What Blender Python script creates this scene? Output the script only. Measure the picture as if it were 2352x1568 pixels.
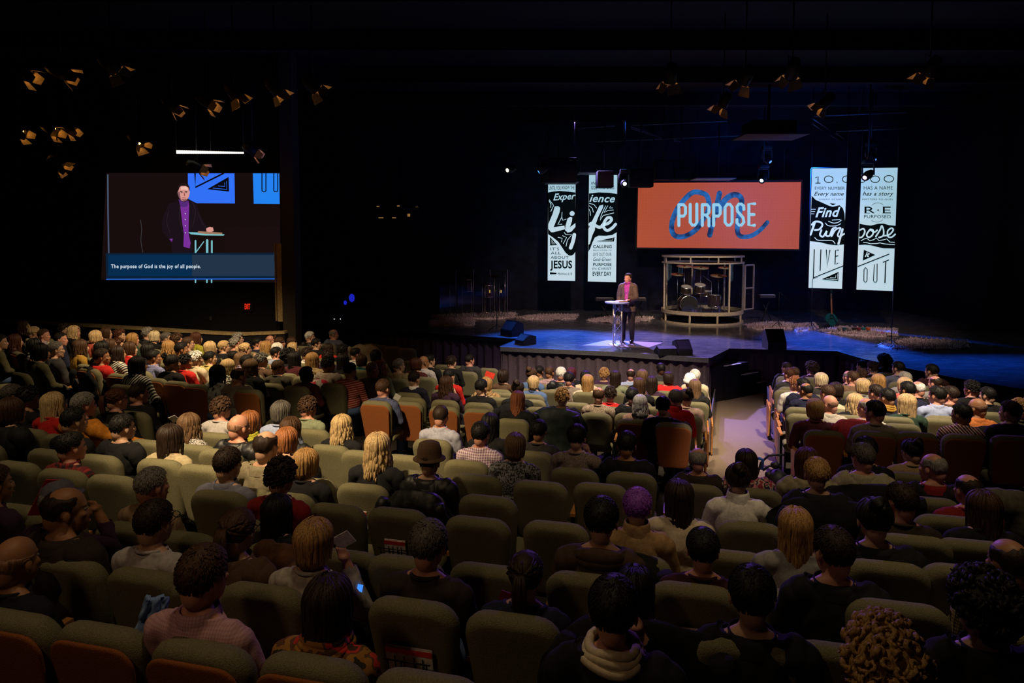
import bpy, bmesh, math, random
from mathutils import Vector, Matrix, noise
for o in list(bpy.data.objects): bpy.data.objects.remove(o)
SC = bpy.context.scene
COL = SC.collection
PI = math.pi
rnd = random.Random(7)

# ---------------------------------------------------------------- camera, world, exposure
FPX = 1568.0; TH = math.radians(3.5); CY = 550 + FPX*math.tan(TH); ZC = 3.75
cam = bpy.data.cameras.new('camera'); camo = bpy.data.objects.new('camera', cam); COL.objects.link(camo)
camo.location = (0, 0, ZC); camo.rotation_euler = (PI/2 - TH, 0, 0)
cam.sensor_width = 36; cam.lens = FPX/2352*36; cam.shift_y = -(784-CY)/2352; cam.clip_end = 200
SC.camera = camo
SC.view_settings.view_transform = 'Standard'; SC.view_settings.look = 'None'
SC.view_settings.gamma = 1; SC.view_settings.use_curve_mapping = False; SC.view_settings.exposure = 0.0
try:
    SC.cycles.use_denoising = True
    SC.cycles.max_bounces = 5; SC.cycles.diffuse_bounces = 2; SC.cycles.glossy_bounces = 3; SC.cycles.transparent_max_bounces = 12
    SC.cycles.sample_clamp_indirect = 4
except Exception: pass
w = bpy.data.worlds.new('world'); SC.world = w; w.use_nodes = True
w.node_tree.nodes['Background'].inputs[0].default_value = (0.01, 0.012, 0.02, 1); w.node_tree.nodes['Background'].inputs[1].default_value = 0.05

def fz(x, y):                      # raked floor: a cone rising away from the lectern
    return 0.102*max(0.0, math.hypot(x-2.9, y-17.5)-5)
def ray(px, py):
    a = (px-1176)/FPX; b = -(py-CY)/FPX
    return Vector((a, math.cos(TH)+b*math.sin(TH), -math.sin(TH)+b*math.cos(TH)))
def at(px, py, Y):                 # a measured point on the vertical plane at depth Y
    d = ray(px, py); return Vector((0, 0, ZC)) + d*(Y/d.y)
def on(px, py, z):                 # a measured point on the level plane at height z
    d = ray(px, py); return Vector((0, 0, ZC)) + d*((z-ZC)/d.z)
def onf(px, py, h=0.0):
    d = ray(px, py); lo, hi = .5, 40
    for _ in range(50):
        m = (lo+hi)/2; p = d*m
        if ZC+p.z > fz(p.x, p.y)+h: lo = m
        else: hi = m
    p = d*lo; return Vector((p.x, p.y, ZC+p.z))

# ---------------------------------------------------------------- lights
def spot(loc, tgt, energy, color, angle, blend=.6, size=.25):
    l = bpy.data.lights.new('spot_light', 'SPOT'); l.energy = energy; l.color = color
    l.spot_size = math.radians(angle); l.spot_blend = blend; l.shadow_soft_size = size
    o = bpy.data.objects.new('spot_light', l); COL.objects.link(o); o.location = loc
    o.rotation_euler = (Vector(tgt)-Vector(loc)).to_track_quat('-Z', 'Y').to_euler(); return o
WARM = (1, .74, .42)
# warm house lamps over the seats, and one added rear fill
spot((-3.4, 3.0, 8.0), (-1.9, 8.0, .8), 4500, WARM, 36, .8, .2)
spot((1.2, 8.3, 8.0), (1.3, 12.6, 1), 4600, (1, .80, .55), 50, .8, .2)
spot((4.8, 7.0, 8.0), (5.2, 10.8, 1), 4800, (1, .80, .55), 42, .8, .2)
spot((-4.4, 10.8, 6.3), (-6.0, 13.0, 1.2), 2100, WARM, 70, .9, .25)
spot((-.9, 3.5, 8.0), (-.6, 3.7, 1), 170, WARM, 80, .9, .25)
spot((-4.6, 4.0, 8.0), (-4.6, 7.0, 1), 420, WARM, 50, .9, .25)
spot((-3.0, -.5, 7.2), (-1.4, 3.4, 1.2), 120, (1, .62, .34), 60, 1, .3)  # fill added from behind to brighten the nearest chair backs
spot((2.3, 5.2, 8.0), (2.80, 8.6, 0), 5200, (1, .74, .62), 13, 1, .05)
spot((2.8, 3.6, 8.0), (2.9, 5.4, 1), 280, WARM, 60, .9, .25)
# stage lamps
spot((0.5, 11.0, 7.4), (3.0, 17.4, 2.3), 3600, (1, .64, .38), 11, .6, .08)
spot((3.6, 21.5, 7.6), (1.2, 18.0, 1.1), 24000, (.02, .16, 1), 34, .8, .15)
spot((2.0, 22.5, 7.6), (4.2, 17.2, 1.1), 16000, (.36, .28, 1), 38, .8, .15)
spot((8.5, 22.0, 7.6), (9.2, 17.2, 1.1), 17000, (.008, .12, 1), 44, .8, .15)
spot((5.4, 13.0, 7.6), (5.9, 22.0, 1.8), 3600, (1, .76, .48), 20, .8, .15)
spot((2.0, 14.0, 7.8), (2.5, 23.5, .6), 1700, (1, .62, .5), 50, .9, .15)
spot((8.0, 13.0, 7.8), (9.5, 21.5, .6), 1500, (1, .62, .55), 46, .9, .15)
spot((3.5, 20.5, 7.0), (4.2, 9.0, .5), 3500, (.3, .10, 1), 50, .8, .15)
spot((1.0, 12.5, 7.8), (1.5, 16.5, .6), 420, (.8, .6, 1), 60, .8, .15)
spot((8.0, 17.5, 2.5), (9.0, 21.0, 7.4), 700, (.02, .15, 1), 70, .8, .3)
spot((-2.5, 14.0, 3.5), (-5.0, 15.5, 6.5), 90, (.02, .1, 1), 60, .8, .3)
spot((13.0, 19.0, 7.4), (10.3, 24.2, 5.2), 200, (1, .12, .6), 24, 1, .1)
spot((1.5, 19.0, 7.4), (4.6, 24.2, 4.2), 80, (1, .25, .5), 20, 1, .1)


# ---------------------------------------------------------------- materials
MC = {}
def lin(c):
    return tuple((v/12.92 if v <= .04045 else ((v+.055)/1.055)**2.4) for v in c)
def newmat(name):
    m = bpy.data.materials.new(name); m.use_nodes = True
    return m, m.node_tree, m.node_tree.nodes['Principled BSDF']
def obco(nt, scale=(1, 1, 1), rot=(0, 0, 0)):
    t = nt.nodes.new('ShaderNodeTexCoord'); mp = nt.nodes.new('ShaderNodeMapping')
    mp.inputs['Scale'].default_value = scale; mp.inputs['Rotation'].default_value = rot
    nt.links.new(t.outputs['Object'], mp.inputs[0]); return mp.outputs[0]
def bump(nt, bs, vec, scale, strength, dist=.01, detail=3):
    n = nt.nodes.new('ShaderNodeTexNoise'); n.inputs['Scale'].default_value = scale; n.inputs['Detail'].default_value = detail
    b = nt.nodes.new('ShaderNodeBump'); b.inputs['Strength'].default_value = strength; b.inputs['Distance'].default_value = dist
    nt.links.new(vec, n.inputs['Vector']); nt.links.new(n.outputs[0], b.inputs['Height']); nt.links.new(b.outputs[0], bs.inputs['Normal'])
    return n
def ramp(nt, fac, stops, const=False):
    r = nt.nodes.new('ShaderNodeValToRGB'); e = r.color_ramp.elements
    if const: r.color_ramp.interpolation = 'CONSTANT'
    while len(e) < len(stops): e.new(.5)
    for k, (p, c) in enumerate(stops): e[k].position = p; e[k].color = (*c, 1)
    nt.links.new(fac, r.inputs[0]); return r.outputs[0]
def plain(name, c, rough=.7, metal=0, nscale=30, var=.25, bstr=.15, spec=.3):
    if name in MC: return MC[name]
    m, nt, bs = newmat(name); v = obco(nt)
    n = bump(nt, bs, v, nscale, bstr)
    col = ramp(nt, n.outputs[0], [(.3, tuple(x*(1-var) for x in c)), (.7, tuple(min(1, x*(1+var)) for x in c))])
    nt.links.new(col, bs.inputs['Base Color']); bs.inputs['Roughness'].default_value = rough
    bs.inputs['Metallic'].default_value = metal; bs.inputs['Specular IOR Level'].default_value = spec
    MC[name] = m; return m
def emit(name, c, s):
    if name in MC: return MC[name]
    m, nt, bs = newmat(name); bs.inputs['Base Color'].default_value = (0, 0, 0, 1)
    bs.inputs['Emission Color'].default_value = (*c, 1); bs.inputs['Emission Strength'].default_value = s
    bs.inputs['Roughness'].default_value = .9; bs.inputs['Specular IOR Level'].default_value = 0
    MC[name] = m; return m
def hairmat(key):
    k = 'hair_'+key
    if k in MC: return MC[k]
    base = dict(stub=(.33, .18, .115), blk=(.006, .005, .005), dbr=(.022, .011, .007), br=(.06, .028, .014), lbr=(.15, .085, .045), aub=(.07, .022, .010), gin=(.3, .11, .04),
                copper=(.26, .09, .04), bln=(.55, .38, .19), gold=(.38, .21, .075), plat=(.62, .5, .32), gry=(.25, .23, .21), sp=(.10, .09, .08),
                wht=(.75, .72, .68), pur=(.22, .06, .42), bur=(.09, .012, .02))[key]
    m, nt, bs = newmat(k); v = obco(nt, (1, 1, .12))
    n = bump(nt, bs, v, 170, .6, .004)
    c = ramp(nt, n.outputs[0], [(.32, tuple(x*.35 for x in base)), (.5, base), (.7, tuple(min(1, x*1.5) for x in base))])
    nt.links.new(c, bs.inputs['Base Color']); bs.inputs['Roughness'].default_value = .58; bs.inputs['Specular IOR Level'].default_value = .3
    MC[k] = m; return m
def skinmat(key):
    c = dict(l=(.52, .30, .20), p=(.58, .27, .19), t=(.36, .17, .085), d=(.07, .03, .016))[key]
    m = plain('skin_'+key, c, .5, nscale=12, var=.1, bstr=.05, spec=.35); return m
def wave(nt, vec, scale, direc='X', prof='SIN', dist=0):
    wv = nt.nodes.new('ShaderNodeTexWave'); wv.bands_direction = direc; wv.wave_profile = prof
    wv.inputs['Scale'].default_value = scale; wv.inputs['Distortion'].default_value = dist
    nt.links.new(vec, wv.inputs['Vector']); return wv.outputs['Fac']
def mixc(nt, fac, a, b, mode='MIX'):
    mx = nt.nodes.new('ShaderNodeMix'); mx.data_type = 'RGBA'; mx.blend_type = mode
    for val, idx in ((fac, 0), (a, 6), (b, 7)):
        if hasattr(val, 'is_output') or hasattr(val, 'node'): nt.links.new(val, mx.inputs[idx])
        elif idx == 0: mx.inputs[0].default_value = val
        else: mx.inputs[idx].default_value = (*val, 1)
    return mx.outputs[2]
def plaid(name, base, c1, c2, sc=9, rot=0):
    if name in MC: return MC[name]
    m, nt, bs = newmat(name); v = obco(nt, rot=(0, rot, 0))
    a = ramp(nt, wave(nt, v, sc, 'X'), [(0, (0, 0, 0)), (.62, (1, 1, 1))], True)
    b = ramp(nt, wave(nt, v, sc, 'Z'), [(0, (0, 0, 0)), (.62, (1, 1, 1))], True)
    c = mixc(nt, a, base, c1); c = mixc(nt, .5, c, mixc(nt, b, base, c1)); 
    t = ramp(nt, wave(nt, v, sc*2.02, 'X'), [(0, (0, 0, 0)), (.93, (1, 1, 1))], True)
    c = mixc(nt, t, c, c2); nt.links.new(c, bs.inputs['Base Color']); bs.inputs['Roughness'].default_value = .85
    MC[name] = m; return m
def striped(name, a, b, sc, rot=(0, 0, 0), cut=.6, d='Z'):
    if name in MC: return MC[name]
    m, nt, bs = newmat(name); v = obco(nt, rot=rot)
    nt.links.new(ramp(nt, wave(nt, v, sc, d), [(0, a), (cut, b)], True), bs.inputs['Base Color']); bs.inputs['Roughness'].default_value = .85
    MC[name] = m; return m
def blotch(name, stops, sc=22, rough=.85):
    if name in MC: return MC[name]
    m, nt, bs = newmat(name); v = obco(nt)
    n = bump(nt, bs, v, sc, .2); n.inputs['Detail'].default_value = 2
    nt.links.new(ramp(nt, n.outputs[0], stops, True), bs.inputs['Base Color']); bs.inputs['Roughness'].default_value = rough
    MC[name] = m; return m
PL = dict(olive=(.10, .09, .045), maroon=(.035, .008, .010), black=(.008, .008, .010), cream=(.62, .52, .36), navy=(.012, .014, .04), charcoal=(.035, .033, .035),
  mustard=(.36, .20, .03), salmon=(.42, .08, .05), dkgreen=(.02, .045, .03), white=(.75, .72, .68), wine=(.07, .012, .018), brown=(.09, .05, .03), red=(.5, .015, .012),
  grey=(.25, .24, .24), lime=(.35, .33, .03), lilac=(.36, .28, .42), taupe=(.24, .19, .16), yellow=(.62, .52, .18), slate=(.12, .13, .2), tan=(.38, .27, .14),
  plum=(.045, .018, .045), dkolive=(.055, .05, .032), oat=(.46, .38, .31), teal=(.02, .11, .11), beige=(.4, .33, .2), sage=(.22, .25, .16), khaki=(.2, .16, .08), denim=(.09, .15, .32),
  brightred=(.75, .02, .02), palepink=(.62, .42, .34), brightwhite=(.85, .88, .9), coral=(.8, .12, .10), ltblue=(.34, .40, .62), orange=(.66, .2, .05), ltgrey=(.46, .43, .44),
  bluegrey=(.13, .13, .18), bluegrey2=(.36, .37, .48), redtop=(.22, .012, .012), dkbrown=(.03, .02, .017), camel=(.34, .21, .10), nearblack=(.01, .01, .018),
  greysweat=(.42, .38, .33), denimlt=(.2, .33, .6), beige2=(.36, .32, .22), olivecoat=(.2, .17, .11), dkred=(.18, .01, .015))
def top_mat(k):
    n = 'cloth_'+k
    if n in MC: return MC[n]
    if k in PL: return plain(n, PL[k], .9, nscale=60, var=.15)
    W = (.72, .68, .62); K = (.01, .01, .012)
    f = dict(
      lilacplaid=lambda: plaid(n, (.35, .27, .33), (.2, .13, .22), W, 11), blueplaid=lambda: plaid(n, (.12, .14, .35), (.3, .3, .5), (.02, .02, .08), 11),
      greystripe=lambda: striped(n, (.35, .35, .38), (.08, .08, .1), 6), chevron=lambda: striped(n, W, K, 9, (0, .7, 0), .45), stripe=lambda: striped(n, W, K, 9, (0, .9, 0), .4),
      redstripe=lambda: striped(n, (.4, .02, .02), (.7, .5, .4), 9, (0, .2, 0), .75), animal=lambda: blotch(n, [(0, K), (.5, W)], 45), floral=lambda: blotch(n, [(0, (.5, .5, .48)), (.5, (.3, .28, .26)), (.6, K)], 18),
      leather=lambda: plain(n, (.010, .010, .012), .5, nscale=25, bstr=.5, spec=.45), darkplaid=lambda: plaid(n, (.03, .02, .035), (.07, .06, .09), (.3, .27, .3), 9),
      whitecheck=lambda: plaid(n, (.62, .58, .6), (.5, .46, .48), (.3, .25, .25), 13), navywhite=lambda: plain(n, (.012, .012, .03), .9), navycheck=lambda: plaid(n, (.03, .04, .10), (.07, .09, .2), (.15, .17, .3), 14),
      tanfur=lambda: blotch(n, [(0, (.12, .06, .02)), (.42, (.3, .18, .07)), (.6, (.5, .42, .25))], 40), pinkplaid=lambda: plaid(n, (.6, .42, .42), (.35, .2, .28), (.1, .05, .08), 8),
      heather=lambda: blotch(n, [(0, (.13, .09, .06)), (.45, (.3, .22, .16)), (.55, (.55, .45, .33))], 130), tweed=lambda: blotch(n, [(0, (.14, .08, .05)), (.5, (.22, .13, .08))], 120),
      whitestripe=lambda: striped(n, (.75, .73, .62), (.5, .47, .38), 22, d='X'), maroonplaid=lambda: plaid(n, (.12, .02, .03), (.03, .01, .015), (.7, .62, .55), 5.5, .7),
      buffalo=lambda: plaid(n, (.25, .008, .012), (.008, .005, .006), (.01, .005, .006), 6), knit=lambda: blotch(n, [(0, K), (.47, (.45, .43, .42))], 90),
      purpleplaid=lambda: plaid(n, (.62, .58, .62), (.16, .05, .14), (.3, .1, .2), 13), greypattern=lambda: blotch(n, [(0, (.02, .02, .02)), (.5, (.2, .2, .22))], 60),
      taupeknit=lambda: blotch(n, [(0, (.14, .10, .09)), (.5, (.25, .2, .17))], 110), colorful=lambda: blotch(n, [(0, (.3, .02, .05)), (.42, (.55, .42, .36)), (.5, (.03, .02, .04)), (.58, (.6, .2, .25))], 16),
      check=lambda: plaid(n, (.5, .42, .26), (.03, .02, .015), (.02, .015, .01), 16), gingham=lambda: plaid(n, (.58, .34, .36), (.4, .2, .24), (.5, .3, .34), 26),
      raglan=lambda: plain(n, (.42, .38, .34), .9), floralscarf=lambda: blotch(n, [(0, (.03, .02, .01)), (.40, (.35, .16, .03)), (.5, (.12, .05, .02)), (.56, (.55, .03, .02)), (.64, (.05, .02, .01))], 11),
      purpleknit=lambda: blotch(n, [(0, (.07, .045, .16)), (.5, (.17, .12, .32))], 70), tanrib=lambda: striped(n, (.42, .29, .16), (.3, .2, .11), 26, d='X'),
      redwhite=lambda: plain(n, (.55, .03, .02), .8), beigejacket=lambda: plain(n, (.3, .26, .16), .85, nscale=20, bstr=.5), redblack=lambda: plain(n, (.02, .008, .008), .8),
      orangevest=lambda: plain(n, (.62, .22, .02), .8), piping=lambda: plain(n, (.008, .008, .01), .8), pinkcowl=lambda: plain(n, (.6, .36, .26), .9), yellowscarf=lambda: plain(n, (.01, .01, .02), .9),
      yellowcollar=lambda: plain(n, (.02, .02, .04), .8), brightred2=lambda: plain(n, (.5, .008, .01), .95, nscale=90), redcollar=lambda: plain(n, (.01, .008, .012), .8), fleece=lambda: plain(n, (.01, .01, .014), .95),
      brownhood=lambda: plain(n, (.06, .035, .025), .9))
    return f[k]()
MAT = lambda *a, **k: plain(*a, **k)

# ---------------------------------------------------------------- mesh accumulator
class MB:
    def __init__(s): s.v = []; s.f = []; s.m = []; s.mi = 0
    def add(s, vs, fs):
        b = len(s.v); s.v += [tuple(v) for v in vs]; s.f += [tuple(i+b for i in f) for f in fs]; s.m += [s.mi]*len(fs); return s
    def box(s, c, d, M=None):
        vs = [Vector((x*d[0]/2, y*d[1]/2, z*d[2]/2)) for x in (-1, 1) for y in (-1, 1) for z in (-1, 1)]
        if M: vs = [M @ v for v in vs]
        c = Vector(c); return s.add([v+c for v in vs], [(0, 1, 3, 2), (4, 6, 7, 5), (0, 4, 5, 1), (2, 3, 7, 6), (0, 2, 6, 4), (1, 5, 7, 3)])
    def tube(s, pts, r, n=8, caps=True, flat=None):
        pts = [Vector(p) for p in pts]; k = len(pts); rs = r if isinstance(r, (list, tuple)) else [r]*k
        vs = []; fs = []; up = None
        for i, p in enumerate(pts):
            t = (pts[min(i+1, k-1)]-pts[max(i-1, 0)])
            t = t.normalized() if t.length > 1e-9 else Vector((0, 0, 1))
            if up is None:
                up = Vector((0, 0, 1)) if abs(t.z) < .9 else Vector((1, 0, 0))
                if flat is not None: up = Vector(flat)
            a = t.cross(up)
            a = a.normalized() if a.length > 1e-6 else t.orthogonal().normalized()
            b = a.cross(t).normalized(); up = b
            for j in range(n):
                q = 2*PI*j/n; vs.append(p + a*math.cos(q)*rs[i] + b*math.sin(q)*rs[i]*(1 if flat is None else .4))
        for i in range(k-1):
            for j in range(n):
                fs.append((i*n+j, i*n+(j+1) % n, (i+1)*n+(j+1) % n, (i+1)*n+j))
        if caps: fs += [tuple(range(n))[::-1], tuple(range((k-1)*n, k*n))]
        return s.add(vs, fs)
    def ell(s, c, r, n=14, m=9, M=None):
        vs = []; fs = []
        for i in range(1, m):
            t = PI*i/m
            for j in range(n):
                q = 2*PI*j/n; vs.append(Vector((math.cos(q)*math.sin(t)*r[0], math.sin(q)*math.sin(t)*r[1], math.cos(t)*r[2])))
        vs += [Vector((0, 0, r[2])), Vector((0, 0, -r[2]))]
        if M: vs = [M @ v for v in vs]
        c = Vector(c); vs = [v+c for v in vs]; T = (m-1)*n
        for i in range(m-2):
            for j in range(n): fs.append((i*n+j, (i+1)*n+j, (i+1)*n+(j+1) % n, i*n+(j+1) % n))
        for j in range(n): fs.append((T, j, (j+1) % n)); fs.append((T+1, (m-2)*n+(j+1) % n, (m-2)*n+j))
        return s.add(vs, fs)
    def lathe(s, prof, c=(0, 0, 0), n=24, a0=0, a1=2*PI, M=None):
        full = abs(a1-a0-2*PI) < 1e-6; k = n if full else n+1; vs = []; fs = []
        for (r, z) in prof:
            for j in range(k):
                a = a0+(a1-a0)*j/n; v = Vector((r*math.cos(a), r*math.sin(a), z)); v = M @ v if M else v; vs.append(v+Vector(c))
        for i in range(len(prof)-1):
            for j in range(n):
                j2 = (j+1) % k; fs.append((i*k+j, i*k+j2, (i+1)*k+j2, (i+1)*k+j))
        return s.add(vs, fs)
    def prism(s, poly, fn, d0, d1):       # poly 2D -> fn(u, v, d)
        n = len(poly); vs = [fn(u, v, d0) for u, v in poly]+[fn(u, v, d1) for u, v in poly]
        fs = [tuple(range(n)), tuple(range(2*n-1, n-1, -1))]+[(i, i+n, (i+1) % n+n, (i+1) % n) for i in range(n)]
        return s.add(vs, fs)
    def mesh(s, name, mats, smooth=True):
        me = bpy.data.meshes.new(name); me.from_pydata(s.v, [], s.f)
        for m in mats: me.materials.append(m)
        if len(mats) > 1: me.polygons.foreach_set('material_index', s.m)
        bm = bmesh.new(); bm.from_mesh(me); bmesh.ops.recalc_face_normals(bm, faces=bm.faces); bm.to_mesh(me); bm.free()
        if smooth: me.polygons.foreach_set('use_smooth', [True]*len(me.polygons))
        me.update(); return me
    def obj(s, name, mats, parent=None, smooth=True, bevel=0, loc=None, rotz=0):
        if not isinstance(mats, (list, tuple)): mats = [mats]
        return link(name, s.mesh(name, mats, smooth), parent, bevel, loc, rotz)
def link(name, me, parent=None, bevel=0, loc=None, rotz=0, mat=None):
    o = bpy.data.objects.new(name, me); COL.objects.link(o)
    if parent: o.parent = parent
    if loc is not None: o.location = loc
    if rotz: o.rotation_euler.z = rotz
    if bevel:
        b = o.modifiers.new('bevel', 'BEVEL'); b.width = bevel; b.segments = 2; b.limit_method = 'ANGLE'
    if mat:
        o.material_slots[0].link = 'OBJECT'; o.material_slots[0].material = mat
    return o
def thing(name, label, cat, loc=(0, 0, 0), rotz=0, group=None):
    o = bpy.data.objects.new(name, None); COL.objects.link(o); o.location = loc; o.rotation_euler.z = rotz
    o.empty_display_size = .1; return tag(o, label, cat, group)
def tag(o, label, cat, group=None):
    o['label'] = label; o['category'] = cat
    if group: o['group'] = group
    return o
def struct(o): o['kind'] = 'structure'; return o
# ================================================================ STRUCTURE
BLK = plain('matt_black', (.006, .006, .007), .85, nscale=8)
BLK2 = plain('black_paint', (.010, .010, .011), .55, nscale=15)
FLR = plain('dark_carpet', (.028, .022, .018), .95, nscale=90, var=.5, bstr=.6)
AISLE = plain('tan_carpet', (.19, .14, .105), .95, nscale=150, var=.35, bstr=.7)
TAN = plain('tan_trim', (.42, .30, .14), .7, nscale=20)
OLIVE = plain('olive_fabric', (.175, .160, .09), .95, nscale=220, var=.35, bstr=.5)
RUST = plain('rust_fabric', (.25, .078, .02), .9, nscale=200, var=.25, bstr=.4)
WOOD = plain('orange_wood', (.48, .20, .06), .4, nscale=12, var=.3)
STEEL = plain('black_steel', (.02, .02, .022), .4, metal=.6)
CHROME = plain('chrome', (.75, .74, .72), .18, metal=1, var=.02, bstr=0)
# raked floor sheet
m = MB(); NX, NY = 76, 58
for j in range(NY+1):
    for i in range(NX+1):
        x = -16+i*.4; y = -1+j*.4; m.v.append((x, y, fz(x, y)))
for j in range(NY):
    for i in range(NX):
        a = j*(NX+1)+i; m.f.append((a, a+1, a+NX+2, a+NX+1)); m.m.append(0)
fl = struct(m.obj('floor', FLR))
def strip(pxa, pxb, n=24, lift=.006):
    m = MB()
    def lerp(L, t):
        k = t*(len(L)-1); i = min(int(k), len(L)-2); q = k-i; return L[i].lerp(L[i+1], q)
    A = [onf(*p) for p in pxa]; B = [onf(*p) for p in pxb]
    for j in range(n+1):
        a = lerp(A, j/n); b = lerp(B, j/n)
        for i in range(7):
            p = a.lerp(b, i/6); m.v.append((p.x, p.y, fz(p.x, p.y)+lift))
    for j in range(n):
        for i in range(6): q = j*7+i; m.f.append((q, q+1, q+8, q+7)); m.m.append(0)
    return m
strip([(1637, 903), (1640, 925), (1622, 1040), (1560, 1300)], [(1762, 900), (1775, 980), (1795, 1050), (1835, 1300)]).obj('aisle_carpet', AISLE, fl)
for nm, L in (('left', [(1640, 905), (1643, 925), (1626, 1040), (1612, 1090)]), ('right', [(1758, 900), (1771, 980), (1790, 1050), (1800, 1085)])):
    m = MB(); Q = [onf(*q) for q in L]
    for a, b in zip(Q[:-1], Q[1:]):
        s = -.03 if nm == 'left' else .03
        m.add([(a.x, a.y, a.z), (b.x, b.y, b.z), (b.x, b.y, b.z+.32), (a.x, a.y, a.z+.32), (a.x+s, a.y, a.z), (b.x+s, b.y, b.z), (b.x+s, b.y, b.z+.32), (a.x+s, a.y, a.z+.32)], [(0, 1, 2, 3), (4, 7, 6, 5), (0, 3, 7, 4), (1, 5, 6, 2), (3, 2, 6, 7), (0, 4, 5, 1)])
    m.obj('aisle_board', plain('satin_grey', (.10, .10, .11), .3), fl, smooth=False)
# walls, ceiling
def wallbox(name, a, b, z0, z1, t, mat):
    a = Vector(a); b = Vector(b); d = (b-a); L = d.length; ang = math.atan2(d.y, d.x)
    return struct(MB().box(((a.x+b.x)/2, (a.y+b.y)/2, (z0+z1)/2), (L, t, z1-z0), Matrix.Rotation(ang, 3, 'Z')).obj(name, mat, smooth=False))
YW = 17.0
wallbox('wall_left', (-16, YW+.15, 0), (at(652, 600, YW).x, YW+.15, 0), 0, 8.2, .3, BLK)
NAVY = plain('dark_navy_drape', (.006, .008, .02), .9, nscale=3, var=.6)
wallbox('wall_back', (-12, 26, 0), (18, 26, 0), 0, 8.2, .3, NAVY)
wallbox('wall_right', (14.6, -1, 0), (14.6, 26, 0), 0, 8.2, .3, BLK)
wallbox('wall_side', (-16, -1, 0), (-16, 17.0, 0), 0, 8.2, .3, BLK)
wallbox('wall_wing', (-12, 17.3, 0), (-12, 26, 0), 0, 8.2, .3, BLK)
wallbox('wall_rear', (-16, -1, 0), (14.6, -1, 0), 0, 8.2, .3, BLK)
ceil = struct(MB().box((-.7, 12.5, 8.25), (31, 27.4, .1)).obj('ceiling', BLK, smooth=False))
for y in (9, 12, 15, 18, 21, 24): MB().box((-.7, y, 8.0), (30, .18, .4)).obj('ceiling_beam', BLK, ceil, smooth=False)
# column at the end of the left wall
c = MB(); p = at(668, 600, 16.7); c.box((p.x, 16.75, 4.1), (.3, .5, 8.2)); struct(c.obj('trim_1', plain('column_grey', (.035, .026, .02), .8), smooth=False))
c = MB(); p = at(648, 700, 16.7); c.box((p.x-.02, 16.75, 2.7), (.12, .3, 1.9)); struct(c.obj('trim_2', TAN, smooth=False))
c = MB(); p = at(634, 700, 16.7); c.box((p.x-.02, 16.8, 2.7), (.03, .1, 1.9)); struct(c.obj('trim_3', TAN, smooth=False))
# ledge half wall below the screen
pts = [(-200, 722), (0, 735), (100, 740), (200, 745), (300, 751), (400, 757), (520, 764), (560, 765), (654, 761)]
m = MB(); cap = MB()
P3 = [at(px, py, 16.2) for px, py in pts]
for a, b in zip(P3[:-1], P3[1:]):
    vs = [(a.x, 16.2, 0), (b.x, 16.2, 0), (b.x, 16.2, b.z-.05), (a.x, 16.2, a.z-.05), (a.x, 16.38, 0), (b.x, 16.38, 0), (b.x, 16.38, b.z-.05), (a.x, 16.38, a.z-.05)]
    F6 = [(0, 1, 2, 3), (5, 4, 7, 6), (3, 2, 6, 7), (0, 3, 7, 4), (1, 5, 6, 2)]
    m.add(vs, F6)
    cap.add([(q[0], q[1]+(-.03 if q[1] < 16.3 else .03), (a.z if k in (0, 3, 4, 7) else b.z)-(.055 if k in (0, 1, 4, 5) else 0)) for k, q in enumerate(vs)], [(0, 1, 2, 3), (5, 4, 7, 6), (3, 2, 6, 7), (0, 3, 7, 4), (1, 5, 6, 2), (0, 4, 5, 1)])
led = struct(m.obj('wall_ledge', plain('ledge_navy', (.008, .008, .014), .8), smooth=False)); cap.obj('ledge_cap', TAN, led, smooth=False)

# ---------------------------------------------------------------- stage
ZS = 1.09
STG = newmat('stage_gloss')
mt, nt, bs = STG; v = obco(nt, (1, 1, 1)); n = bump(nt, bs, v, 3, .03, .02, 6)
n2 = nt.nodes.new('ShaderNodeTexNoise'); n2.inputs['Scale'].default_value = 7; n2.inputs['Detail'].default_value = 8; nt.links.new(obco(nt, (.4, 3, 1)), n2.inputs['Vector'])
nt.links.new(ramp(nt, n2.outputs[0], [(.3, (.05, .055, .065)), (.7, (.10, .105, .12))]), bs.inputs['Base Color'])
nt.links.new(ramp(nt, n2.outputs[0], [(.35, (.12, .12, .12)), (.7, (.3, .3, .3))]), bs.inputs['Roughness'])
SF = [(560, 736), (830, 752), (1000, 766), (1195, 778), (1150, 796), (1400, 807), (1628, 822), (1673, 800), (1753, 802), (1925, 806), (1985, 824), (2070, 842), (2200, 868), (2420, 905)]
S3 = [on(px, py, ZS) for px, py in SF]
poly = [(p.x, p.y) for p in S3]+[(14.4, S3[-1].y), (14.4, 25.8), (-11.8, 25.8), (-11.8, S3[0].y)]
m = MB(); m.prism(poly, lambda u, v, d: (u, v, d), ZS-.09, ZS)
stage = struct(m.obj('floor_stage', mt, smooth=False))
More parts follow.
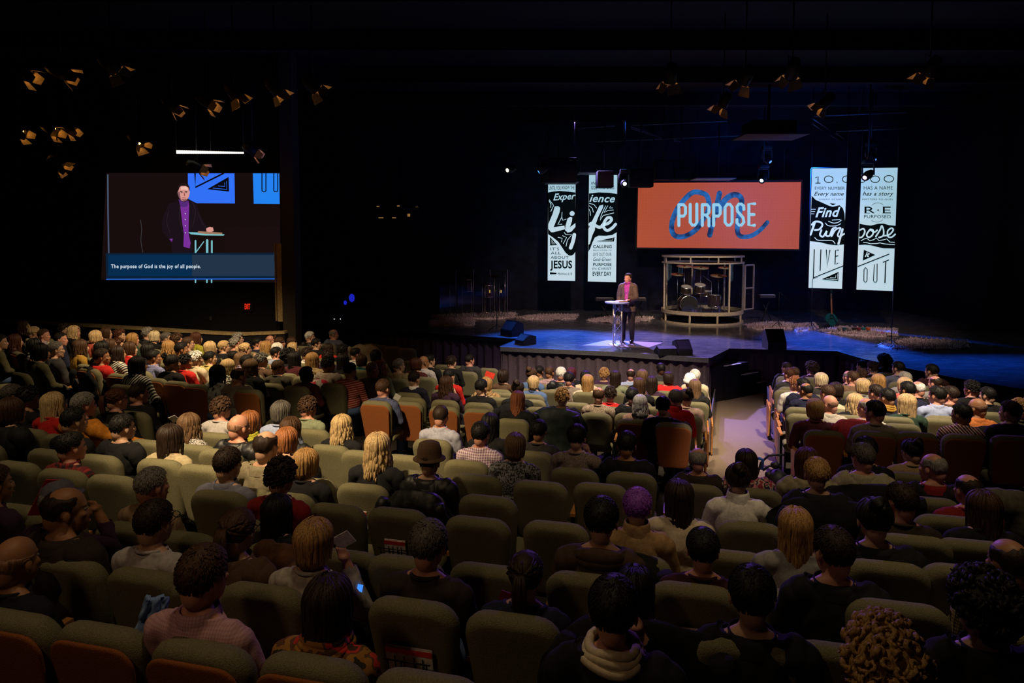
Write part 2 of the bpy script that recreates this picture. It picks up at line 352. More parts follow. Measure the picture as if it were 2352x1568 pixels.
# fascia strip + pleated skirt on the front edges
SKIRT = plain('skirt_cloth', (.11, .08, .10), .8, nscale=40)
FAS = plain('stage_fascia', (.10, .10, .105), .6)
for k, (a, b) in enumerate(zip(S3[:-1], S3[1:])):
    d = b-a; L = d.length; u = d/L; nrm = Vector((u.y, -u.x, 0))
    MB().box((a+b)/2+nrm*.02+Vector((0, 0, -.05)), (L, .04, .11), Matrix.Rotation(math.atan2(u.y, u.x), 3, 'Z')).obj('fascia', FAS if k in (4, 5) else BLK2, stage, smooth=False)
    m = MB(); N = max(2, int(L/.055)); ph = 0
    for i in range(N+1):
        ph += rnd.uniform(.9, 1.9); q = a+u*(L*i/N)
        w0 = math.sin(ph)*.035; w1 = math.sin(ph)*.075
        for (zz, wv) in ((ZS-.10, w0), (ZS-.5, w1), (0.02, w1*1.3)):
            g = q+nrm*(-.09+wv); m.v.append((g.x, g.y, zz))
    for i in range(N):
        for j in range(2): e = i*3+j; m.f.append((e, e+3, e+4, e+1)); m.m.append(0)
    m.obj('skirt', SKIRT, stage)
# steps between the corner and the right thrust
c0 = on(1628, 822, ZS); c1 = on(1673, 800, ZS)
st = tag(thing('stage_steps', 'black stage steps with white nosing strips beside the aisle', 'steps'), 'black stage steps with white nosing strips beside the aisle', 'steps')
NOSE = plain('nosing', (.8, .9, .95), .5)
for i, (px, py, L) in enumerate(((1660, 838, 1.2), (1700, 858, 1.2), (1735, 876, 1.0))):
    z = .82-.27*i; p = on(px, py, z); M = Matrix.Rotation(math.radians(35), 3, 'Z')
    o = MB().box((p.x, p.y+.2, z/2), (1.5, .5, z), M).obj('step', BLK2, st, smooth=False)
    q = M @ Vector((0, -.235, 0)); MB().box((p.x+q.x+.1, p.y+.2+q.y, z+.006), (.6, .05, .012), M).obj('nosing', NOSE, o, smooth=False)

# ================================================================ THEATRE SEATS
def rrect(w0, w1, z0, z1, r, n=5):      # outline, w0 width at the bottom, w1 at the top
    out = []
    for cx, cz, a0, wd in ((w1/2-r, z1-r, 0, 0), (-w1/2+r, z1-r, PI/2, 0), (-w0/2+r*.6, z0+r*.6, PI, 1), (w0/2-r*.6, z0+r*.6, 1.5*PI, 1)):
        rr = r*.6 if wd else r
        for i in range(n+1): a = a0+PI/2*i/n; out.append((cx+rr*math.cos(a), cz+rr*math.sin(a)))
    return out
def cushion(w0, w1, z0, z1, r, thick, soft, place):
    o = rrect(w0, w1, z0, z1, r); n = len(o); cx = 0; cz = (z0+z1)/2; m = MB()
    L = [(-thick*.46, .25), (-thick*.495, .6)] if soft > .08 else [(-thick/2, .6)]
    L += [(thick/2*math.sin(PI*q/16), 1-soft*1.9*(1-math.cos(PI*q/16))) for q in (-7.4, -6, -4.5, -2.5, 0, 2.5, 4.5, 6, 7.4)]+[(thick*.5, .6)]
    for (d, s) in L:
        for (x, z) in o: m.v.append(place(cx+(x-cx)*s, cz+(z-cz)*(1-(1-s)*(w1/(z1-z0))), d))
    for i in range(len(L)-1):
        for j in range(n): m.f.append((i*n+j, i*n+(j+1) % n, (i+1)*n+(j+1) % n, (i+1)*n+j)); m.m.append(0)
    m.f.append(tuple(range(n))); m.f.append(tuple(range((len(L)-1)*n, len(L)*n))[::-1]); m.m += [0, 0]
    return m
def lean(x, z, d): return (x, -.21-(z-.40)*.21+d, z)
SEATM = {}
def seat_parts():
    if SEATM: return SEATM
    SEATM['backrest'] = cushion(.40, .47, .40, .97, .115, .14, .13, lambda x, z, d: lean(x, z, d)).mesh('backrest', [OLIVE])
    SEATM['back_panel'] = cushion(.37, .44, .36, .925, .09, .03, .05, lambda x, z, d: lean(x, z, d-.076)).mesh('back_panel', [RUST])
    SEATM['seat_cushion'] = cushion(.44, .44, -.21, .19, .06, .11, .10, lambda x, z, d: (x, z, .40-d)).mesh('seat_cushion', [OLIVE])
    m = MB()
    for s in (-1,): m.box((s*.262, .03, .60), (.045, .36, .03)); 
    SEATM['armrest'] = m.mesh('armrest', [WOOD], False)
    SEATM['pedestal'] = MB().box((-.262, -.02, .29), (.035, .22, .60)).box((-.262, -.02, .012), (.08, .3, .024)).mesh('pedestal', [STEEL], False)
    o = [(-.17, .06), (-.06, 0), (.06, 0), (.19, .60), (.17, .66), (-.26, .60), (-.27, .56)]
    SEATM['end_panel'] = MB().prism([(y, z) for y, z in o], lambda u, v, d: (d, u, v), -.30, -.275).mesh('end_panel', [WOOD], False)
    SEATM['end_edge'] = MB().box((-.315, -.02, .33), (.03, .36, .62)).mesh('end_edge', [BLK2], False)
    m = MB()
    for x in (-.10, -.03, .04, .10): m.tube([lean(x, .58, -.07), lean(x, .58, -.12), lean(x, .70, -.125)], .004, 5)
    m.tube([lean(-.12, .70, -.125), lean(.12, .70, -.125)], .004, 5); m.tube([lean(-.12, .60, -.12), lean(.12, .60, -.12)], .004, 5)
    SEATM['wire_rack'] = m.mesh('wire_rack', [STEEL])
    return SEATM
def seat(x, y, z, f, rust, label, ends='', rack=False):
    S = seat_parts(); t = thing('theatre_chair', label, 'chair', (x, y, z), -f, 'rust backed theatre chairs' if rust else 'olive fabric theatre chairs')
    link('backrest', S['backrest'], t)
    if rust: link('back_panel', S['back_panel'], t)
    link('seat_cushion', S['seat_cushion'], t); link('armrest', S['armrest'], t)
    link('pedestal', S['pedestal'], t)
    for e in ends:
        o = link('end_panel', S['end_panel'], t)
        if e == 'R': o.scale.x = -1
    if rack: link('wire_rack', S['wire_rack'], t)
    return t

# ================================================================ PEOPLE
HC = Vector((0, -.03, 1.15)); HS = 1.07
def RZ(a): return Matrix.Rotation(-a, 3, 'Z')          # positive a turns to the person's right
def head_prims(yaw, pitch=0, H=HC):
    M = RZ(yaw) @ Matrix.Rotation(-pitch, 3, 'X'); L = []
    def e(c, r, lab='skin', rot=None): L.append((lab, 'e', H+M @ (Vector(c)*HS), tuple(v*HS for v in r), M if rot is None else M @ rot))
    e((0, -.012, .035), (.076, .096, .088)); e((0, .028, -.035), (.058, .068, .085)); e((0, .066, -.095), (.026, .024, .022))
    e((0, .072, .028), (.046, .018, .014)); e((0, .094, -.02), (.011, .016, .026)); e((0, .101, -.036), (.016, .012, .010)); e((0, .085, -.068), (.024, .011, .011))
    e((0, -.05, -.03), (.052, .06, .07))
    for s in (-1, 1): e((s*.079, -.008, -.008), (.009, .020, .032)); e((s*.04, .062, -.018), (.02, .02, .018))
    return L
def caps(lab, a, b, ra, rb): return (lab, 'c', Vector(a), Vector(b), ra, rb)
def seated(pose):
    L = [('torso', 'e', Vector((0, -.075, .84)), (.165, .105, .20), None), ('torso', 'e', Vector((0, -.05, .66)), (.158, .12, .17), None), ('leg', 'e', Vector((0, -.04, .53)), (.17, .13, .10), None),
         caps('torso', (-.15, -.075, .945), (.15, -.075, .945), .062, .062), caps('torso', (-.10, -.075, .98), (0, -.07, 1.025), .04, .05), caps('torso', (.10, -.075, .98), (0, -.07, 1.025), .04, .05),
         caps('skin', (0, -.07, .99), (0, -.045, 1.09), .053, .048)]
    for s in (-1, 1):
        sh = (s*.185, -.075, .93); el = (s*.235, .0, .69); wr = (s*.10, .22, .60)
        if pose == 'chin' and s > 0: el = (s*.22, .14, .68); wr = (s*.10, .16, .93)
        if pose == 'out' and s > 0: el = (s*.40, .10, .76); wr = (s*.46, .32, .66)
        if pose == 'raise' and s > 0: el = (s*.26, .16, .80); wr = (s*.17, .12, 1.02)
        L += [caps('torso', sh, el, .055, .045), caps('torso', el, wr, .044, .032)]
        w = Vector(wr); d = (w-Vector(el)).normalized()
        L += [caps('skin', w-d*.02, w+d*.03, .026, .028), ('skin', 'e', w+d*.07, (.036, .040, .022), None)]
        for k in range(4):
            b = w+d*.09+Vector(((k-1.5)*.018, 0, 0)); L += [caps('skin', b, b+d*.03+Vector((0, 0, -.006)), .010, .009), caps('skin', b+d*.03, b+d*.05+Vector((0, 0, -.025)), .009, .007)]
        tb = w+d*.05; L.append(caps('skin', tb, tb+d*.03+Vector((-s*.035, 0, .0)), .012, .009))
        L += [caps('leg', (s*.09, -.02, .52), (s*.11, .33, .51), .085, .062), caps('leg', (s*.11, .33, .50), (s*.11, .31, .10), .06, .042), ('foot', 'e', Vector((s*.11, .37, .05)), (.045, .11, .045), None)]
    return L
def prim_mesh(L):
    m = MB()
    for p in L:
        if p[1] == 'e': m.ell(p[2], p[3], 18, 12, p[4])
        else:
            _, _, a, b, ra, rb = p; m.tube([a, b], [ra, rb], 14); m.ell(a, (ra,)*3, 14, 9); m.ell(b, (rb,)*3, 14, 9)
    return m
def voxel(L, vox=.0095, it=3):
    me = prim_mesh(L).mesh('tmp', [BLK]); o = bpy.data.objects.new('tmp', me); COL.objects.link(o)
    r = o.modifiers.new('r', 'REMESH'); r.mode = 'VOXEL'; r.voxel_size = vox
    s = o.modifiers.new('s', 'SMOOTH'); s.factor = .5; s.iterations = it
    dg = bpy.context.evaluated_depsgraph_get(); ev = o.evaluated_get(dg); out = bpy.data.meshes.new_from_object(ev)
    bpy.data.objects.remove(o); return out
def dist(p, q):
    if q[1] == 'e':
        d = p-q[2]
        if q[4] is not None: d = q[4].transposed() @ d
        r = q[3]; k = math.sqrt((d.x/r[0])**2+(d.y/r[1])**2+(d.z/r[2])**2); return (k-1)*min(r)
    _, _, a, b, ra, rb = q; ab = b-a; t = max(0, min(1, (p-a).dot(ab)/max(ab.length_squared, 1e-9))); return (p-(a+ab*t)).length-(ra+(rb-ra)*t)
def labels(me, L):
    coarse = {}
    out = []
    for v in me.vertices:
        k = (round(v.co.x*45), round(v.co.y*45), round(v.co.z*45))
        if k not in coarse:
            c = Vector(k)/45; coarse[k] = min(L, key=lambda q: dist(c, q))[0]
        out.append(coarse[k])
    return out
def garment(me, lab, want, off, wr, zlo=-9, zhi=9, seed=0, neck=None):
    def zc(c): return neck[1]+.16*(neck[0]-c.y)*-1*-1 if neck else 99
    def ok(i, v):
        c = v.co
        if not zlo < c.z < zhi: return False
        if neck and lab[i] == 'skin' and abs(c.x) < .13 and abs(c.y-neck[0]) < .13 and neck[1]-.2 < c.z: return c.z < zc(c)+.004
        return lab[i] in want and c.z < zc(c)+.004
    keep = [ok(i, v) for i, v in enumerate(me.vertices)]
    idx = {}; m = MB()
    me.update()
    for p in me.polygons:
        if all(keep[i] for i in p.vertices):
            f = []
            for i in p.vertices:
                if i not in idx:
                    v = me.vertices[i]; c = v.co; q = noise.noise(Vector((c.x*9+seed, c.y*9, c.z*5)))+.5*noise.noise(Vector((c.x*22, c.y*22, c.z*14+seed)))
                    idx[i] = len(m.v); g = c+v.normal*(off+wr*q)
                    if neck and abs(c.z-zc(c)) < .012: g.z = zc(c)
                    if zlo > -9 and abs(c.z-zlo) < .010: g.z = zlo
                    m.v.append(tuple(g))
                f.append(idx[i])
            m.f.append(tuple(f)); m.m.append(0)
    return m
EYE = plain('eye_white', (.26, .22, .20), .2, var=.02); IRIS = plain('iris', (.02, .015, .01), .2); LIP = plain('lip', (.35, .10, .08), .5); SHOE = plain('shoe_leather', (.01, .01, .01), .35)
BODY = {}; BASE = {}
def base_pose(pose):
    if pose not in BASE:
        L = seated(pose); H = L+head_prims(0); me = voxel(H); BASE[pose] = (me, labels(me, H))
    return BASE[pose]
def body(pose, yawq):
    k = (pose, yawq)
    if k not in BODY:
        a = math.radians(yawq); L = seated(pose)+head_prims(a); me = voxel(L); lb = labels(me, L)
        me.materials.clear()
        for mm in (skinmat('l'), SHOE, EYE, IRIS, LIP): me.materials.append(mm)
        mi = [1 if lb[p.vertices[0]] == 'foot' else 0 for p in me.polygons]
        M = RZ(a).to_4x4()
        b = MB(); 
        for s in (-1, 1):
            b.mi = 2; b.ell(HC+RZ(a) @ (Vector((s*.031, .073, .006))*HS), (.012,)*3, 8, 6)
            b.mi = 3; b.ell(HC+RZ(a) @ (Vector((s*.031, .0815, .006))*HS), (.005,)*3, 6, 5)
        b.mi = 4; b.ell(HC+RZ(a) @ (Vector((0, .095, -.068))*HS), (.022, .006, .007), 8, 5, RZ(a))
        n0 = len(me.vertices); vs = [tuple(v.co) for v in me.vertices]+b.v; fs = [tuple(p.vertices) for p in me.polygons]+[tuple(i+n0 for i in f) for f in b.f]
        nm = bpy.data.meshes.new('body'); nm.from_pydata(vs, [], fs)
        for mm in (skinmat('l'), SHOE, EYE, IRIS, LIP): nm.materials.append(mm)
        nm.polygons.foreach_set('material_index', mi+b.m); nm.polygons.foreach_set('use_smooth', [True]*len(nm.polygons)); nm.update()
        BODY[k] = nm
    return BODY[k]
GARM = {}
def garm(pose, kind):
    k = (pose, kind)
    if k not in GARM:
        me, lb = base_pose(pose)
        if kind == 'trousers': m = garment(me, lb, ('leg',), .010, .006)
        else:
            off, wr = dict(s=(.013, .012), c=(.011, .012), h=(.018, .016), j=(.024, .022), t=(.014, .010))[kind]
            m = garment(me, lb, ('torso',), off, wr, .5, 1.2, seed=ord(kind), neck=(-.066, 1.022))
        GARM[k] = m.mesh('top' if kind != 'trousers' else 'trousers', [BLK])
    return GARM[k]
def collar(kind):
    k = ('col', kind)
    if k not in GARM:
        m = MB(); N = 20
        if kind == 'shirt':
            m.lathe([(.078, .995), (.073, 1.045), (.080, 1.048), (.090, 1.012), (.092, .99)], (0, -.067, 0), N)
        elif kind == 'roll':
            m.lathe([(.085, .985), (.078, 1.02), (.072, 1.075), (.078, 1.08), (.086, 1.06), (.092, 1.02), (.098, .985)], (0, -.062, 0), N)
        elif kind == 'hood':
            for s in (0, 1):
                P = [(.125*math.cos(a), -.075-.085*math.sin(a), .985+.02*math.sin(a)-.03*s) for a in [PI*i/12 for i in range(13)]]
                m.tube(P, [.018+.028*math.sin(PI*i/12) for i in range(13)], 10)
        elif kind == 'scarf':
            for s in range(3):
                P = [((.088+.012*s)*math.cos(a), -.066+(.088+.012*s)*math.sin(a), 1.045-.022*s+.008*math.sin(3*a+s)) for a in [2*PI*i/20 for i in range(21)]]
                m.tube(P, .019, 8)
        elif kind == 'crew':
            P = [(.078*math.cos(a), -.066+.076*math.sin(a), 1.020-.012*math.sin(a)) for a in [2*PI*i/24 for i in range(25)]]
            m.tube(P, .011, 8)
        elif kind == 'jacket':
            m.lathe([(.092, .975), (.088, 1.03), (.094, 1.036), (.108, 1.00), (.118, .965)], (0, -.072, 0), N)
        GARM[k] = m.mesh('collar', [BLK])
    return GARM[k]

# ---- hair (built round the head centre, face to +Y)
SR = Vector((.083, .103, .094)); SCN = Vector((0, -.012, .035))
ZK = {0: [(0, .52), (.22, .45), (.36, .05), (.45, -.30), (.5, -.42), (.56, -.25), (.68, -.62), (1, -.86)],
      1: [(0, .56), (.24, .50), (.36, .30), (.44, -.22), (.47, -.02), (.56, .02), (.64, -.40), (.75, -.66), (1, -.76)]}
SHORT = 0
def zmin(t):
    K = ZK[SHORT]
    for (a, va), (b, vb) in zip(K[:-1], K[1:]):
        if t <= b: q = (t-a)/(b-a); q = q*q*(3-2*q); return va+(vb-va)*q
    return K[-1][1]
def spt(az, z, k=1.0):
    z = max(-1, min(1, z)); r = math.sqrt(max(0, 1-z*z)); return SCN+Vector((SR.x*r*math.sin(az), SR.y*r*math.cos(az), SR.z*z))*k
def haircap(m, k, amp=.004, fs=40, t0=0, ztop=1.0, rg=None, taper=0, side=0):
    A = 44; B = 12; rg = rg or random.Random(3)
    rows = []
    for j in range(B+2):
        for i in range(A):
            az = 2*PI*i/A-PI
            if t0: az = PI-(PI*(1-t0))+ (2*PI*(1-t0))*0 + 0; 
            if t0: az = t0*PI+(2*PI-2*t0*PI)*i/(A-1)
            t = abs(((az+PI) % (2*PI))-PI)/PI; zm = zmin(t)
            w = min(j, B)/B; zt = ztop-side*(1-abs(t-.5)*2 if t > .5 else 1) +.10*noise.noise(Vector((az*2.5, 1, 7))) if t0 else ztop; z = zt+(zm-zt)*w; kk = k-(k-1.0)*taper*max(0, w-.35)/.65; kk = 1+(kk-1)*min(1, j/3) if t0 else kk
            if j == 0 and ztop >= 1: p = spt(az, 1, k)
            else: p = spt(az, z, kk if j <= B else .96)
            if t0 and j == 0: p = spt(az, z, .97)
            if 0 < j <= B: p = p+(p-SCN).normalized()*amp*noise.noise(Vector((p.x*fs, p.y*fs, p.z*fs*.5)))
            m.v.append(tuple(p))
    b = len(m.v)-A*(B+2)
    for j in range(B+1):
        for i in range(A if not t0 else A-1):
            m.f.append((b+j*A+i, b+j*A+(i+1) % A, b+(j+1)*A+(i+1) % A, b+(j+1)*A+i)); m.m.append(m.mi)
def locks(m, L, wavea=0, k=1.06, n=58, spread=0., tmin=.2, rg=None, wid=.013, gather=None):
    rg = rg or random.Random(5)
    for i in range(n):
        az = tmin*PI+(2*PI-2*tmin*PI)*(i+rg.random()*.8)/n; part = rg.uniform(.85, .98); kk = k*rg.uniform(.99, 1.05)
        t = abs(((az+PI) % (2*PI))-PI)/PI; side = math.sin(az)
        P = []; R = []
        for j in range(8): z = part+(-.15-part)*(j/7)**.8; P.append(spt(az, z, kk)); R.append(wid*(.5+.5*min(1, j/3)))
        e = P[-1]; ln = L*rg.uniform(.88, 1.04); ph = rg.uniform(0, 6); back = Vector((math.sin(az), math.cos(az), 0))
        ns = max(3, int(ln/.03))
        for j in range(1, ns+1):
            q = j/ns; inw = -.012 if L < .15 else -.004
            off = back*(inw*q+spread*q+wavea*math.sin(q*ln*40+ph))+Vector((wavea*.6*math.cos(q*ln*33+ph), 0, 0))
            p = Vector((e.x, e.y, e.z-ln*q))+off
            if L > .2: p.y = min(p.y, .03-.05*q) if t > .35 else p.y
            P.append(p); R.append(wid*(1-.55*q**2))
        m.tube(P, R, 5, flat=(math.sin(az), math.cos(az), .3))
def tufts(m, n, ln, k, rg, up=0):
    for i in range(n):
        az = rg.uniform(-PI, PI); t = abs(az)/PI; z = rg.uniform(zmin(t)+.05, .98); p = spt(az, z, k); nr = (p-SCN).normalized()
        tg = (nr.cross(Vector((rg.uniform(-.3, .3), rg.uniform(-.2, .2), 1)))).cross(nr).normalized()*-1
        d = (tg+nr*(.15+up)+Vector((rg.uniform(-.25, .25), rg.uniform(-.25, .25), 0))).normalized()
        q = 1 if z > -.3 else .4; m.tube([p-nr*.008, p+d*ln*.5*q, p+tg*ln*.9+nr*.002], [.0045, .004, .001], 3, caps=False)
HAIR = {}
def hair(style):
    if style in HAIR: return HAIR[style]
    global SHORT
    rg = random.Random(sum(map(ord, style))); m = MB(); SHORT = 1 if style in ('short', 'buzz', 'fringe', 'bald', 'cap') else 0
    if style in ('short', 'hat', 'beanie', 'cap'): haircap(m, 1.05, .006, 38, taper=.95); tufts(m, 1000 if style == 'short' else 60, .022, 1.035, rg)
    elif style == 'buzz': haircap(m, 1.03, .002, 90, taper=.8)
    elif style == 'bald': haircap(m, 1.010, .001, 90, t0=.40, ztop=.35, side=.3, taper=.5)
    elif style == 'fringe': haircap(m, 1.035, .006, 60, t0=.31, ztop=.84, side=.30, taper=.7)
    elif style == 'bob': haircap(m, 1.06, .004); locks(m, .105, .002, n=72, rg=rg)
    elif style == 'long': haircap(m, 1.06, .004); locks(m, .27, .003, n=76, rg=rg)
    elif style == 'wavy': haircap(m, 1.07, .01, 40); locks(m, .25, .010, k=1.09, n=70, rg=rg, spread=.02, wid=.014)
    elif style in ('curly', 'afro', 'bigcurl'):
        K, N, R = dict(curly=(1.12, 190, .017), afro=(1.38, 260, .024), bigcurl=(1.34, 240, .022))[style]
        haircap(m, K*.96, .012, 45)
        for i in range(N):
            az = rg.uniform(-PI, PI); t = abs(az)/PI; z = rg.uniform(zmin(t), 1); c = spt(az, z, K*rg.uniform(.95, 1.04)); a0 = rg.uniform(0, 6); r0 = R*rg.uniform(.7, 1.1)
            X = Vector((rg.uniform(-1, 1), rg.uniform(-1, 1), rg.uniform(-1, 1))).normalized(); Y = X.orthogonal().normalized()
            m.tube([c+(X*math.cos(a0+q*.95)+Y*math.sin(a0+q*.95))*r0*(.35+.1*q) for q in range(7)], [r0*.25, r0*.4, r0*.45, r0*.45, r0*.4, r0*.3, r0*.1], 5, caps=False)
    elif style == 'bun':
        haircap(m, 1.05, .005); locks(m, .0001, 0, n=40, rg=rg, wid=.01); c = SCN+Vector((0, -.085, .085))
        for q in range(5): m.tube([c+Vector((math.cos(a)*(.038-.006*q), -.012*q*.5+.01*math.sin(a*2), math.sin(a)*(.038-.006*q))) for a in [2*PI*i/14 for i in range(15)]], .016, 7)
        m.ell(c, (.034, .03, .034), 10, 8)
    elif style == 'pony':
        haircap(m, 1.05, .005); c = SCN+Vector((0, -.105, .03))
        for i in range(26):
            a = rg.uniform(0, 6.28); r = rg.uniform(0, .022); o = Vector((math.cos(a)*r, math.sin(a)*r*.6, 0))
            m.tube([c+o*.4, c+Vector((0, -.03, .0))+o, c+Vector((0, -.045, -.07))+o*1.5, c+Vector((0, -.03, -.16))+o*1.3, c+Vector((0, -.02, -.24+rg.uniform(-.02, .02)))+o*.8], [.006, .011, .013, .011, .003], 5)
        for i in range(30):
            az = rg.uniform(.15*PI, 1.85*PI); z = rg.uniform(-.3, .95); a = spt(az, z, 1.06); m.tube([a, spt((az+PI)/2 if az < PI else (az+PI)/2, (z+.2)/2, 1.09), c], [.004, .010, .008], 5)
    HAIR[style] = m.mesh('hair', [BLK]); return HAIR[style]
def hatmesh(style):
    k = 'H'+style
    if k in HAIR: return HAIR[k]
    m = MB()
    if style == 'beanie':
        m.lathe([(.001, .150), (.045, .143), (.078, .115), (.095, .07), (.100, .02), (.101, .0)], (0, -.012, 0), 28); m.lathe([(.103, -.012), (.110, .0), (.110, .035), (.103, .045), (.098, .03)], (0, -.012, 0), 28)
    elif style == 'hat':
        m.lathe([(.001, .158), (.05, .165), (.082, .150), (.098, .10), (.104, .045), (.106, .04), (.132, .028), (.134, .022), (.104, .03)], (0, -.012, 0), 32)
    else:
        m.lathe([(.001, .145), (.05, .138), (.082, .11), (.098, .06), (.103, .03), (.098, .028)], (0, -.012, 0), 28)
        m.prism([(.08*math.cos(a), .08+.075*math.sin(a)) for a in [PI*i/10 for i in range(11)]], lambda u, v, d: (u, v, d), .030, .037)
    HAIR[k] = m.mesh('hat', [BLK]); return HAIR[k]
_g = MB()
for s in (-1, 1):
    _g.tube([(s*.032+.024*math.cos(a), .118, .008+.018*math.sin(a)) for a in [2*PI*i/14 for i in range(15)]], .0025, 5); _g.tube([(s*.056, .116, .012), (s*.086, .0, .008)], .0025, 5)
_g.tube([(-.01, .118, .012), (.01, .118, .012)], .0025, 5)
GLASSES = _g.mesh('glasses', [BLK2])
def person(x, y, z, h, f, hyaw, style, hc, sk, top, label, pose='lap', glasses=False, group=None):
    t = thing('person', label, 'person', (x, y, z), -f); s = h/1.27; t.scale = (s, s, s)
    rel = max(-40, min(65, hyaw-math.degrees(f))); q = int(round(rel/20.0))*20
    b = link('body', body(pose, q), t, mat=skinmat(sk))
    kind, mk = top.split(':'); tm = top_mat(mk)
    link('top', garm(pose, kind), t, mat=tm); link('trousers', garm(pose, 'trousers'), t, mat=top_mat('denim' if rnd.random() < .3 else 'nearblack'))
    ck = dict(c='shirt', t='roll', h='hood', j='jacket').get(kind, 'crew')
    cm = {'navywhite': 'white', 'redblack': 'red', 'pinkcowl': 'black', 'yellowscarf': 'mustard', 'yellowcollar': 'lime', 'redcollar': 'redtop', 'fleece': 'cream', 'redwhite': 'white', 'orangevest': 'black', 'floralscarf': 'floralscarf', 'dkbrown': 'dkbrown', 'blueplaid': 'blueplaid', 'coral': 'coral'}.get(mk, mk)
    if mk in ('pinkcowl', 'yellowscarf', 'fleece', 'floralscarf', 'yellowcollar', 'tanfur'): ck = 'scarf'
    if ck: link('collar' if ck != 'scarf' else 'scarf', collar(ck), t, mat=top_mat(cm))
    a = math.radians(q)
    ho = link('hair', hair(style), t, loc=HC, rotz=-a, mat=hairmat('stub' if style == 'bald' else hc)); ho.scale = (HS, HS, HS)
    if style in ('beanie', 'hat', 'cap'):
        o = link('hat', hatmesh(style), t, loc=HC+Vector((0, 0, .01)), rotz=-a, mat=top_mat({'beanie': 'brightwhite', 'hat': 'brown', 'cap': 'bluegrey'}[style])); o.scale = (HS, HS, HS)
    if glasses: o = link('glasses', GLASSES, t, loc=HC, rotz=-a); o.scale = (HS, HS, HS)
    return t
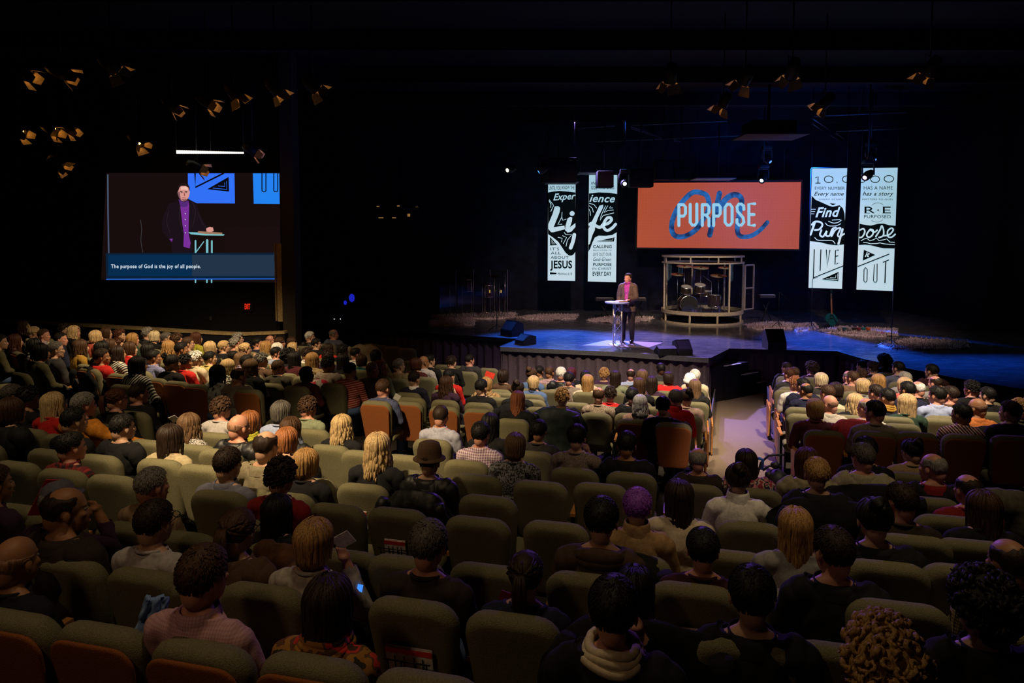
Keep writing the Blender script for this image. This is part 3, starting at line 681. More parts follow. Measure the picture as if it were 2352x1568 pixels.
# ================================================================ AUDIENCE (measured positions: x, y, crown height ...)
PEOPLE = [
(-8.82, 11.73, 1.273, 'short', 'dbr', 'l', 's:olive', 'person with short dark hair in an olive top at the far left edge'),
(-8.95, 12.27, 1.216, 'long', 'aub', 'l', 's:maroon', 'person with long dark auburn hair behind two empty seats at the far left'),
(-9.87, 13.78, 1.245, 'wavy', 'br', 'l', 's:black', 'person with tousled brown hair, farthest person beside the left end of the ledge'),
(-9.47, 13.51, 1.195, 'bun', 'bln', 'l', 'h:cream', 'person with blonde bun and cream hooded top below the ledge'),
(-9.12, 13.27, 1.201, 'short', 'br', 'p', 'c:lilacplaid', 'person with short brown hair, lilac checked collar, head bowed beside blonde bun'),
(-8.21, 11.72, 1.270, 'bob', 'blk', 'l', 's:greystripe', 'person with black bob over grey striped sleeves'),
(-7.34, 10.60, 1.368, 'bob', 'blk', 't', 's:olive', 'person with black hair and olive shoulders directly before the grey haired man with glasses'),
(-9.27, 14.09, 1.202, 'curly', 'dbr', 'l', 's:black', 'person with dim brown curls behind the man in a navy blazer'),
(-8.47, 12.79, 1.243, 'short', 'blk', 'p', 'j:navy', 'person with black hair, white collar and navy blazer, face in profile'),
(-8.86, 13.78, 1.246, 'long', 'bln', 'p', 's:black', 'person with very long pale blonde hair in profile under the ledge'),
(-7.47, 11.15, 1.332, 'short', 'sp', 'l', 'j:charcoal', 'person with greying man with glasses resting a hand on a wooden end panel'),
(-7.51, 11.86, 1.296, 'long', 'br', 'l', 's:mustard', 'person with long brown hair and mustard sweater near empty left seats'),
(-8.07, 13.22, 1.280, 'bob', 'bln', 'l', 'j:salmon', 'person with blonde head bowed in a salmon vest with cream sleeves'),
(-8.45, 14.19, 1.210, 'bob', 'br', 'l', 's:black', 'person with brown bob right of the salmon vest'),
(-8.01, 13.91, 1.235, 'curly', 'aub', 'l', 'c:white', 'person with short auburn curls over a small white collar'),
(-7.59, 13.63, 1.233, 'bob', 'gold', 'p', 'j:dkgreen', 'person with golden bob in profile with a dark green jacket'),
(-7.82, 14.62, 1.218, 'curly', 'gry', 'l', 's:charcoal', 'person with grey curls right under the ledge, left of grey blonde bob'),
(-7.47, 14.25, 1.225, 'bob', 'plat', 'l', 's:black', 'person with straight grey blonde bob over black, near the ledge'),
(-7.11, 14.02, 1.257, 'short', 'sp', 'l', 'j:black', 'person with small dark greying head in line with the ledge shadow'),
(-6.76, 13.74, 1.283, 'curly', 'br', 'p', 's:charcoal', 'person with messy brown hair with pink rimmed glasses'),
(-7.33, 12.43, 1.262, 'bob', 'br', 'l', 's:wine', 'person with brown bob in a wine patterned top behind the red jacket man'),
(-7.51, 12.98, 1.197, 'curly', 'aub', 'l', 's:brown', 'person with long rust coloured curls above the very dark long hair'),
(-7.08, 11.77, 1.313, 'bob', 'blk', 'l', 's:black', 'person with small black head tucked behind the salmon vest'),
(-6.61, 10.97, 1.309, 'short', 'dbr', 't', 'j:red', 'person with short dark hair, glasses and dark red jacket, seated at a block corner'),
(-6.72, 11.61, 1.284, 'long', 'dbr', 't', 's:chevron', 'person with thick dark brown hair over a black and white chevron top'),
(-6.90, 12.30, 1.267, 'bob', 'br', 'l', 's:red', 'person with grey brown hair above a vivid red top'),
(-6.46, 12.10, 1.295, 'bob', 'blk', 'l', 's:black', 'person with black hair between red top and blonde waves'),
(-5.68, 10.33, 1.329, 'long', 'blk', 't', 's:stripe', 'person with long black hair and black top with slanted white stripes'),
(-6.12, 11.63, 1.259, 'short', 'blk', 't', 'c:blueplaid', 'person with black hair, warm lit profile and blue plaid shirt'),
(-6.47, 12.85, 1.265, 'wavy', 'gold', 'l', 's:mustard', 'person with golden blonde waves and mustard collar in profile'),
(-6.11, 12.59, 1.300, 'short', 'blk', 't', 'j:charcoal', 'person with short black hair in profile right of the golden waves'),
(-5.46, 10.93, 1.309, 'bun', 'blk', 't', 's:black', 'person with black updo with pearl earring in profile'),
(-5.51, 11.45, 1.248, 'curly', 'blk', 't', 's:red', 'person with curly black hair, red glasses and red top'),
(-6.40, 13.46, 1.285, 'short', 'br', 'l', 's:grey', 'person with grey shoulders, dim, left of the yellow green top'),
(-6.71, 14.48, 1.247, 'long', 'aub', 'l', 's:lime', 'person with long auburn hair over a yellow green top'),
(-5.82, 13.14, 1.285, 'bob', 'bln', 'l', 's:black', 'person with smooth streaked blonde bob over black'),
(-5.78, 13.66, 1.250, 'short', 'bln', 'l', 'j:black', 'person with short wheat blonde hair over a black jacket'),
(-6.01, 14.94, 1.246, 'curly', 'gry', 'l', 's:navy', 'person with dim grey curls directly under the ledge, behind the curly haired man with glasses'),
(-5.80, 14.25, 1.230, 'curly', 'gry', 'p', 'j:black', 'person with curly grey haired man with glasses in profile'),
(-5.34, 13.63, 1.251, 'pony', 'bln', 'l', 's:lilac', 'person with blonde ponytail with dark band over lilac'),
(-5.52, 14.78, 1.207, 'short', 'blk', 'p', 'j:navy', 'person with dark hair and beard, navy jacket'),
(-5.55, 15.64, 1.163, 'bald', 'gry', 'p', 's:charcoal', 'person with bald pink head under the ledge'),
(-5.17, 14.33, 1.226, 'wavy', 'gold', 'l', 's:olive', 'person with piled golden waves in front of the bald pink head'),
(-5.52, 11.88, 1.252, 'curly', 'wht', 'l', 's:cream', 'person with white curls over a cream cardigan'),
(-5.46, 12.30, 1.219, 'short', 'blk', 'l', 's:yellow', 'person with black round hair over a pale yellow top'),
(-5.32, 13.01, 1.159, 'short', 'blk', 't', 's:black', 'person with black hair with head bent low behind animal print top'),
(-5.04, 12.65, 1.200, 'long', 'lbr', 'l', 's:lilac', 'person with dim light brown strands between two black heads'),
(-4.56, 11.72, 1.296, 'short', 'blk', 'l', 's:black', 'person with black smooth head left of tousled grey brown hair'),
(-4.51, 12.24, 1.267, 'curly', 'sp', 'l', 's:brown', 'person with tousled grey brown hair'),
(-4.67, 11.20, 1.270, 'long', 'bln', 'l', 's:animal', 'person with blonde hair over black and white animal print'),
(-4.46, 10.31, 1.295, 'long', 'blk', 't', 's:floral', 'person with thick black hair, bare arm raised, grey floral top'),
(-4.07, 10.13, 1.304, 'fringe', 'dbr', 'p', 'j:taupe', 'person with balding dark haired man in taupe near a rust backed row'),
(-4.26, 11.11, 1.312, 'long', 'lbr', 'p', 's:black', 'person with long light brown hair over black beside the balding man in taupe'),
(-5.17, 15.17, 1.216, 'bun', 'br', 'p', 's:brown', 'person with brown hair knotted, in profile by the wall corner'),
(-5.06, 15.66, 1.168, 'long', 'br', 'l', 's:charcoal', 'person with long brown hair right of the wall corner'),
(-4.84, 14.06, 1.250, 'bob', 'wht', 'l', 's:white', 'person with platinum white hair and white top'),
(-4.77, 14.82, 1.178, 'long', 'bln', 'l', 's:cream', 'person with long pale blonde hair before the brown haired one by the corner'),
(-4.81, 16.23, 1.258, 'short', 'wht', 'l', 'j:leather', 'person with thick white hair and dark leather jacket, sitting high at the far side'),
(-4.40, 15.33, 1.243, 'short', 'blk', 'l', 'j:black', "person with dark head in profile before the white haired man's shoulder"),
(-4.42, 16.90, 1.270, 'fringe', 'gry', 'p', 'j:slate', 'person with bald crown, grey shoulder, highest head before the dark wing'),
(-3.98, 14.79, 1.229, 'bob', 'dbr', 'l', 'j:redwhite', 'person with dark brown hair with a red and white jacket collar'),
(-3.61, 14.55, 1.264, 'curly', 'blk', 't', 's:black', 'person with dark curls in profile at the shaded end of the far row'),
(-3.26, 14.23, 1.267, 'short', 'blk', 'p', 's:white', 'person with black hair over a small white collar near dark empty seats'),
(-4.67, 13.49, 1.240, 'short', 'blk', 'p', 'c:ltblue', 'person with black hair, light blue shirt, beside the platinum white hair'),
(-4.31, 13.10, 1.254, 'afro', 'blk', 'd', 'j:black', 'person with large black hair and black jacket with a pale zip'),
(-4.02, 12.61, 1.300, 'long', 'blk', 'd', 's:wine', 'person with long black hair over a dark wine top'),
(-4.19, 13.94, 1.214, 'curly', 'dbr', 'p', 's:white', 'person with messy brown hair over white behind long dark blonde hair'),
(-3.63, 12.40, 1.338, 'long', 'gold', 'l', 's:tan', 'person with long dark golden blonde hair over tan'),
(-3.62, 13.43, 1.270, 'curly', 'dbr', 't', 's:plum', 'person with brown curls in profile with plum lit shoulder'),
(-3.22, 13.00, 1.291, 'long', 'blk', 'l', 's:black', 'person with long black hair left of the reddish brown bob'),
(-4.00, 11.65, 1.257, 'short', 'br', 'p', 's:dkolive', 'person with short brown hair, pink cheek in profile, dark olive sweater'),
(-3.25, 12.06, 1.316, 'curly', 'blk', 't', 'j:oat', 'person with short black curls and oatmeal coat'),
(-2.71, 11.41, 1.333, 'short', 'blk', 'l', 's:redstripe', 'person with round black hair over a red striped top'),
(-3.32, 11.00, 1.271, 'short', 'blk', 'd', 's:wine', 'person with bowed dark head with glasses above a pink red quilted lining'),
(-2.99, 13.56, 1.231, 'bob', 'br', 'l', 's:teal', 'person with reddish brown bob over teal'),
(-2.82, 14.15, 1.277, 'bob', 'blk', 'l', 'j:beige', 'person with black bob beside a big beige coat spread over a seat'),
(-2.44, 11.90, 1.307, 'buzz', 'gry', 'p', 'c:darkplaid', 'person with close cropped grey head, dark plaid shirt'),
(-2.40, 12.32, 1.295, 'wavy', 'gin', 'p', 's:sage', 'person with faded ginger waves and sage top'),
(-2.12, 12.79, 1.299, 'short', 'gry', 'l', 'j:khaki', 'person with grey hair and khaki jacket'),
(-1.77, 13.70, 1.288, 'bald', 'gry', 't', 'c:whitecheck', 'person with bald head and white checked shirt, broad back'),
(-1.68, 14.00, 1.290, 'short', 'blk', 'l', 's:black', 'person with dark head just beyond the bald head in white checks'),
(-1.86, 13.26, 1.286, 'bob', 'aub', 'l', 's:wine', 'person with dim auburn hair left of the bald head in white checks'),
(-1.64, 11.45, 1.250, 'short', 'dbr', 'l', 'c:navywhite', 'person with dark hair, navy sweater, white collar, next to an olive seat'),
(-1.86, 9.85, 1.300, 'short', 'br', 'p', 'c:navycheck', 'person with short brown hair, navy check shirt, writing, behind a rust seat'),
(-1.08, 11.18, 1.233, 'wavy', 'br', 'l', 's:plum', 'person with loose brown waves over plum and black'),
(-1.27, 14.36, 1.247, 'curly', 'dbr', 'l', 's:black', 'person with dark glossy curls beside front olive seats'),
(-0.91, 14.82, 1.229, 'short', 'blk', 'p', 'j:charcoal', 'person with dark hair, charcoal jacket, last head before the dark stage wing'),
(-0.15, 12.47, 1.263, 'bob', 'dbr', 'l', 's:brown', 'person with brown bob alone before the stage skirt corner'),
(-0.42, 11.26, 1.243, 'bob', 'gold', 'l', 'j:tanfur', 'person with golden brown bob reading in a tan jacket with fur trim'),
(-0.47, 10.66, 1.274, 'short', 'blk', 'l', 'c:black', 'person with round black hair with thin white collar before rust seats'),
(-1.10, 11.98, 1.270, 'short', 'blk', 'l', 's:red', 'person with black hair with a little red at the shoulder, right of the white checks'),
(0.10, 10.54, 1.284, 'bun', 'dbr', 'l', 's:black', 'person with dark brown updo in front of a coppery straight bob'),
(0.09, 9.42, 1.270, 'long', 'copper', 'p', 's:black', 'person with coppery straight hair fanned over a bare neck'),
(0.38, 12.78, 1.283, 'bun', 'br', 'l', 's:denim', 'person with brown bun with shiny pin over denim'),
(0.38, 11.75, 1.247, 'bob', 'bln', 'l', 's:denim', 'person with straight blonde bob over denim blue'),
(0.58, 13.92, 1.146, 'short', 'blk', 't', 'j:black', 'person with dim black head against the stage skirt'),
(0.75, 13.30, 1.255, 'buzz', 'br', 't', 'c:pinkplaid', 'person with cropped brown hair and pink plaid shirt'),
(0.94, 12.86, 1.316, 'short', 'wht', 'p', 'j:leather', 'person with short white hair and black leather jacket'),
(1.21, 13.65, 1.162, 'bob', 'bur', 'l', 's:black', 'person with burgundy hair beside short white hair'),
(1.04, 12.25, 1.289, 'short', 'blk', 'p', 's:taupe', 'person with black hair, pink neck, taupe sweater'),
(1.40, 12.81, 1.263, 'long', 'blk', 'l', 's:cream', 'person with black hair parted over cream'),
(1.32, 11.73, 1.303, 'long', 'gold', 'l', 's:cream', 'person with long straight golden blonde hair, centre of the front block'),
(1.82, 13.30, 1.210, 'curly', 'gold', 'l', 'j:plum', 'person with golden curls with a pink and white scarf'),
(1.94, 12.66, 1.291, 'long', 'dbr', 'l', 's:sage', 'person with long dark brown hair with pale collar beside golden curls'),
(0.73, 9.70, 1.285, 'curly', 'gold', 'l', 'j:black', 'person with golden brown curls over a black coat'),
(1.31, 10.15, 1.270, 'fringe', 'br', 'p', 's:heather', 'person with bald reddish crown and speckled wool sweater'),
(1.58, 10.81, 1.198, 'curly', 'dbr', 'l', 's:red', 'person with brown curls over a strip of red beside the speckled sweater'),
(2.33, 13.23, 1.216, 'fringe', 'dbr', 'p', 'c:ltblue', 'person with bald crown and light blue shirt facing the lectern'),
(2.43, 12.60, 1.320, 'long', 'lbr', 'l', 's:black', 'person with light brown hair right of the light blue shirt'),
(2.99, 13.59, 1.270, 'buzz', 'blk', 'd', 'c:charcoal', 'person with dark cropped head, tallest against the stage skirt'),
(2.95, 12.75, 1.250, 'bob', 'dbr', 'l', 'j:brightred', 'person with dark hair and bright red jacket'),
(2.16, 11.43, 1.290, 'long', 'br', 'l', 's:black', 'person with shiny brown hair behind light blue shirt'),
(2.48, 11.97, 1.269, 'long', 'dbr', 'l', 's:plum', 'person with long dark brown hair left of the bright red jacket'),
(3.49, 12.90, 1.270, 'short', 'wht', 'p', 's:cream', 'person with white hair and cream shirt at the aisle end of the front'),
(3.18, 12.08, 1.290, 'beanie', 'wht', 'l', 's:black', 'person with white knitted beanie'),
(3.10, 11.45, 1.270, 'long', 'lbr', 'l', 's:black', 'person with straight sandy hair over black at the aisle'),
(2.60, 10.06, 1.266, 'bun', 'dbr', 'l', 's:palepink', 'person with brown knot and pale pink sweater at the aisle'),
(1.81, 10.16, 1.266, 'short', 'blk', 'l', 'j:black', 'person with black head left of silver tousled hair'),
(1.82, 9.56, 1.237, 'wavy', 'wht', 'l', 's:pinkcowl', 'person with silver tousled hair, pink sweater, black cowl'),
(2.31, 9.53, 1.322, 'short', 'sp', 'p', 't:brightred2', 'person with grey hair and bright red roll neck sweater'),
(2.00, 8.93, 1.298, 'short', 'blk', 'l', 's:black', 'person with dark head left of the red roll neck'),
(5.71, 14.09, 1.188, 'short', 'dbr', 'l', 'j:black', 'person with blue rimmed dark head at the first row right of the aisle'),
(5.64, 13.53, 1.194, 'short', 'br', 'p', 'c:brightwhite', 'person with short brown hair and glowing white polo shirt'),
(5.34, 13.05, 1.259, 'short', 'aub', 'p', 's:charcoal', 'person with reddish head half behind the white polo'),
(6.18, 13.97, 1.192, 'afro', 'dbr', 'l', 's:plum', 'person with wide violet lit curls in the first row'),
(5.44, 11.92, 1.281, 'bob', 'plat', 'l', 's:charcoal', 'person with pale blonde bob and charcoal top'),
(4.84, 11.26, 1.283, 'short', 'blk', 'l', 'j:navy', 'person with dark hair with glasses and navy sweater'),
(4.89, 11.67, 1.252, 'curly', 'gin', 'p', 's:white', 'person with ginger hair and white top beside dark hair with glasses'),
(4.70, 10.81, 1.257, 'fringe', 'blk', 't', 's:navy', 'person with thinning black hair, grey striped collar, navy sweater'),
(5.16, 10.78, 1.254, 'bob', 'dbr', 'l', 's:black', 'person with brown tidy hair over black'),
(4.78, 10.25, 1.286, 'short', 'br', 'p', 's:cream', 'person with brown hair with ivory collar'),
(6.11, 12.14, 1.257, 'short', 'br', 'p', 'j:tweed', 'person with brown hair and brown tweed jacket'),
(6.27, 12.62, 1.205, 'fringe', 'gry', 'p', 's:charcoal', 'person with pale bald head just left of the tweed jacket'),
(5.71, 11.02, 1.270, 'bob', 'bln', 'l', 's:grey', 'person with short bright blonde hair with striped scarf'),
(3.84, 8.56, 1.318, 'bob', 'gold', 'l', 's:wine', 'person with golden bob over wine red'),
(4.37, 9.29, 1.266, 'bald', 'br', 'p', 'c:greysweat', 'person with shaved head and light grey sweatshirt'),
(4.91, 9.68, 1.222, 'wavy', 'bln', 'l', 's:black', 'person with long blonde waves, centre of the right block'),
(4.54, 8.66, 1.305, 'fringe', 'gry', 'p', 's:whitestripe', 'person with thin grey hair over white ribbed top'),
(7.19, 13.50, 1.216, 'curly', 'dbr', 'l', 's:black', 'person with violet rimmed curls in front of the dark stage steps'),
(7.26, 14.07, 1.182, 'short', 'blk', 'l', 's:black', 'person with black silhouette, blue edge, left of violet curls'),
(6.73, 13.04, 1.154, 'curly', 'br', 'l', 's:black', 'person with small dim curls under the black silhouette'),
(6.27, 11.59, 1.255, 'long', 'gold', 'l', 's:black', 'person with long golden hair spread wide'),
(5.49, 10.21, 1.275, 'short', 'dbr', 'p', 'h:grey', 'person with cropped brown hair and grey hood'),
(6.83, 11.77, 1.243, 'short', 'gry', 'l', 's:grey', 'person with ash grey hair'),
(7.33, 12.86, 1.284, 'short', 'blk', 'l', 's:slate', 'person with slate shirt with violet edge light, dark head'),
(7.68, 13.99, 1.248, 'afro', 'blk', 'd', 's:black', 'person with big black silhouette against the blue stage'),
(6.41, 11.05, 1.251, 'bob', 'bln', 'l', 's:coral', 'person with blonde hair over coral'),
(5.97, 10.22, 1.303, 'short', 'blk', 't', 'j:navy', 'person with black round head and navy jacket'),
(6.33, 10.56, 1.254, 'fringe', 'wht', 'p', 's:black', 'person with bald pink crown with white fringe over black'),
(7.55, 12.19, 1.292, 'short', 'blk', 'l', 'j:maroon', 'person with dim dark profile in maroon at the right of the block'),
(6.96, 11.13, 1.241, 'fringe', 'dbr', 'p', 's:grey', 'person with balding dark head turned left'),
(6.03, 9.60, 1.304, 'short', 'blk', 'p', 'c:ltblue', 'person with black hair, face turned left, light blue shirt'),
(5.31, 9.10, 1.282, 'long', 'bln', 'l', 's:dkgreen', 'person with half tied long blonde hair and dark green top'),
(5.39, 9.72, 1.280, 'short', 'blk', 'l', 'j:yellowscarf', 'person with black hair and bright yellow scarf'),
(4.36, 8.12, 1.350, 'short', 'blk', 'p', 's:taupe', 'person with black hair, ribbed collar, taupe sweater, before a red jacket on the seat'),
(6.42, 9.90, 1.252, 'short', 'dbr', 'p', 'j:brown', 'person with dark bowed head in a brown jacket'),
(7.12, 10.48, 1.226, 'curly', 'blk', 'p', 's:black', 'person with dark curls, pale cheek turned left, right end'),
(5.96, 8.66, 1.268, 'bald', 'br', 't', 'c:orange', 'person with bald tanned head and orange shirt'),
(5.44, 8.18, 1.281, 'short', 'blk', 't', 'c:maroonplaid', 'person with black hair and maroon and white plaid shirt'),
(6.43, 8.55, 1.246, 'curly', 'gold', 'l', 's:olive', 'person with golden brown curls at the right picture edge'),
(5.94, 8.06, 1.316, 'short', 'dbr', 'l', 's:black', 'person with dark head beside golden brown curls at the right edge'),
(6.96, 9.90, 1.214, 'short', 'blk', 'l', 's:black', 'person with very dim head behind the bald man in orange'),
(-5.81, 7.89, 1.240, 'short', 'sp', 'l', 's:redblack', 'person with greying head with red and black shoulders, left edge'),
(-5.42, 7.61, 1.275, 'curly', 'blk', 't', 's:black', 'person with round black curls at the left'),
(-4.98, 7.38, 1.274, 'long', 'bln', 'l', 's:red', 'person with long blonde hair in profile over a red top'),
(-4.54, 7.20, 1.327, 'short', 'gry', 'p', 'j:orangevest', 'person with grey short hair, orange shirt sleeve, black waistcoat'),
(-4.55, 7.82, 1.286, 'pony', 'aub', 'p', 's:black', 'person with auburn ponytail over black'),
(-4.95, 6.71, 1.320, 'bob', 'br', 'l', 'j:piping', 'person with brown bob, black jacket with white piping'),
(-4.61, 8.39, 1.263, 'short', 'dbr', 'p', 'j:black', 'person with short dark hair, black jacket, phone in hand'),
(-4.26, 6.60, 1.278, 'short', 'blk', 'l', 's:black', 'person with large black head before the orange sleeve'),
(-3.72, 5.72, 1.239, 'short', 'blk', 'p', 'c:buffalo', 'person with dark head and red and black buffalo check shirt'),
(-3.73, 6.50, 1.259, 'short', 'blk', 'l', 'j:black', 'person with black hair and black jacket beside dim olive seats at left'),
(-3.13, 6.22, 1.244, 'long', 'dbr', 'l', 's:beige', 'person with long dark brown hair and beige knit sweater'),
(-3.35, 7.04, 1.196, 'wavy', 'lbr', 'l', 's:knit', 'person with light brown hair held by a clip, black and white knit'),
(-3.35, 7.82, 1.245, 'curly', 'br', 'p', 's:ltgrey', 'person with frosted brown curls and light grey sweater'),
(-2.69, 6.69, 1.278, 'bald', 'br', 'p', 'j:leather', 'person with shiny bald head and black leather jacket'),
(-2.76, 7.14, 1.236, 'bob', 'gin', 'l', 'j:yellowcollar', 'person with ginger hair with a yellow collar'),
(-2.60, 7.66, 1.274, 'bob', 'sp', 'l', 's:ltblue', 'person with dark grey straight hair and light blue top'),
(-2.47, 8.23, 1.237, 'curly', 'br', 'p', 's:sage', 'person with brown curls and sage T shirt'),
(-2.22, 6.81, 1.253, 'bob', 'br', 'l', 'j:leather', 'person with brown hair leaning left in black leather'),
(-2.07, 6.23, 1.261, 'bob', 'gin', 'l', 's:purpleknit', 'person with coppery blonde hair and purple knit'),
(-1.83, 7.31, 1.208, 'wavy', 'bln', 'l', 's:black', 'person with long bright blonde waves left of the rust seats'),
(-1.16, 5.88, 1.310, 'wavy', 'bln', 'l', 's:black', 'person with tied up blonde waves over black between olive seats'),
(-2.05, 5.66, 1.338, 'fringe', 'dbr', 'l', 'j:olivecoat', 'person with thinning dark hair and olive coat'),
(-1.69, 5.57, 1.219, 'bob', 'gold', 'l', 's:black', 'person with rounded golden blonde bob over black'),
(-2.17, 5.18, 1.295, 'short', 'dbr', 'l', 'c:bluegrey', 'person with short dark hair and blue grey shirt'),
(-1.67, 4.90, 1.285, 'curly', 'dbr', 'l', 's:redtop', 'person with short dark auburn hair and red top'),
(-0.69, 5.72, 1.237, 'hat', 'dbr', 'l', 'j:leather', 'person with brown felt hat and black leather jacket'),
(-0.82, 7.86, 1.270, 'buzz', 'dbr', 'p', 'c:bluegrey2', 'person with cropped head with thin crown, pale blue grey shirt'),
(-0.31, 6.87, 1.264, 'short', 'blk', 'p', 'c:purpleplaid', 'person with dark hair and purple and white checked shirt'),
(0.04, 6.35, 1.256, 'bob', 'lbr', 'l', 's:greypattern', 'person with smooth light brown bob above a bare neck'),
(0.30, 7.39, 1.214, 'short', 'blk', 't', 's:charcoal', 'person with dark hair and charcoal T shirt'),
(0.65, 6.70, 1.290, 'short', 'blk', 'l', 's:taupeknit', 'person with black hair and taupe knit sweater'),
(-0.23, 7.46, 1.261, 'long', 'blk', 'l', 's:black', 'person with long dark hair just beyond the purple check shirt'),
(1.11, 6.48, 1.270, 'short', 'blk', 't', 'j:black', 'person with black hair and black top before the dark red seats'),
(1.73, 6.24, 1.171, 'fringe', 'gry', 'p', 'j:dkbrown', 'person with bald crown with grey ring at the foot of the aisle'),
(2.14, 6.14, 1.179, 'long', 'dbr', 'l', 'j:colorful', 'person with long dark hair and colourful patterned top in the aisle'),
(1.77, 5.25, 1.246, 'bun', 'dbr', 'l', 't:white', 'person with messy auburn knot and white roll neck'),
(1.18, 4.73, 1.248, 'long', 'dbr', 'l', 's:cream', 'person with long dark hair with earring and cream sweater'),
(2.58, 5.88, 1.248, 'long', 'aub', 'l', 'j:beigejacket', 'person with long auburn hair and beige jacket'),
(2.41, 5.31, 1.286, 'short', 'gold', 'l', 'j:black', 'person with tousled dark blonde hair over a black coat'),
(3.13, 6.01, 1.263, 'short', 'sp', 'p', 'j:beige2', 'person with grey brown cropped hair and beige jacket with dark straps'),
(3.36, 6.40, 1.247, 'short', 'blk', 'l', 's:black', 'person with dark cap of hair just beyond the beige jacket'),
(3.94, 6.64, 1.171, 'bun', 'blk', 'l', 's:tan', 'person with black upswept hair over tan'),
(3.57, 5.71, 1.235, 'fringe', 'gry', 'p', 'j:redcollar', 'person with bald crown and dark coat with red collar'),
(3.48, 5.13, 1.199, 'fringe', 'dbr', 'p', 's:redtop', 'person with thin brown hair and red top at the right'),
(3.23, 4.60, 1.219, 'long', 'br', 'l', 's:black', 'person with streaked brown hair with a white bracelet, right side'),
(2.66, 4.59, 1.274, 'short', 'dbr', 'p', 's:dkbrown', 'person with dark hair, warm lit ear, dark brown top'),
(2.20, 4.07, 1.312, 'bun', 'blk', 'l', 'j:black', 'person with black knotted hair and black coat'),
(1.70, 3.54, 1.303, 'short', 'dbr', 'p', 'j:black', 'person with dark hair and black coat right of long golden hair'),
(2.56, 3.45, 1.278, 'fringe', 'dbr', 't', 'c:check', 'person with bald shining crown and checked shirt, right edge'),
(1.28, 2.28, 1.355, 'bigcurl', 'gold', 'l', 's:olive', 'person with large golden curls at the bottom edge'),
(2.04, 2.89, 1.289, 'afro', 'blk', 'l', 'j:black', 'person with bulky dark hair and shadowed coat, lower right'),
(1.73, 4.08, 1.248, 'long', 'gold', 'l', 's:grey', 'person with long straight golden hair and grey sleeve'),
(1.08, 3.77, 1.214, 'short', 'blk', 'p', 's:maroon', 'person with black hair, red lit neck, maroon sweater'),
(1.06, 2.94, 1.318, 'short', 'blk', 'l', 'j:black', 'person with black head and black coat, lower right centre'),
(0.83, 4.41, 1.267, 'short', 'pur', 'l', 't:camel', 'person with bright purple cropped hair and camel roll neck'),
(0.53, 3.92, 1.341, 'short', 'blk', 'l', 'h:brownhood', 'person with black hair and brown top with pale seams'),
(0.08, 3.41, 1.193, 'pony', 'dbr', 'l', 's:navy', 'person with dark ponytail and navy top'),
(0.42, 2.71, 1.354, 'short', 'blk', 'p', 'j:fleece', 'person with black hair, warm ears, white fleece collar'),
(0.61, 3.27, 1.184, 'long', 'blk', 'l', 's:cream', 'person with black hair with a cream sleeve behind the fleece collar'),
(-2.55, 3.87, 1.329, 'fringe', 'dbr', 't', 'j:dkbrown', 'person with receding dark hair in profile and brown fleece collar'),
(-2.50, 4.70, 1.241, 'short', 'gry', 'p', 's:tanrib', 'person with grey hair and tan ribbed sweater'),
(-2.03, 3.84, 1.280, 'short', 'dbr', 'l', 's:ltgrey', 'person with dark hair, glasses, light grey sweater'),
(-2.43, 3.30, 1.245, 'bald', 'dbr', 't', 's:nearblack', 'person with bald profile at the lower left in black'),
(-1.35, 2.96, 1.353, 'short', 'br', 'p', 'c:gingham', 'person with brown hair with bright crown and pink gingham shirt'),
(-1.55, 3.83, 1.246, 'pony', 'br', 'l', 'j:brown', 'person with brown ponytail with sunglasses on the head'),
(-1.53, 4.40, 1.170, 'long', 'blk', 'l', 's:black', 'person with long black hair, all in shadow, between two ponytails'),
(-1.06, 3.63, 1.270, 'bob', 'gold', 'p', 's:raglan', 'person with golden brown bob and white grey raglan'),
(-0.78, 2.88, 1.269, 'long', 'dbr', 'l', 's:floralscarf', 'person with very long dark brown hair and orange floral scarf'),
(-0.43, 3.54, 1.306, 'short', 'sp', 'p', 's:dkbrown', 'person with grey brown hair, red lit neck, dark brown sweater'),
(-2.86, 4.26, 1.233, 'cap', 'gry', 't', 's:plum', 'person with blue grey cap, holding a red and white magazine'),
(-3.48, 4.54, 1.255, 'short', 'br', 't', 's:plum', 'person with partly cut off by the left edge in a plum sweater')
]
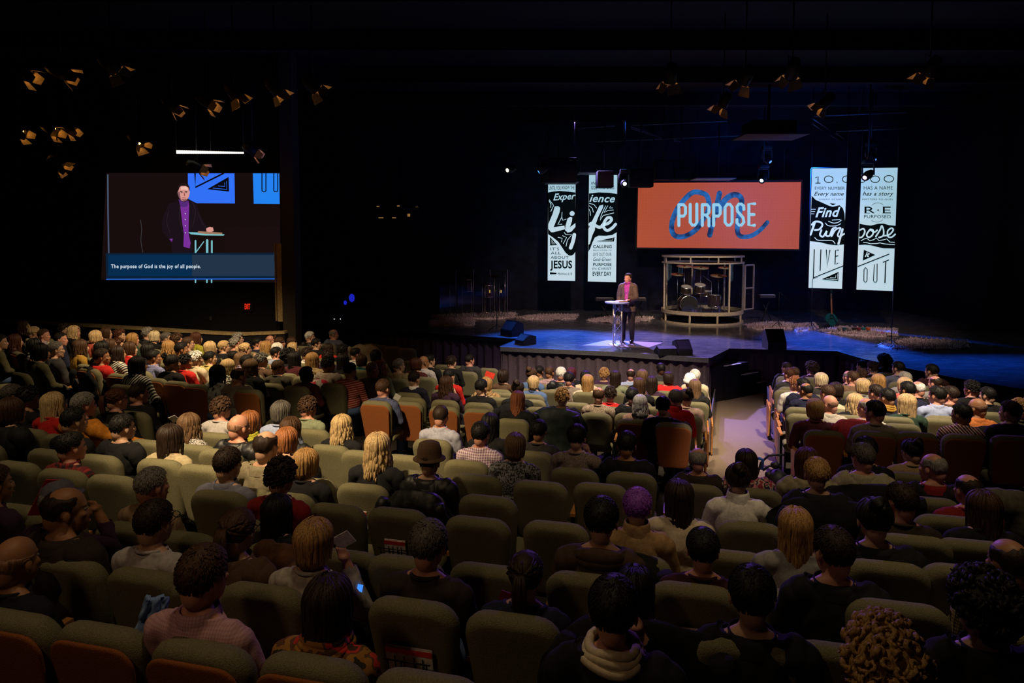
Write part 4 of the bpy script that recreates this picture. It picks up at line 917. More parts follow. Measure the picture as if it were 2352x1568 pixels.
SEATS = [
(-2.18, 3.30, 1.100, 14.0, 1, '', 0, 'rust backed theatre chair of the person with bald profile'),
(-1.75, 3.25, 1.068, 14.0, 1, '', 0, 'empty rust backed chair left of brown hair with bright crown'),
(-1.21, 3.04, 1.117, 14.0, 1, '', 0, 'rust backed theatre chair of the person with brown hair with bright crown'),
(-0.72, 2.94, 1.118, 14.0, 1, '', 0, 'rust backed theatre chair of the person with very long dark brown'),
(-0.25, 2.89, 1.080, 14.0, 0, '', 0, 'empty olive chair right of very long dark brown'),
(-2.40, 4.01, 1.016, 14.0, 0, '', 0, 'olive theatre chair of the person with receding dark hair'),
(-1.92, 3.91, 0.994, 14.0, 0, '', 0, 'olive theatre chair of the person with dark hair glasses'),
(-1.16, 3.60, 1.071, 14.0, 0, '', 0, 'olive theatre chair of the person with golden brown bob and white grey'),
(-0.41, 3.55, 1.023, 14.0, 0, '', 1, 'olive theatre chair of the person with grey brown hair red lit'),
(0.08, 3.43, 1.017, 14.0, 0, '', 0, 'olive theatre chair of the person with dark ponytail'),
(0.67, 3.27, 1.049, 14.0, 0, '', 0, 'olive theatre chair of the person with black hair with a cream'),
(1.08, 3.15, 1.069, 14.0, 0, '', 0, 'olive theatre chair of the person with black head and black coat'),
(1.52, 3.16, 1.031, 14.0, 0, '', 0, 'empty olive chair behind dark hair and black coat'),
(1.96, 3.53, 1.022, 14.0, 0, '', 1, 'olive theatre chair of the person with dark hair and black coat'),
(1.03, 3.79, 0.976, 14.0, 0, '', 1, 'olive theatre chair of the person with black hair red lit'),
(1.69, 3.97, 0.838, 14.0, 0, '', 0, 'olive theatre chair of the person with long straight golden hair'),
(-0.54, 4.15, 0.955, 14.0, 0, '', 1, 'empty olive chair in front of grey brown hair red lit'),
(-0.06, 4.12, 0.921, 14.0, 0, '', 0, 'empty olive chair left of black hair and brown'),
(0.49, 3.93, 0.962, 14.0, 0, '', 0, 'olive theatre chair of the person with black hair and brown'),
(-3.43, 5.07, 0.895, 14.8, 0, '', 0, 'empty olive chair in front of partly cut off'),
(-3.00, 4.79, 0.933, 14.1, 0, '', 0, 'empty olive chair left of grey hair and tan'),
(-2.41, 4.68, 0.928, 14.0, 0, '', 0, 'olive theatre chair of the person with grey hair and tan'),
(-1.99, 4.50, 0.947, 14.0, 0, '', 0, 'empty olive chair left of long black hair all'),
(-3.10, 5.63, 0.913, 14.3, 0, '', 0, 'empty olive chair behind long dark brown hair and beige'),
(-2.07, 5.21, 0.944, 14.0, 0, '', 0, 'olive theatre chair of the person with short dark hair and blue'),
(-1.35, 4.40, 0.913, 14.0, 0, '', 0, 'olive theatre chair of the person with long black hair all'),
(-0.93, 4.33, 0.908, 14.0, 0, '', 0, 'empty olive chair right of long black hair all'),
(-3.56, 5.73, 0.927, 15.0, 0, '', 0, 'olive theatre chair of the person with dark head and red and black buffalo'),
(-4.12, 6.00, 0.901, 15.8, 0, '', 0, 'empty olive chair left of dark head and red and black buffalo'),
(-3.03, 6.23, 0.847, 14.2, 0, '', 0, 'olive theatre chair of the person with long dark brown hair and beige'),
(-2.61, 6.10, 0.839, 14.0, 0, '', 0, 'empty olive chair right of long dark brown hair and beige'),
(-2.15, 6.18, 0.765, 14.0, 0, '', 0, 'olive theatre chair of the person with coppery blonde hair'),
(-1.65, 6.09, 0.727, 14.0, 0, '', 0, 'empty olive chair right of coppery blonde hair'),
(-1.82, 7.30, 0.649, 14.0, 0, '', 0, 'olive theatre chair of the person with long bright blonde'),
(-1.19, 6.49, 0.700, 14.0, 0, '', 0, 'empty olive chair in front of tied up blonde'),
(-1.44, 7.11, 0.648, 14.0, 0, '', 0, 'empty olive chair right of long bright blonde'),
(-0.99, 7.02, 0.632, 14.0, 0, '', 0, 'empty olive chair left of dark hair and purple'),
(-0.75, 6.36, 0.697, 14.0, 0, '', 0, 'empty olive chair in front of brown felt hat'),
(-1.17, 5.89, 0.748, 14.0, 0, '', 1, 'olive theatre chair of the person with tied up blonde'),
(-1.24, 5.32, 0.801, 14.0, 0, '', 0, 'empty olive chair right of rounded golden blonde'),
(-0.75, 5.13, 0.845, 14.0, 0, '', 1, 'empty olive chair behind brown felt hat'),
(-0.37, 6.86, 0.631, 14.0, 0, '', 0, 'olive theatre chair of the person with dark hair and purple'),
(-0.24, 6.24, 0.707, 14.0, 0, '', 1, 'olive theatre chair of the person with smooth light brown'),
(0.12, 6.83, 0.593, 14.0, 0, '', 0, 'empty olive chair right of dark hair and purple'),
(0.31, 5.84, 0.790, 14.0, 0, '', 0, 'empty olive chair behind smooth light brown'),
(-0.11, 5.43, 0.825, 14.0, 0, '', 0, 'empty olive chair right of brown felt hat'),
(-0.16, 4.88, 0.884, 14.0, 0, '', 0, 'empty olive chair left of bright purple cropped'),
(0.38, 4.92, 0.833, 14.0, 0, '', 0, 'empty olive chair left of long dark hair with earring'),
(0.82, 5.92, 0.742, 14.0, 0, '', 0, 'empty olive chair behind black hair and black top'),
(1.17, 6.44, 0.656, 14.0, 0, '', 0, 'olive theatre chair of the person with black hair and black top'),
(0.66, 6.57, 0.652, 14.0, 0, '', 0, 'olive theatre chair of the person with black hair and taupe'),
(1.31, 5.11, 0.784, 14.0, 0, '', 0, 'empty olive chair in front of long dark hair with earring'),
(1.70, 6.19, 0.637, 14.0, 0, '', 0, 'olive theatre chair of the person with bald crown with grey'),
(2.17, 6.07, 0.643, 14.0, 0, '', 0, 'olive theatre chair of the person with long dark hair and colourful'),
(1.96, 5.58, 0.690, 14.0, 0, '', 0, 'empty olive chair in front of messy auburn knot'),
(1.78, 5.07, 0.769, 14.0, 0, '', 1, 'olive theatre chair of the person with messy auburn knot'),
(1.48, 4.57, 0.793, 14.0, 0, '', 0, 'olive theatre chair of the person with long dark hair with earring'),
(2.42, 5.30, 0.769, 14.0, 0, '', 0, 'olive theatre chair of the person with tousled dark blonde'),
(3.01, 5.78, 0.703, 14.0, 0, '', 0, 'olive theatre chair of the person with grey brown cropped'),
(3.42, 5.67, 0.720, 14.0, 0, '', 0, 'olive theatre chair of the person with bald crown and dark coat'),
(3.26, 5.17, 0.775, 14.0, 0, '', 0, 'olive theatre chair of the person with thin brown hair'),
(2.65, 4.58, 0.889, 14.0, 0, '', 0, 'olive theatre chair of the person with dark hair warm'),
(2.20, 4.08, 0.958, 14.0, 0, '', 0, 'olive theatre chair of the person with black knotted hair'),
(3.10, 4.68, 0.814, 14.0, 0, '', 0, 'olive theatre chair of the person with streaked brown hair'),
(2.63, 4.04, 0.953, 14.0, 0, '', 0, 'empty olive chair right of black knotted hair'),
(3.87, 6.69, 0.567, 14.0, 0, '', 0, 'olive theatre chair of the person with black upswept hair'),
(-3.69, 7.29, 0.704, 15.2, 0, '', 0, 'empty olive chair left of light brown hair held'),
(-3.12, 7.12, 0.704, 14.3, 0, '', 0, 'olive theatre chair of the person with light brown hair held'),
(-4.46, 8.40, 0.724, 16.3, 0, '', 0, 'olive theatre chair of the person with short dark hair black jacket'),
(-4.99, 8.76, 0.682, 17.1, 0, '', 0, 'empty olive chair left of short dark hair black jacket'),
(-3.21, 7.73, 0.656, 14.4, 0, '', 0, 'olive theatre chair of the person with frosted brown curls'),
(-2.70, 6.70, 0.790, 14.0, 0, '', 0, 'olive theatre chair of the person with shiny bald head'),
(-2.25, 8.13, 0.585, 14.0, 0, '', 0, 'olive theatre chair of the person with brown curls and sage'),
(-1.85, 9.88, 0.499, 14.0, 1, '', 0, 'rust backed theatre chair of the person with short brown hair navy'),
(-1.46, 10.32, 0.382, 14.0, 1, '', 0, 'empty rust backed chair in front of short brown hair navy'),
(-0.90, 10.05, 0.376, 14.0, 1, '', 0, 'empty rust backed chair behind round black hair with thin'),
(-0.39, 9.97, 0.364, 14.0, 1, '', 0, 'empty rust backed chair left of coppery straight hair'),
(0.71, 9.72, 0.354, 14.0, 1, '', 0, 'rust backed theatre chair of the person with golden brown curls over a black coat'),
(1.75, 9.56, 0.317, 14.0, 1, '', 0, 'rust backed theatre chair of the person with silver tousled hair'),
(2.15, 8.95, 0.439, 14.0, 1, 'R', 0, 'rust backed theatre chair of the person with dark head left of the red roll'),
(3.85, 8.43, 0.484, 14.0, 1, 'L', 0, 'rust backed theatre chair of the person with golden bob over wine'),
(4.31, 8.16, 0.550, 14.0, 1, '', 0, 'rust backed theatre chair of the person with black hair ribbed'),
(4.80, 8.16, 0.539, 14.0, 1, '', 0, 'empty rust backed chair right of black hair ribbed'),
(5.39, 8.21, 0.501, 14.0, 1, '', 0, 'rust backed theatre chair of the person with black hair and maroon'),
(5.86, 8.06, 0.528, 14.0, 1, '', 0, 'rust backed theatre chair of the person with dark head beside golden'),
(-6.56, 11.00, 0.751, 25.2, 1, '', 0, 'rust backed theatre chair of the person with short dark hair glasses'),
(-6.10, 10.99, 0.664, 20.6, 1, '', 0, 'empty rust backed chair right of short dark hair glasses'),
(-5.49, 10.88, 0.619, 17.9, 1, '', 0, 'rust backed theatre chair of the person with black updo'),
(-5.08, 10.74, 0.599, 17.3, 1, '', 0, 'empty rust backed chair right of black updo'),
(-4.69, 10.57, 0.589, 16.7, 1, '', 0, 'rust backed theatre chair of the person with thick black hair'),
(-4.35, 10.65, 0.551, 16.2, 1, '', 0, 'empty rust backed chair in front of thick black hair'),
(-3.77, 10.19, 0.600, 15.3, 1, '', 0, 'rust backed theatre chair of the person with balding dark haired'),
(-3.92, 11.52, 0.402, 15.5, 0, '', 0, 'olive theatre chair of the person with short brown hair pink'),
(-3.34, 11.03, 0.463, 14.6, 0, '', 0, 'olive theatre chair of the person with bowed dark head'),
(-2.88, 11.49, 0.407, 14.0, 0, '', 0, 'olive theatre chair of the person with round black hair over a red striped'),
(-9.12, 12.65, 0.792, 40.0, 1, '', 0, 'empty rust backed chair left of long dark auburn'),
(-7.67, 11.71, 0.773, 36.2, 1, 'R', 0, 'rust backed theatre chair of the person with long brown hair and mustard'),
(-1.48, 10.80, 0.336, 14.0, 0, '', 0, 'empty olive chair behind loose brown waves'),
(-0.98, 10.93, 0.262, 14.0, 0, '', 0, 'olive theatre chair of the person with loose brown waves'),
(-0.43, 10.59, 0.302, 14.0, 0, '', 0, 'olive theatre chair of the person with round black hair with thin'),
(-0.08, 11.84, 0.176, 14.0, 0, '', 0, 'empty olive chair left of straight blonde bob'),
(-0.08, 11.20, 0.236, 14.0, 0, '', 0, 'olive theatre chair of the person with golden brown bob reading'),
(0.40, 11.76, 0.163, 14.0, 0, '', 0, 'olive theatre chair of the person with straight blonde bob'),
(0.40, 11.13, 0.223, 14.0, 0, '', 0, 'empty olive chair behind straight blonde bob'),
(0.50, 10.38, 0.283, 14.0, 0, '', 0, 'empty olive chair right of dark brown updo'),
(1.10, 10.95, 0.216, 14.0, 0, '', 0, 'empty olive chair left of brown curls over a strip'),
(0.77, 12.31, 0.117, 14.0, 0, '', 0, 'olive theatre chair of the person with black hair pink'),
(1.34, 11.77, 0.198, 14.0, 0, '', 0, 'olive theatre chair of the person with long straight golden blonde'),
(1.39, 13.38, -0.054, 14.0, 0, '', 0, 'olive theatre chair of the person with burgundy hair'),
(2.53, 11.96, 0.088, 14.0, 0, '', 0, 'olive theatre chair of the person with long dark brown hair left of the bright red'),
(2.21, 10.67, 0.222, 14.0, 0, '', 0, 'empty olive chair right of brown curls over a strip'),
(2.79, 10.61, 0.218, 14.0, 0, 'R', 0, 'empty olive chair in front of brown knot'),
(-0.88, 14.79, -0.039, 14.0, 0, '', 0, 'olive theatre chair of the person with dark hair charcoal'),
(-0.44, 15.25, -0.050, 14.0, 0, '', 0, 'empty olive chair in front of dark hair charcoal'),
(-1.45, 15.45, -0.010, 14.0, 0, '', 0, 'empty olive chair left of dark hair charcoal'),
(-1.35, 14.40, 0.074, 14.0, 0, '', 0, 'olive theatre chair of the person with dark glossy curls'),
(-1.03, 15.41, -0.032, 14.0, 0, '', 0, 'empty olive chair in front of dark glossy curls'),
(-3.60, 17.87, 0.101, 15.0, 0, '', 0, 'empty olive chair in front of bald crown grey'),
(-3.25, 17.50, 0.113, 14.5, 0, '', 0, 'empty olive chair right of bald crown grey'),
(-2.90, 17.25, 0.119, 14.0, 0, '', 0, 'empty olive chair right of thick white hair'),
(-2.51, 17.05, 0.108, 14.0, 0, '', 0, 'empty olive chair in front of dark head in profile'),
(-3.42, 16.55, 0.156, 14.8, 0, '', 0, 'empty olive chair in front of dark brown hair'),
(-2.16, 15.53, 0.064, 14.0, 0, '', 0, 'empty olive chair left of dark glossy curls'),
(-1.57, 13.16, 0.177, 14.0, 0, '', 0, 'olive theatre chair of the person with dim auburn hair'),
(-2.03, 12.74, 0.231, 14.0, 0, '', 0, 'olive theatre chair of the person with grey hair and khaki'),
(-2.88, 13.55, 0.238, 14.0, 0, '', 0, 'olive theatre chair of the person with reddish brown bob'),
(5.06, 12.51, 0.072, 14.0, 0, 'L', 0, 'empty olive chair behind reddish head half'),
(5.56, 12.46, 0.075, 14.0, 0, '', 0, 'empty olive chair in front of pale blonde bob'),
(5.38, 11.97, 0.108, 14.0, 0, '', 0, 'olive theatre chair of the person with pale blonde bob'),
(4.56, 10.76, 0.187, 14.0, 0, 'L', 0, 'olive theatre chair of the person with thinning black hair'),
(4.24, 9.93, 0.298, 14.0, 0, '', 0, 'empty olive chair left of brown hair with ivory'),
(4.93, 10.23, 0.288, 14.0, 0, '', 0, 'olive theatre chair of the person with brown hair with ivory'),
(4.79, 9.69, 0.343, 14.0, 0, '', 0, 'olive theatre chair of the person with long blonde waves'),
(5.14, 9.19, 0.449, 14.0, 0, '', 0, 'olive theatre chair of the person with half tied long'),
(4.98, 8.78, 0.469, 14.0, 0, '', 0, 'empty olive chair right of thin grey hair'),
(5.77, 9.32, 0.398, 14.0, 0, '', 0, 'empty olive chair behind black hair face'),
(4.37, 8.77, 0.476, 14.0, 0, '', 0, 'olive theatre chair of the person with thin grey hair'),
(7.21, 10.46, 0.349, 14.0, 0, '', 0, 'olive theatre chair of the person with dark curls pale cheek'),
(6.86, 9.95, 0.325, 14.0, 0, '', 0, 'olive theatre chair of the person with very dim head'),
(4.00, 5.65, 0.736, 14.0, 0, '', 0, 'empty olive chair right of bald crown and dark coat'),
(-8.46, 12.13, 0.813, 40.0, 1, '', 0, 'rust backed theatre chair of the person with long dark auburn'),
(-8.05, 11.91, 0.798, 39.9, 1, '', 0, 'rust backed theatre chair of the person with black bob over grey'),
(-8.82, 11.73, 0.822, 40.0, 0, '', 0, 'olive theatre chair of the person with short dark hair in an'),
(-9.87, 13.78, 0.847, 40.0, 0, '', 0, 'olive theatre chair of the person with tousled brown hair'),
(-9.47, 13.51, 0.816, 40.0, 0, '', 0, 'olive theatre chair of the person with blonde bun'),
(-9.12, 13.27, 0.790, 40.0, 0, '', 0, 'olive theatre chair of the person with short brown hair lilac'),
(-7.34, 10.60, 0.750, 31.3, 0, '', 0, 'olive theatre chair of the person with black hair and olive'),
(-9.27, 14.09, 0.779, 40.0, 0, '', 0, 'olive theatre chair of the person with dim brown curls'),
(-8.47, 12.79, 0.746, 40.0, 0, '', 0, 'olive theatre chair of the person with black hair white collar'),
(-8.86, 13.78, 0.748, 40.0, 0, '', 0, 'olive theatre chair of the person with very long pale blonde'),
(-7.47, 11.15, 0.730, 32.5, 0, 'R', 0, 'olive theatre chair of the person with greying man'),
(-8.07, 13.22, 0.692, 38.2, 0, '', 0, 'olive theatre chair of the person with blonde head bowed'),
(-8.45, 14.19, 0.696, 40.0, 0, '', 0, 'olive theatre chair of the person with brown bob right of the salmon'),
(-8.01, 13.91, 0.662, 37.6, 0, '', 0, 'olive theatre chair of the person with short auburn curls'),
(-7.59, 13.63, 0.631, 33.6, 0, '', 0, 'olive theatre chair of the person with golden bob in profile'),
(-7.82, 14.62, 0.622, 35.8, 0, '', 0, 'olive theatre chair of the person with grey curls'),
(-7.47, 14.25, 0.599, 32.5, 0, '', 0, 'olive theatre chair of the person with straight grey blonde'),
(-7.11, 14.02, 0.571, 29.0, 0, '', 0, 'olive theatre chair of the person with small dark greying'),
(-6.76, 13.74, 0.547, 25.7, 0, '', 0, 'olive theatre chair of the person with messy brown hair with pink'),
(-7.33, 12.43, 0.655, 31.1, 0, '', 0, 'olive theatre chair of the person with brown bob in a wine'),
(-7.51, 12.98, 0.647, 32.8, 0, '', 0, 'olive theatre chair of the person with long rust coloured'),
(-7.08, 11.77, 0.664, 28.7, 0, '', 0, 'olive theatre chair of the person with small black head'),
(-6.72, 11.61, 0.641, 25.4, 0, '', 0, 'olive theatre chair of the person with thick dark brown'),
(-6.90, 12.30, 0.621, 27.0, 0, '', 0, 'olive theatre chair of the person with grey brown hair above'),
(-6.46, 12.10, 0.592, 22.9, 0, '', 0, 'olive theatre chair of the person with black hair between'),
(-5.68, 10.33, 0.630, 18.0, 0, '', 0, 'olive theatre chair of the person with long black hair and black top'),
(-6.12, 11.63, 0.588, 19.7, 0, '', 0, 'olive theatre chair of the person with black hair warm lit'),
(-6.47, 12.85, 0.557, 23.0, 0, '', 0, 'olive theatre chair of the person with golden blonde waves'),
(-6.11, 12.59, 0.536, 19.5, 0, '', 0, 'olive theatre chair of the person with short black hair'),
(-5.51, 11.45, 0.547, 17.8, 0, '', 0, 'olive theatre chair of the person with curly black hair'),
(-6.40, 13.46, 0.524, 22.3, 0, '', 0, 'olive theatre chair of the person with grey shoulders dim'),
(-6.71, 14.48, 0.518, 25.3, 0, '', 0, 'olive theatre chair of the person with long auburn hair over a yellow'),
(-5.82, 13.14, 0.484, 18.2, 0, '', 0, 'olive theatre chair of the person with smooth streaked blonde'),
(-5.78, 13.66, 0.458, 18.2, 0, '', 0, 'olive theatre chair of the person with short wheat blonde'),
(-6.01, 14.94, 0.436, 18.6, 0, '', 0, 'olive theatre chair of the person with dim grey curls'),
(-5.80, 14.25, 0.438, 18.2, 0, '', 0, 'olive theatre chair of the person with curly grey haired'),
(-5.34, 13.63, 0.419, 17.5, 0, '', 0, 'olive theatre chair of the person with blonde ponytail'),
(-5.52, 14.78, 0.393, 17.8, 0, '', 0, 'olive theatre chair of the person with dark hair and beard'),
(-5.55, 15.64, 0.373, 17.8, 0, '', 0, 'olive theatre chair of the person with bald pink head'),
(-5.17, 14.33, 0.375, 17.3, 0, '', 0, 'olive theatre chair of the person with piled golden waves'),
(-5.52, 11.88, 0.523, 17.8, 0, '', 0, 'olive theatre chair of the person with white curls'),
(-5.46, 12.30, 0.494, 17.7, 0, '', 0, 'olive theatre chair of the person with black round hair'),
(-5.32, 13.01, 0.445, 17.5, 0, '', 0, 'olive theatre chair of the person with black hair with head'),
(-5.04, 12.65, 0.439, 17.1, 0, '', 0, 'olive theatre chair of the person with dim light brown'),
(-4.56, 11.72, 0.452, 16.3, 0, '', 0, 'olive theatre chair of the person with black smooth head'),
(-4.51, 12.24, 0.417, 16.3, 0, '', 0, 'olive theatre chair of the person with tousled grey brown'),
(-4.67, 11.20, 0.495, 16.5, 0, '', 0, 'olive theatre chair of the person with blonde hair over black and white animal'),
(-4.26, 11.11, 0.469, 15.9, 0, '', 0, 'olive theatre chair of the person with long light brown'),
(-5.17, 15.17, 0.347, 17.3, 0, '', 0, 'olive theatre chair of the person with brown hair knotted'),
(-5.06, 15.66, 0.323, 17.1, 0, '', 0, 'olive theatre chair of the person with long brown hair right of the wall'),
(-4.84, 14.06, 0.354, 16.8, 0, '', 0, 'olive theatre chair of the person with platinum white hair'),
(-4.77, 14.82, 0.319, 16.7, 0, '', 0, 'olive theatre chair of the person with long pale blonde'),
(-4.81, 16.23, 0.287, 16.7, 0, '', 0, 'olive theatre chair of the person with thick white hair'),
(-4.40, 15.33, 0.267, 16.1, 0, '', 0, 'olive theatre chair of the person with dark head in profile'),
(-4.42, 16.90, 0.240, 16.1, 0, '', 0, 'olive theatre chair of the person with bald crown grey'),
(-3.98, 14.79, 0.244, 15.5, 0, '', 0, 'olive theatre chair of the person with dark brown hair'),
(-3.61, 14.55, 0.219, 14.9, 0, '', 0, 'olive theatre chair of the person with dark curls in profile'),
(-3.26, 14.23, 0.201, 14.4, 0, '', 0, 'olive theatre chair of the person with black hair over a small white collar'),
(-4.67, 13.49, 0.364, 16.5, 0, '', 0, 'olive theatre chair of the person with black hair light blue'),
(-4.31, 13.10, 0.352, 16.0, 0, '', 0, 'olive theatre chair of the person with large black hair'),
(-4.02, 12.61, 0.355, 15.5, 0, '', 0, 'olive theatre chair of the person with long black hair over a dark wine'),
(-4.19, 13.94, 0.299, 15.8, 0, '', 0, 'olive theatre chair of the person with messy brown hair over white behind long'),
(-3.63, 12.40, 0.336, 15.0, 0, '', 0, 'olive theatre chair of the person with long dark golden'),
(-3.62, 13.43, 0.274, 14.9, 0, '', 0, 'olive theatre chair of the person with brown curls in profile'),
(-3.22, 13.00, 0.265, 14.3, 0, '', 0, 'olive theatre chair of the person with long black hair left of the reddish'),
(-3.25, 12.06, 0.327, 14.4, 0, '', 0, 'olive theatre chair of the person with short black curls'),
(-2.82, 14.15, 0.166, 14.0, 0, '', 0, 'olive theatre chair of the person with black bob beside a big'),
(-2.44, 11.90, 0.280, 14.0, 0, '', 0, 'olive theatre chair of the person with close cropped grey'),
(-2.40, 12.32, 0.246, 14.0, 0, '', 0, 'olive theatre chair of the person with faded ginger waves'),
(-1.77, 13.70, 0.104, 14.0, 0, '', 0, 'olive theatre chair of the person with bald head'),
(-1.64, 11.45, 0.262, 14.0, 0, '', 0, 'olive theatre chair of the person with dark hair navy'),
(-0.15, 12.47, 0.090, 14.0, 0, '', 0, 'olive theatre chair of the person with brown bob alone'),
(-1.10, 11.98, 0.185, 14.0, 0, '', 0, 'olive theatre chair of the person with black hair with a little'),
(0.10, 10.54, 0.256, 14.0, 0, '', 0, 'olive theatre chair of the person with dark brown updo'),
(0.09, 9.42, 0.363, 14.0, 0, '', 0, 'olive theatre chair of the person with coppery straight hair'),
(0.38, 12.78, 0.036, 14.0, 0, '', 0, 'olive theatre chair of the person with brown bun'),
(0.58, 13.92, 0.000, 14.0, 0, '', 0, 'olive theatre chair of the person with dim black head'),
(0.75, 13.30, 0.000, 14.0, 0, '', 0, 'olive theatre chair of the person with cropped brown hair and pink'),
(0.94, 12.86, 0.004, 14.0, 0, '', 0, 'olive theatre chair of the person with short white hair'),
(1.40, 12.81, 0.000, 14.0, 0, '', 0, 'olive theatre chair of the person with black hair parted'),
(1.82, 13.30, 0.000, 14.0, 0, '', 0, 'olive theatre chair of the person with golden curls'),
(1.94, 12.66, 0.000, 14.0, 0, '', 0, 'olive theatre chair of the person with long dark brown hair with pale collar'),
(1.31, 10.15, 0.257, 14.0, 0, '', 0, 'olive theatre chair of the person with bald reddish crown'),
(1.58, 10.81, 0.185, 14.0, 0, '', 0, 'olive theatre chair of the person with brown curls over a strip'),
(2.33, 13.23, 0.000, 14.0, 0, '', 0, 'olive theatre chair of the person with bald crown and light blue'),
(2.43, 12.60, 0.000, 14.0, 0, '', 0, 'olive theatre chair of the person with light brown hair right of the light blue'),
(2.99, 13.59, 0.000, 14.0, 0, '', 0, 'olive theatre chair of the person with dark cropped head'),
(2.95, 12.75, 0.000, 14.0, 0, '', 0, 'olive theatre chair of the person with dark hair and bright red jacket'),
(2.16, 11.43, 0.113, 14.0, 0, '', 0, 'olive theatre chair of the person with shiny brown hair'),
(3.49, 12.90, 0.000, 14.0, 0, 'R', 0, 'olive theatre chair of the person with white hair'),
(3.18, 12.08, 0.044, 14.0, 0, '', 0, 'olive theatre chair of the person with white knitted beanie'),
(3.10, 11.45, 0.107, 14.0, 0, 'R', 0, 'olive theatre chair of the person with straight sandy hair'),
(2.60, 10.06, 0.250, 14.0, 0, 'R', 0, 'olive theatre chair of the person with brown knot'),
(1.81, 10.16, 0.247, 14.0, 0, '', 0, 'olive theatre chair of the person with black head left of silver'),
(2.31, 9.53, 0.306, 14.0, 0, '', 0, 'olive theatre chair of the person with grey hair and bright red roll'),
(5.71, 14.09, 0.000, 14.0, 0, 'L', 0, 'olive theatre chair of the person with blue rimmed'),
(5.64, 13.53, 0.000, 14.0, 0, 'L', 0, 'olive theatre chair of the person with short brown hair and glowing'),
(5.34, 13.05, 0.007, 14.0, 0, '', 0, 'olive theatre chair of the person with reddish head half'),
(6.18, 13.97, 0.000, 14.0, 0, '', 0, 'olive theatre chair of the person with wide violet lit'),
(4.84, 11.26, 0.157, 14.0, 0, '', 0, 'olive theatre chair of the person with dark hair with glasses'),
(4.89, 11.67, 0.118, 14.0, 0, 'L', 0, 'olive theatre chair of the person with ginger hair and white top'),
(5.16, 10.78, 0.213, 14.0, 0, '', 0, 'olive theatre chair of the person with brown tidy hair'),
(6.11, 12.14, 0.127, 14.0, 0, '', 0, 'olive theatre chair of the person with brown hair and brown'),
(6.27, 12.62, 0.095, 14.0, 0, '', 0, 'olive theatre chair of the person with pale bald head'),
(5.71, 11.02, 0.210, 14.0, 0, '', 0, 'olive theatre chair of the person with short bright blonde'),
(4.37, 9.29, 0.340, 14.0, 0, '', 0, 'olive theatre chair of the person with shaved head'),
(7.19, 13.50, 0.088, 14.0, 0, '', 0, 'olive theatre chair of the person with violet rimmed curls'),
(7.26, 14.07, 0.056, 14.0, 0, '', 0, 'olive theatre chair of the person with black silhouette blue'),
(6.73, 13.04, 0.090, 14.0, 0, '', 0, 'olive theatre chair of the person with small dim curls'),
(6.27, 11.59, 0.184, 14.0, 0, '', 0, 'olive theatre chair of the person with long golden hair'),
(5.49, 10.21, 0.279, 14.0, 0, '', 0, 'olive theatre chair of the person with cropped brown hair and grey'),
(6.83, 11.77, 0.198, 14.0, 0, '', 0, 'olive theatre chair of the person with ash grey hair'),
(7.33, 12.86, 0.145, 14.0, 0, '', 0, 'olive theatre chair of the person with slate shirt'),
(7.68, 13.99, 0.095, 14.0, 0, '', 0, 'olive theatre chair of the person with big black silhouette'),
(6.41, 11.05, 0.239, 14.0, 0, '', 0, 'olive theatre chair of the person with blonde hair over coral'),
(5.97, 10.22, 0.296, 14.0, 0, '', 0, 'olive theatre chair of the person with black round head'),
(6.33, 10.56, 0.280, 14.0, 0, '', 0, 'olive theatre chair of the person with bald pink crown'),
(7.55, 12.19, 0.210, 14.0, 0, '', 0, 'olive theatre chair of the person with dim dark profile'),
(6.96, 11.13, 0.260, 14.0, 0, '', 0, 'olive theatre chair of the person with balding dark head'),
(6.03, 9.60, 0.356, 14.0, 0, '', 0, 'olive theatre chair of the person with black hair face'),
(5.39, 9.72, 0.323, 14.0, 0, '', 0, 'olive theatre chair of the person with black hair and bright yellow'),
(6.42, 9.90, 0.345, 14.0, 0, '', 0, 'olive theatre chair of the person with dark bowed head'),
(5.96, 8.66, 0.444, 14.0, 0, '', 0, 'olive theatre chair of the person with bald tanned head'),
(6.43, 8.55, 0.471, 14.0, 0, '', 0, 'olive theatre chair of the person with golden brown curls at the right picture'),
(-5.81, 7.89, 0.813, 18.2, 0, '', 0, 'olive theatre chair of the person with greying head'),
(-5.42, 7.61, 0.808, 17.6, 0, '', 0, 'olive theatre chair of the person with round black curls'),
(-4.98, 7.38, 0.799, 17.0, 0, '', 0, 'olive theatre chair of the person with long blonde hair'),
(-4.54, 7.20, 0.786, 16.3, 0, '', 0, 'olive theatre chair of the person with grey short hair'),
(-4.55, 7.82, 0.736, 16.3, 0, '', 0, 'olive theatre chair of the person with auburn ponytail'),
(-4.95, 6.71, 0.851, 16.9, 0, '', 0, 'olive theatre chair of the person with brown bob black jacket'),
(-4.26, 6.60, 0.820, 15.9, 0, 'L', 0, 'olive theatre chair of the person with large black head'),
(-3.73, 6.50, 0.800, 15.1, 0, '', 0, 'olive theatre chair of the person with black hair and black jacket'),
(-2.76, 7.14, 0.694, 14.0, 0, '', 0, 'olive theatre chair of the person with ginger hair with a yellow'),
(-2.60, 7.66, 0.640, 14.0, 0, '', 0, 'olive theatre chair of the person with dark grey straight'),
(-2.22, 6.81, 0.699, 14.0, 0, '', 0, 'olive theatre chair of the person with brown hair leaning'),
(-2.05, 5.66, 0.799, 14.0, 0, '', 0, 'olive theatre chair of the person with thinning dark hair'),
(-1.69, 5.57, 0.794, 14.0, 0, '', 0, 'olive theatre chair of the person with rounded golden blonde'),
(-1.67, 4.90, 0.857, 14.0, 0, '', 0, 'olive theatre chair of the person with short dark auburn'),
(-0.69, 5.72, 0.746, 14.0, 0, '', 0, 'olive theatre chair of the person with brown felt hat'),
(-0.82, 7.86, 0.544, 14.0, 0, '', 0, 'olive theatre chair of the person with cropped head'),
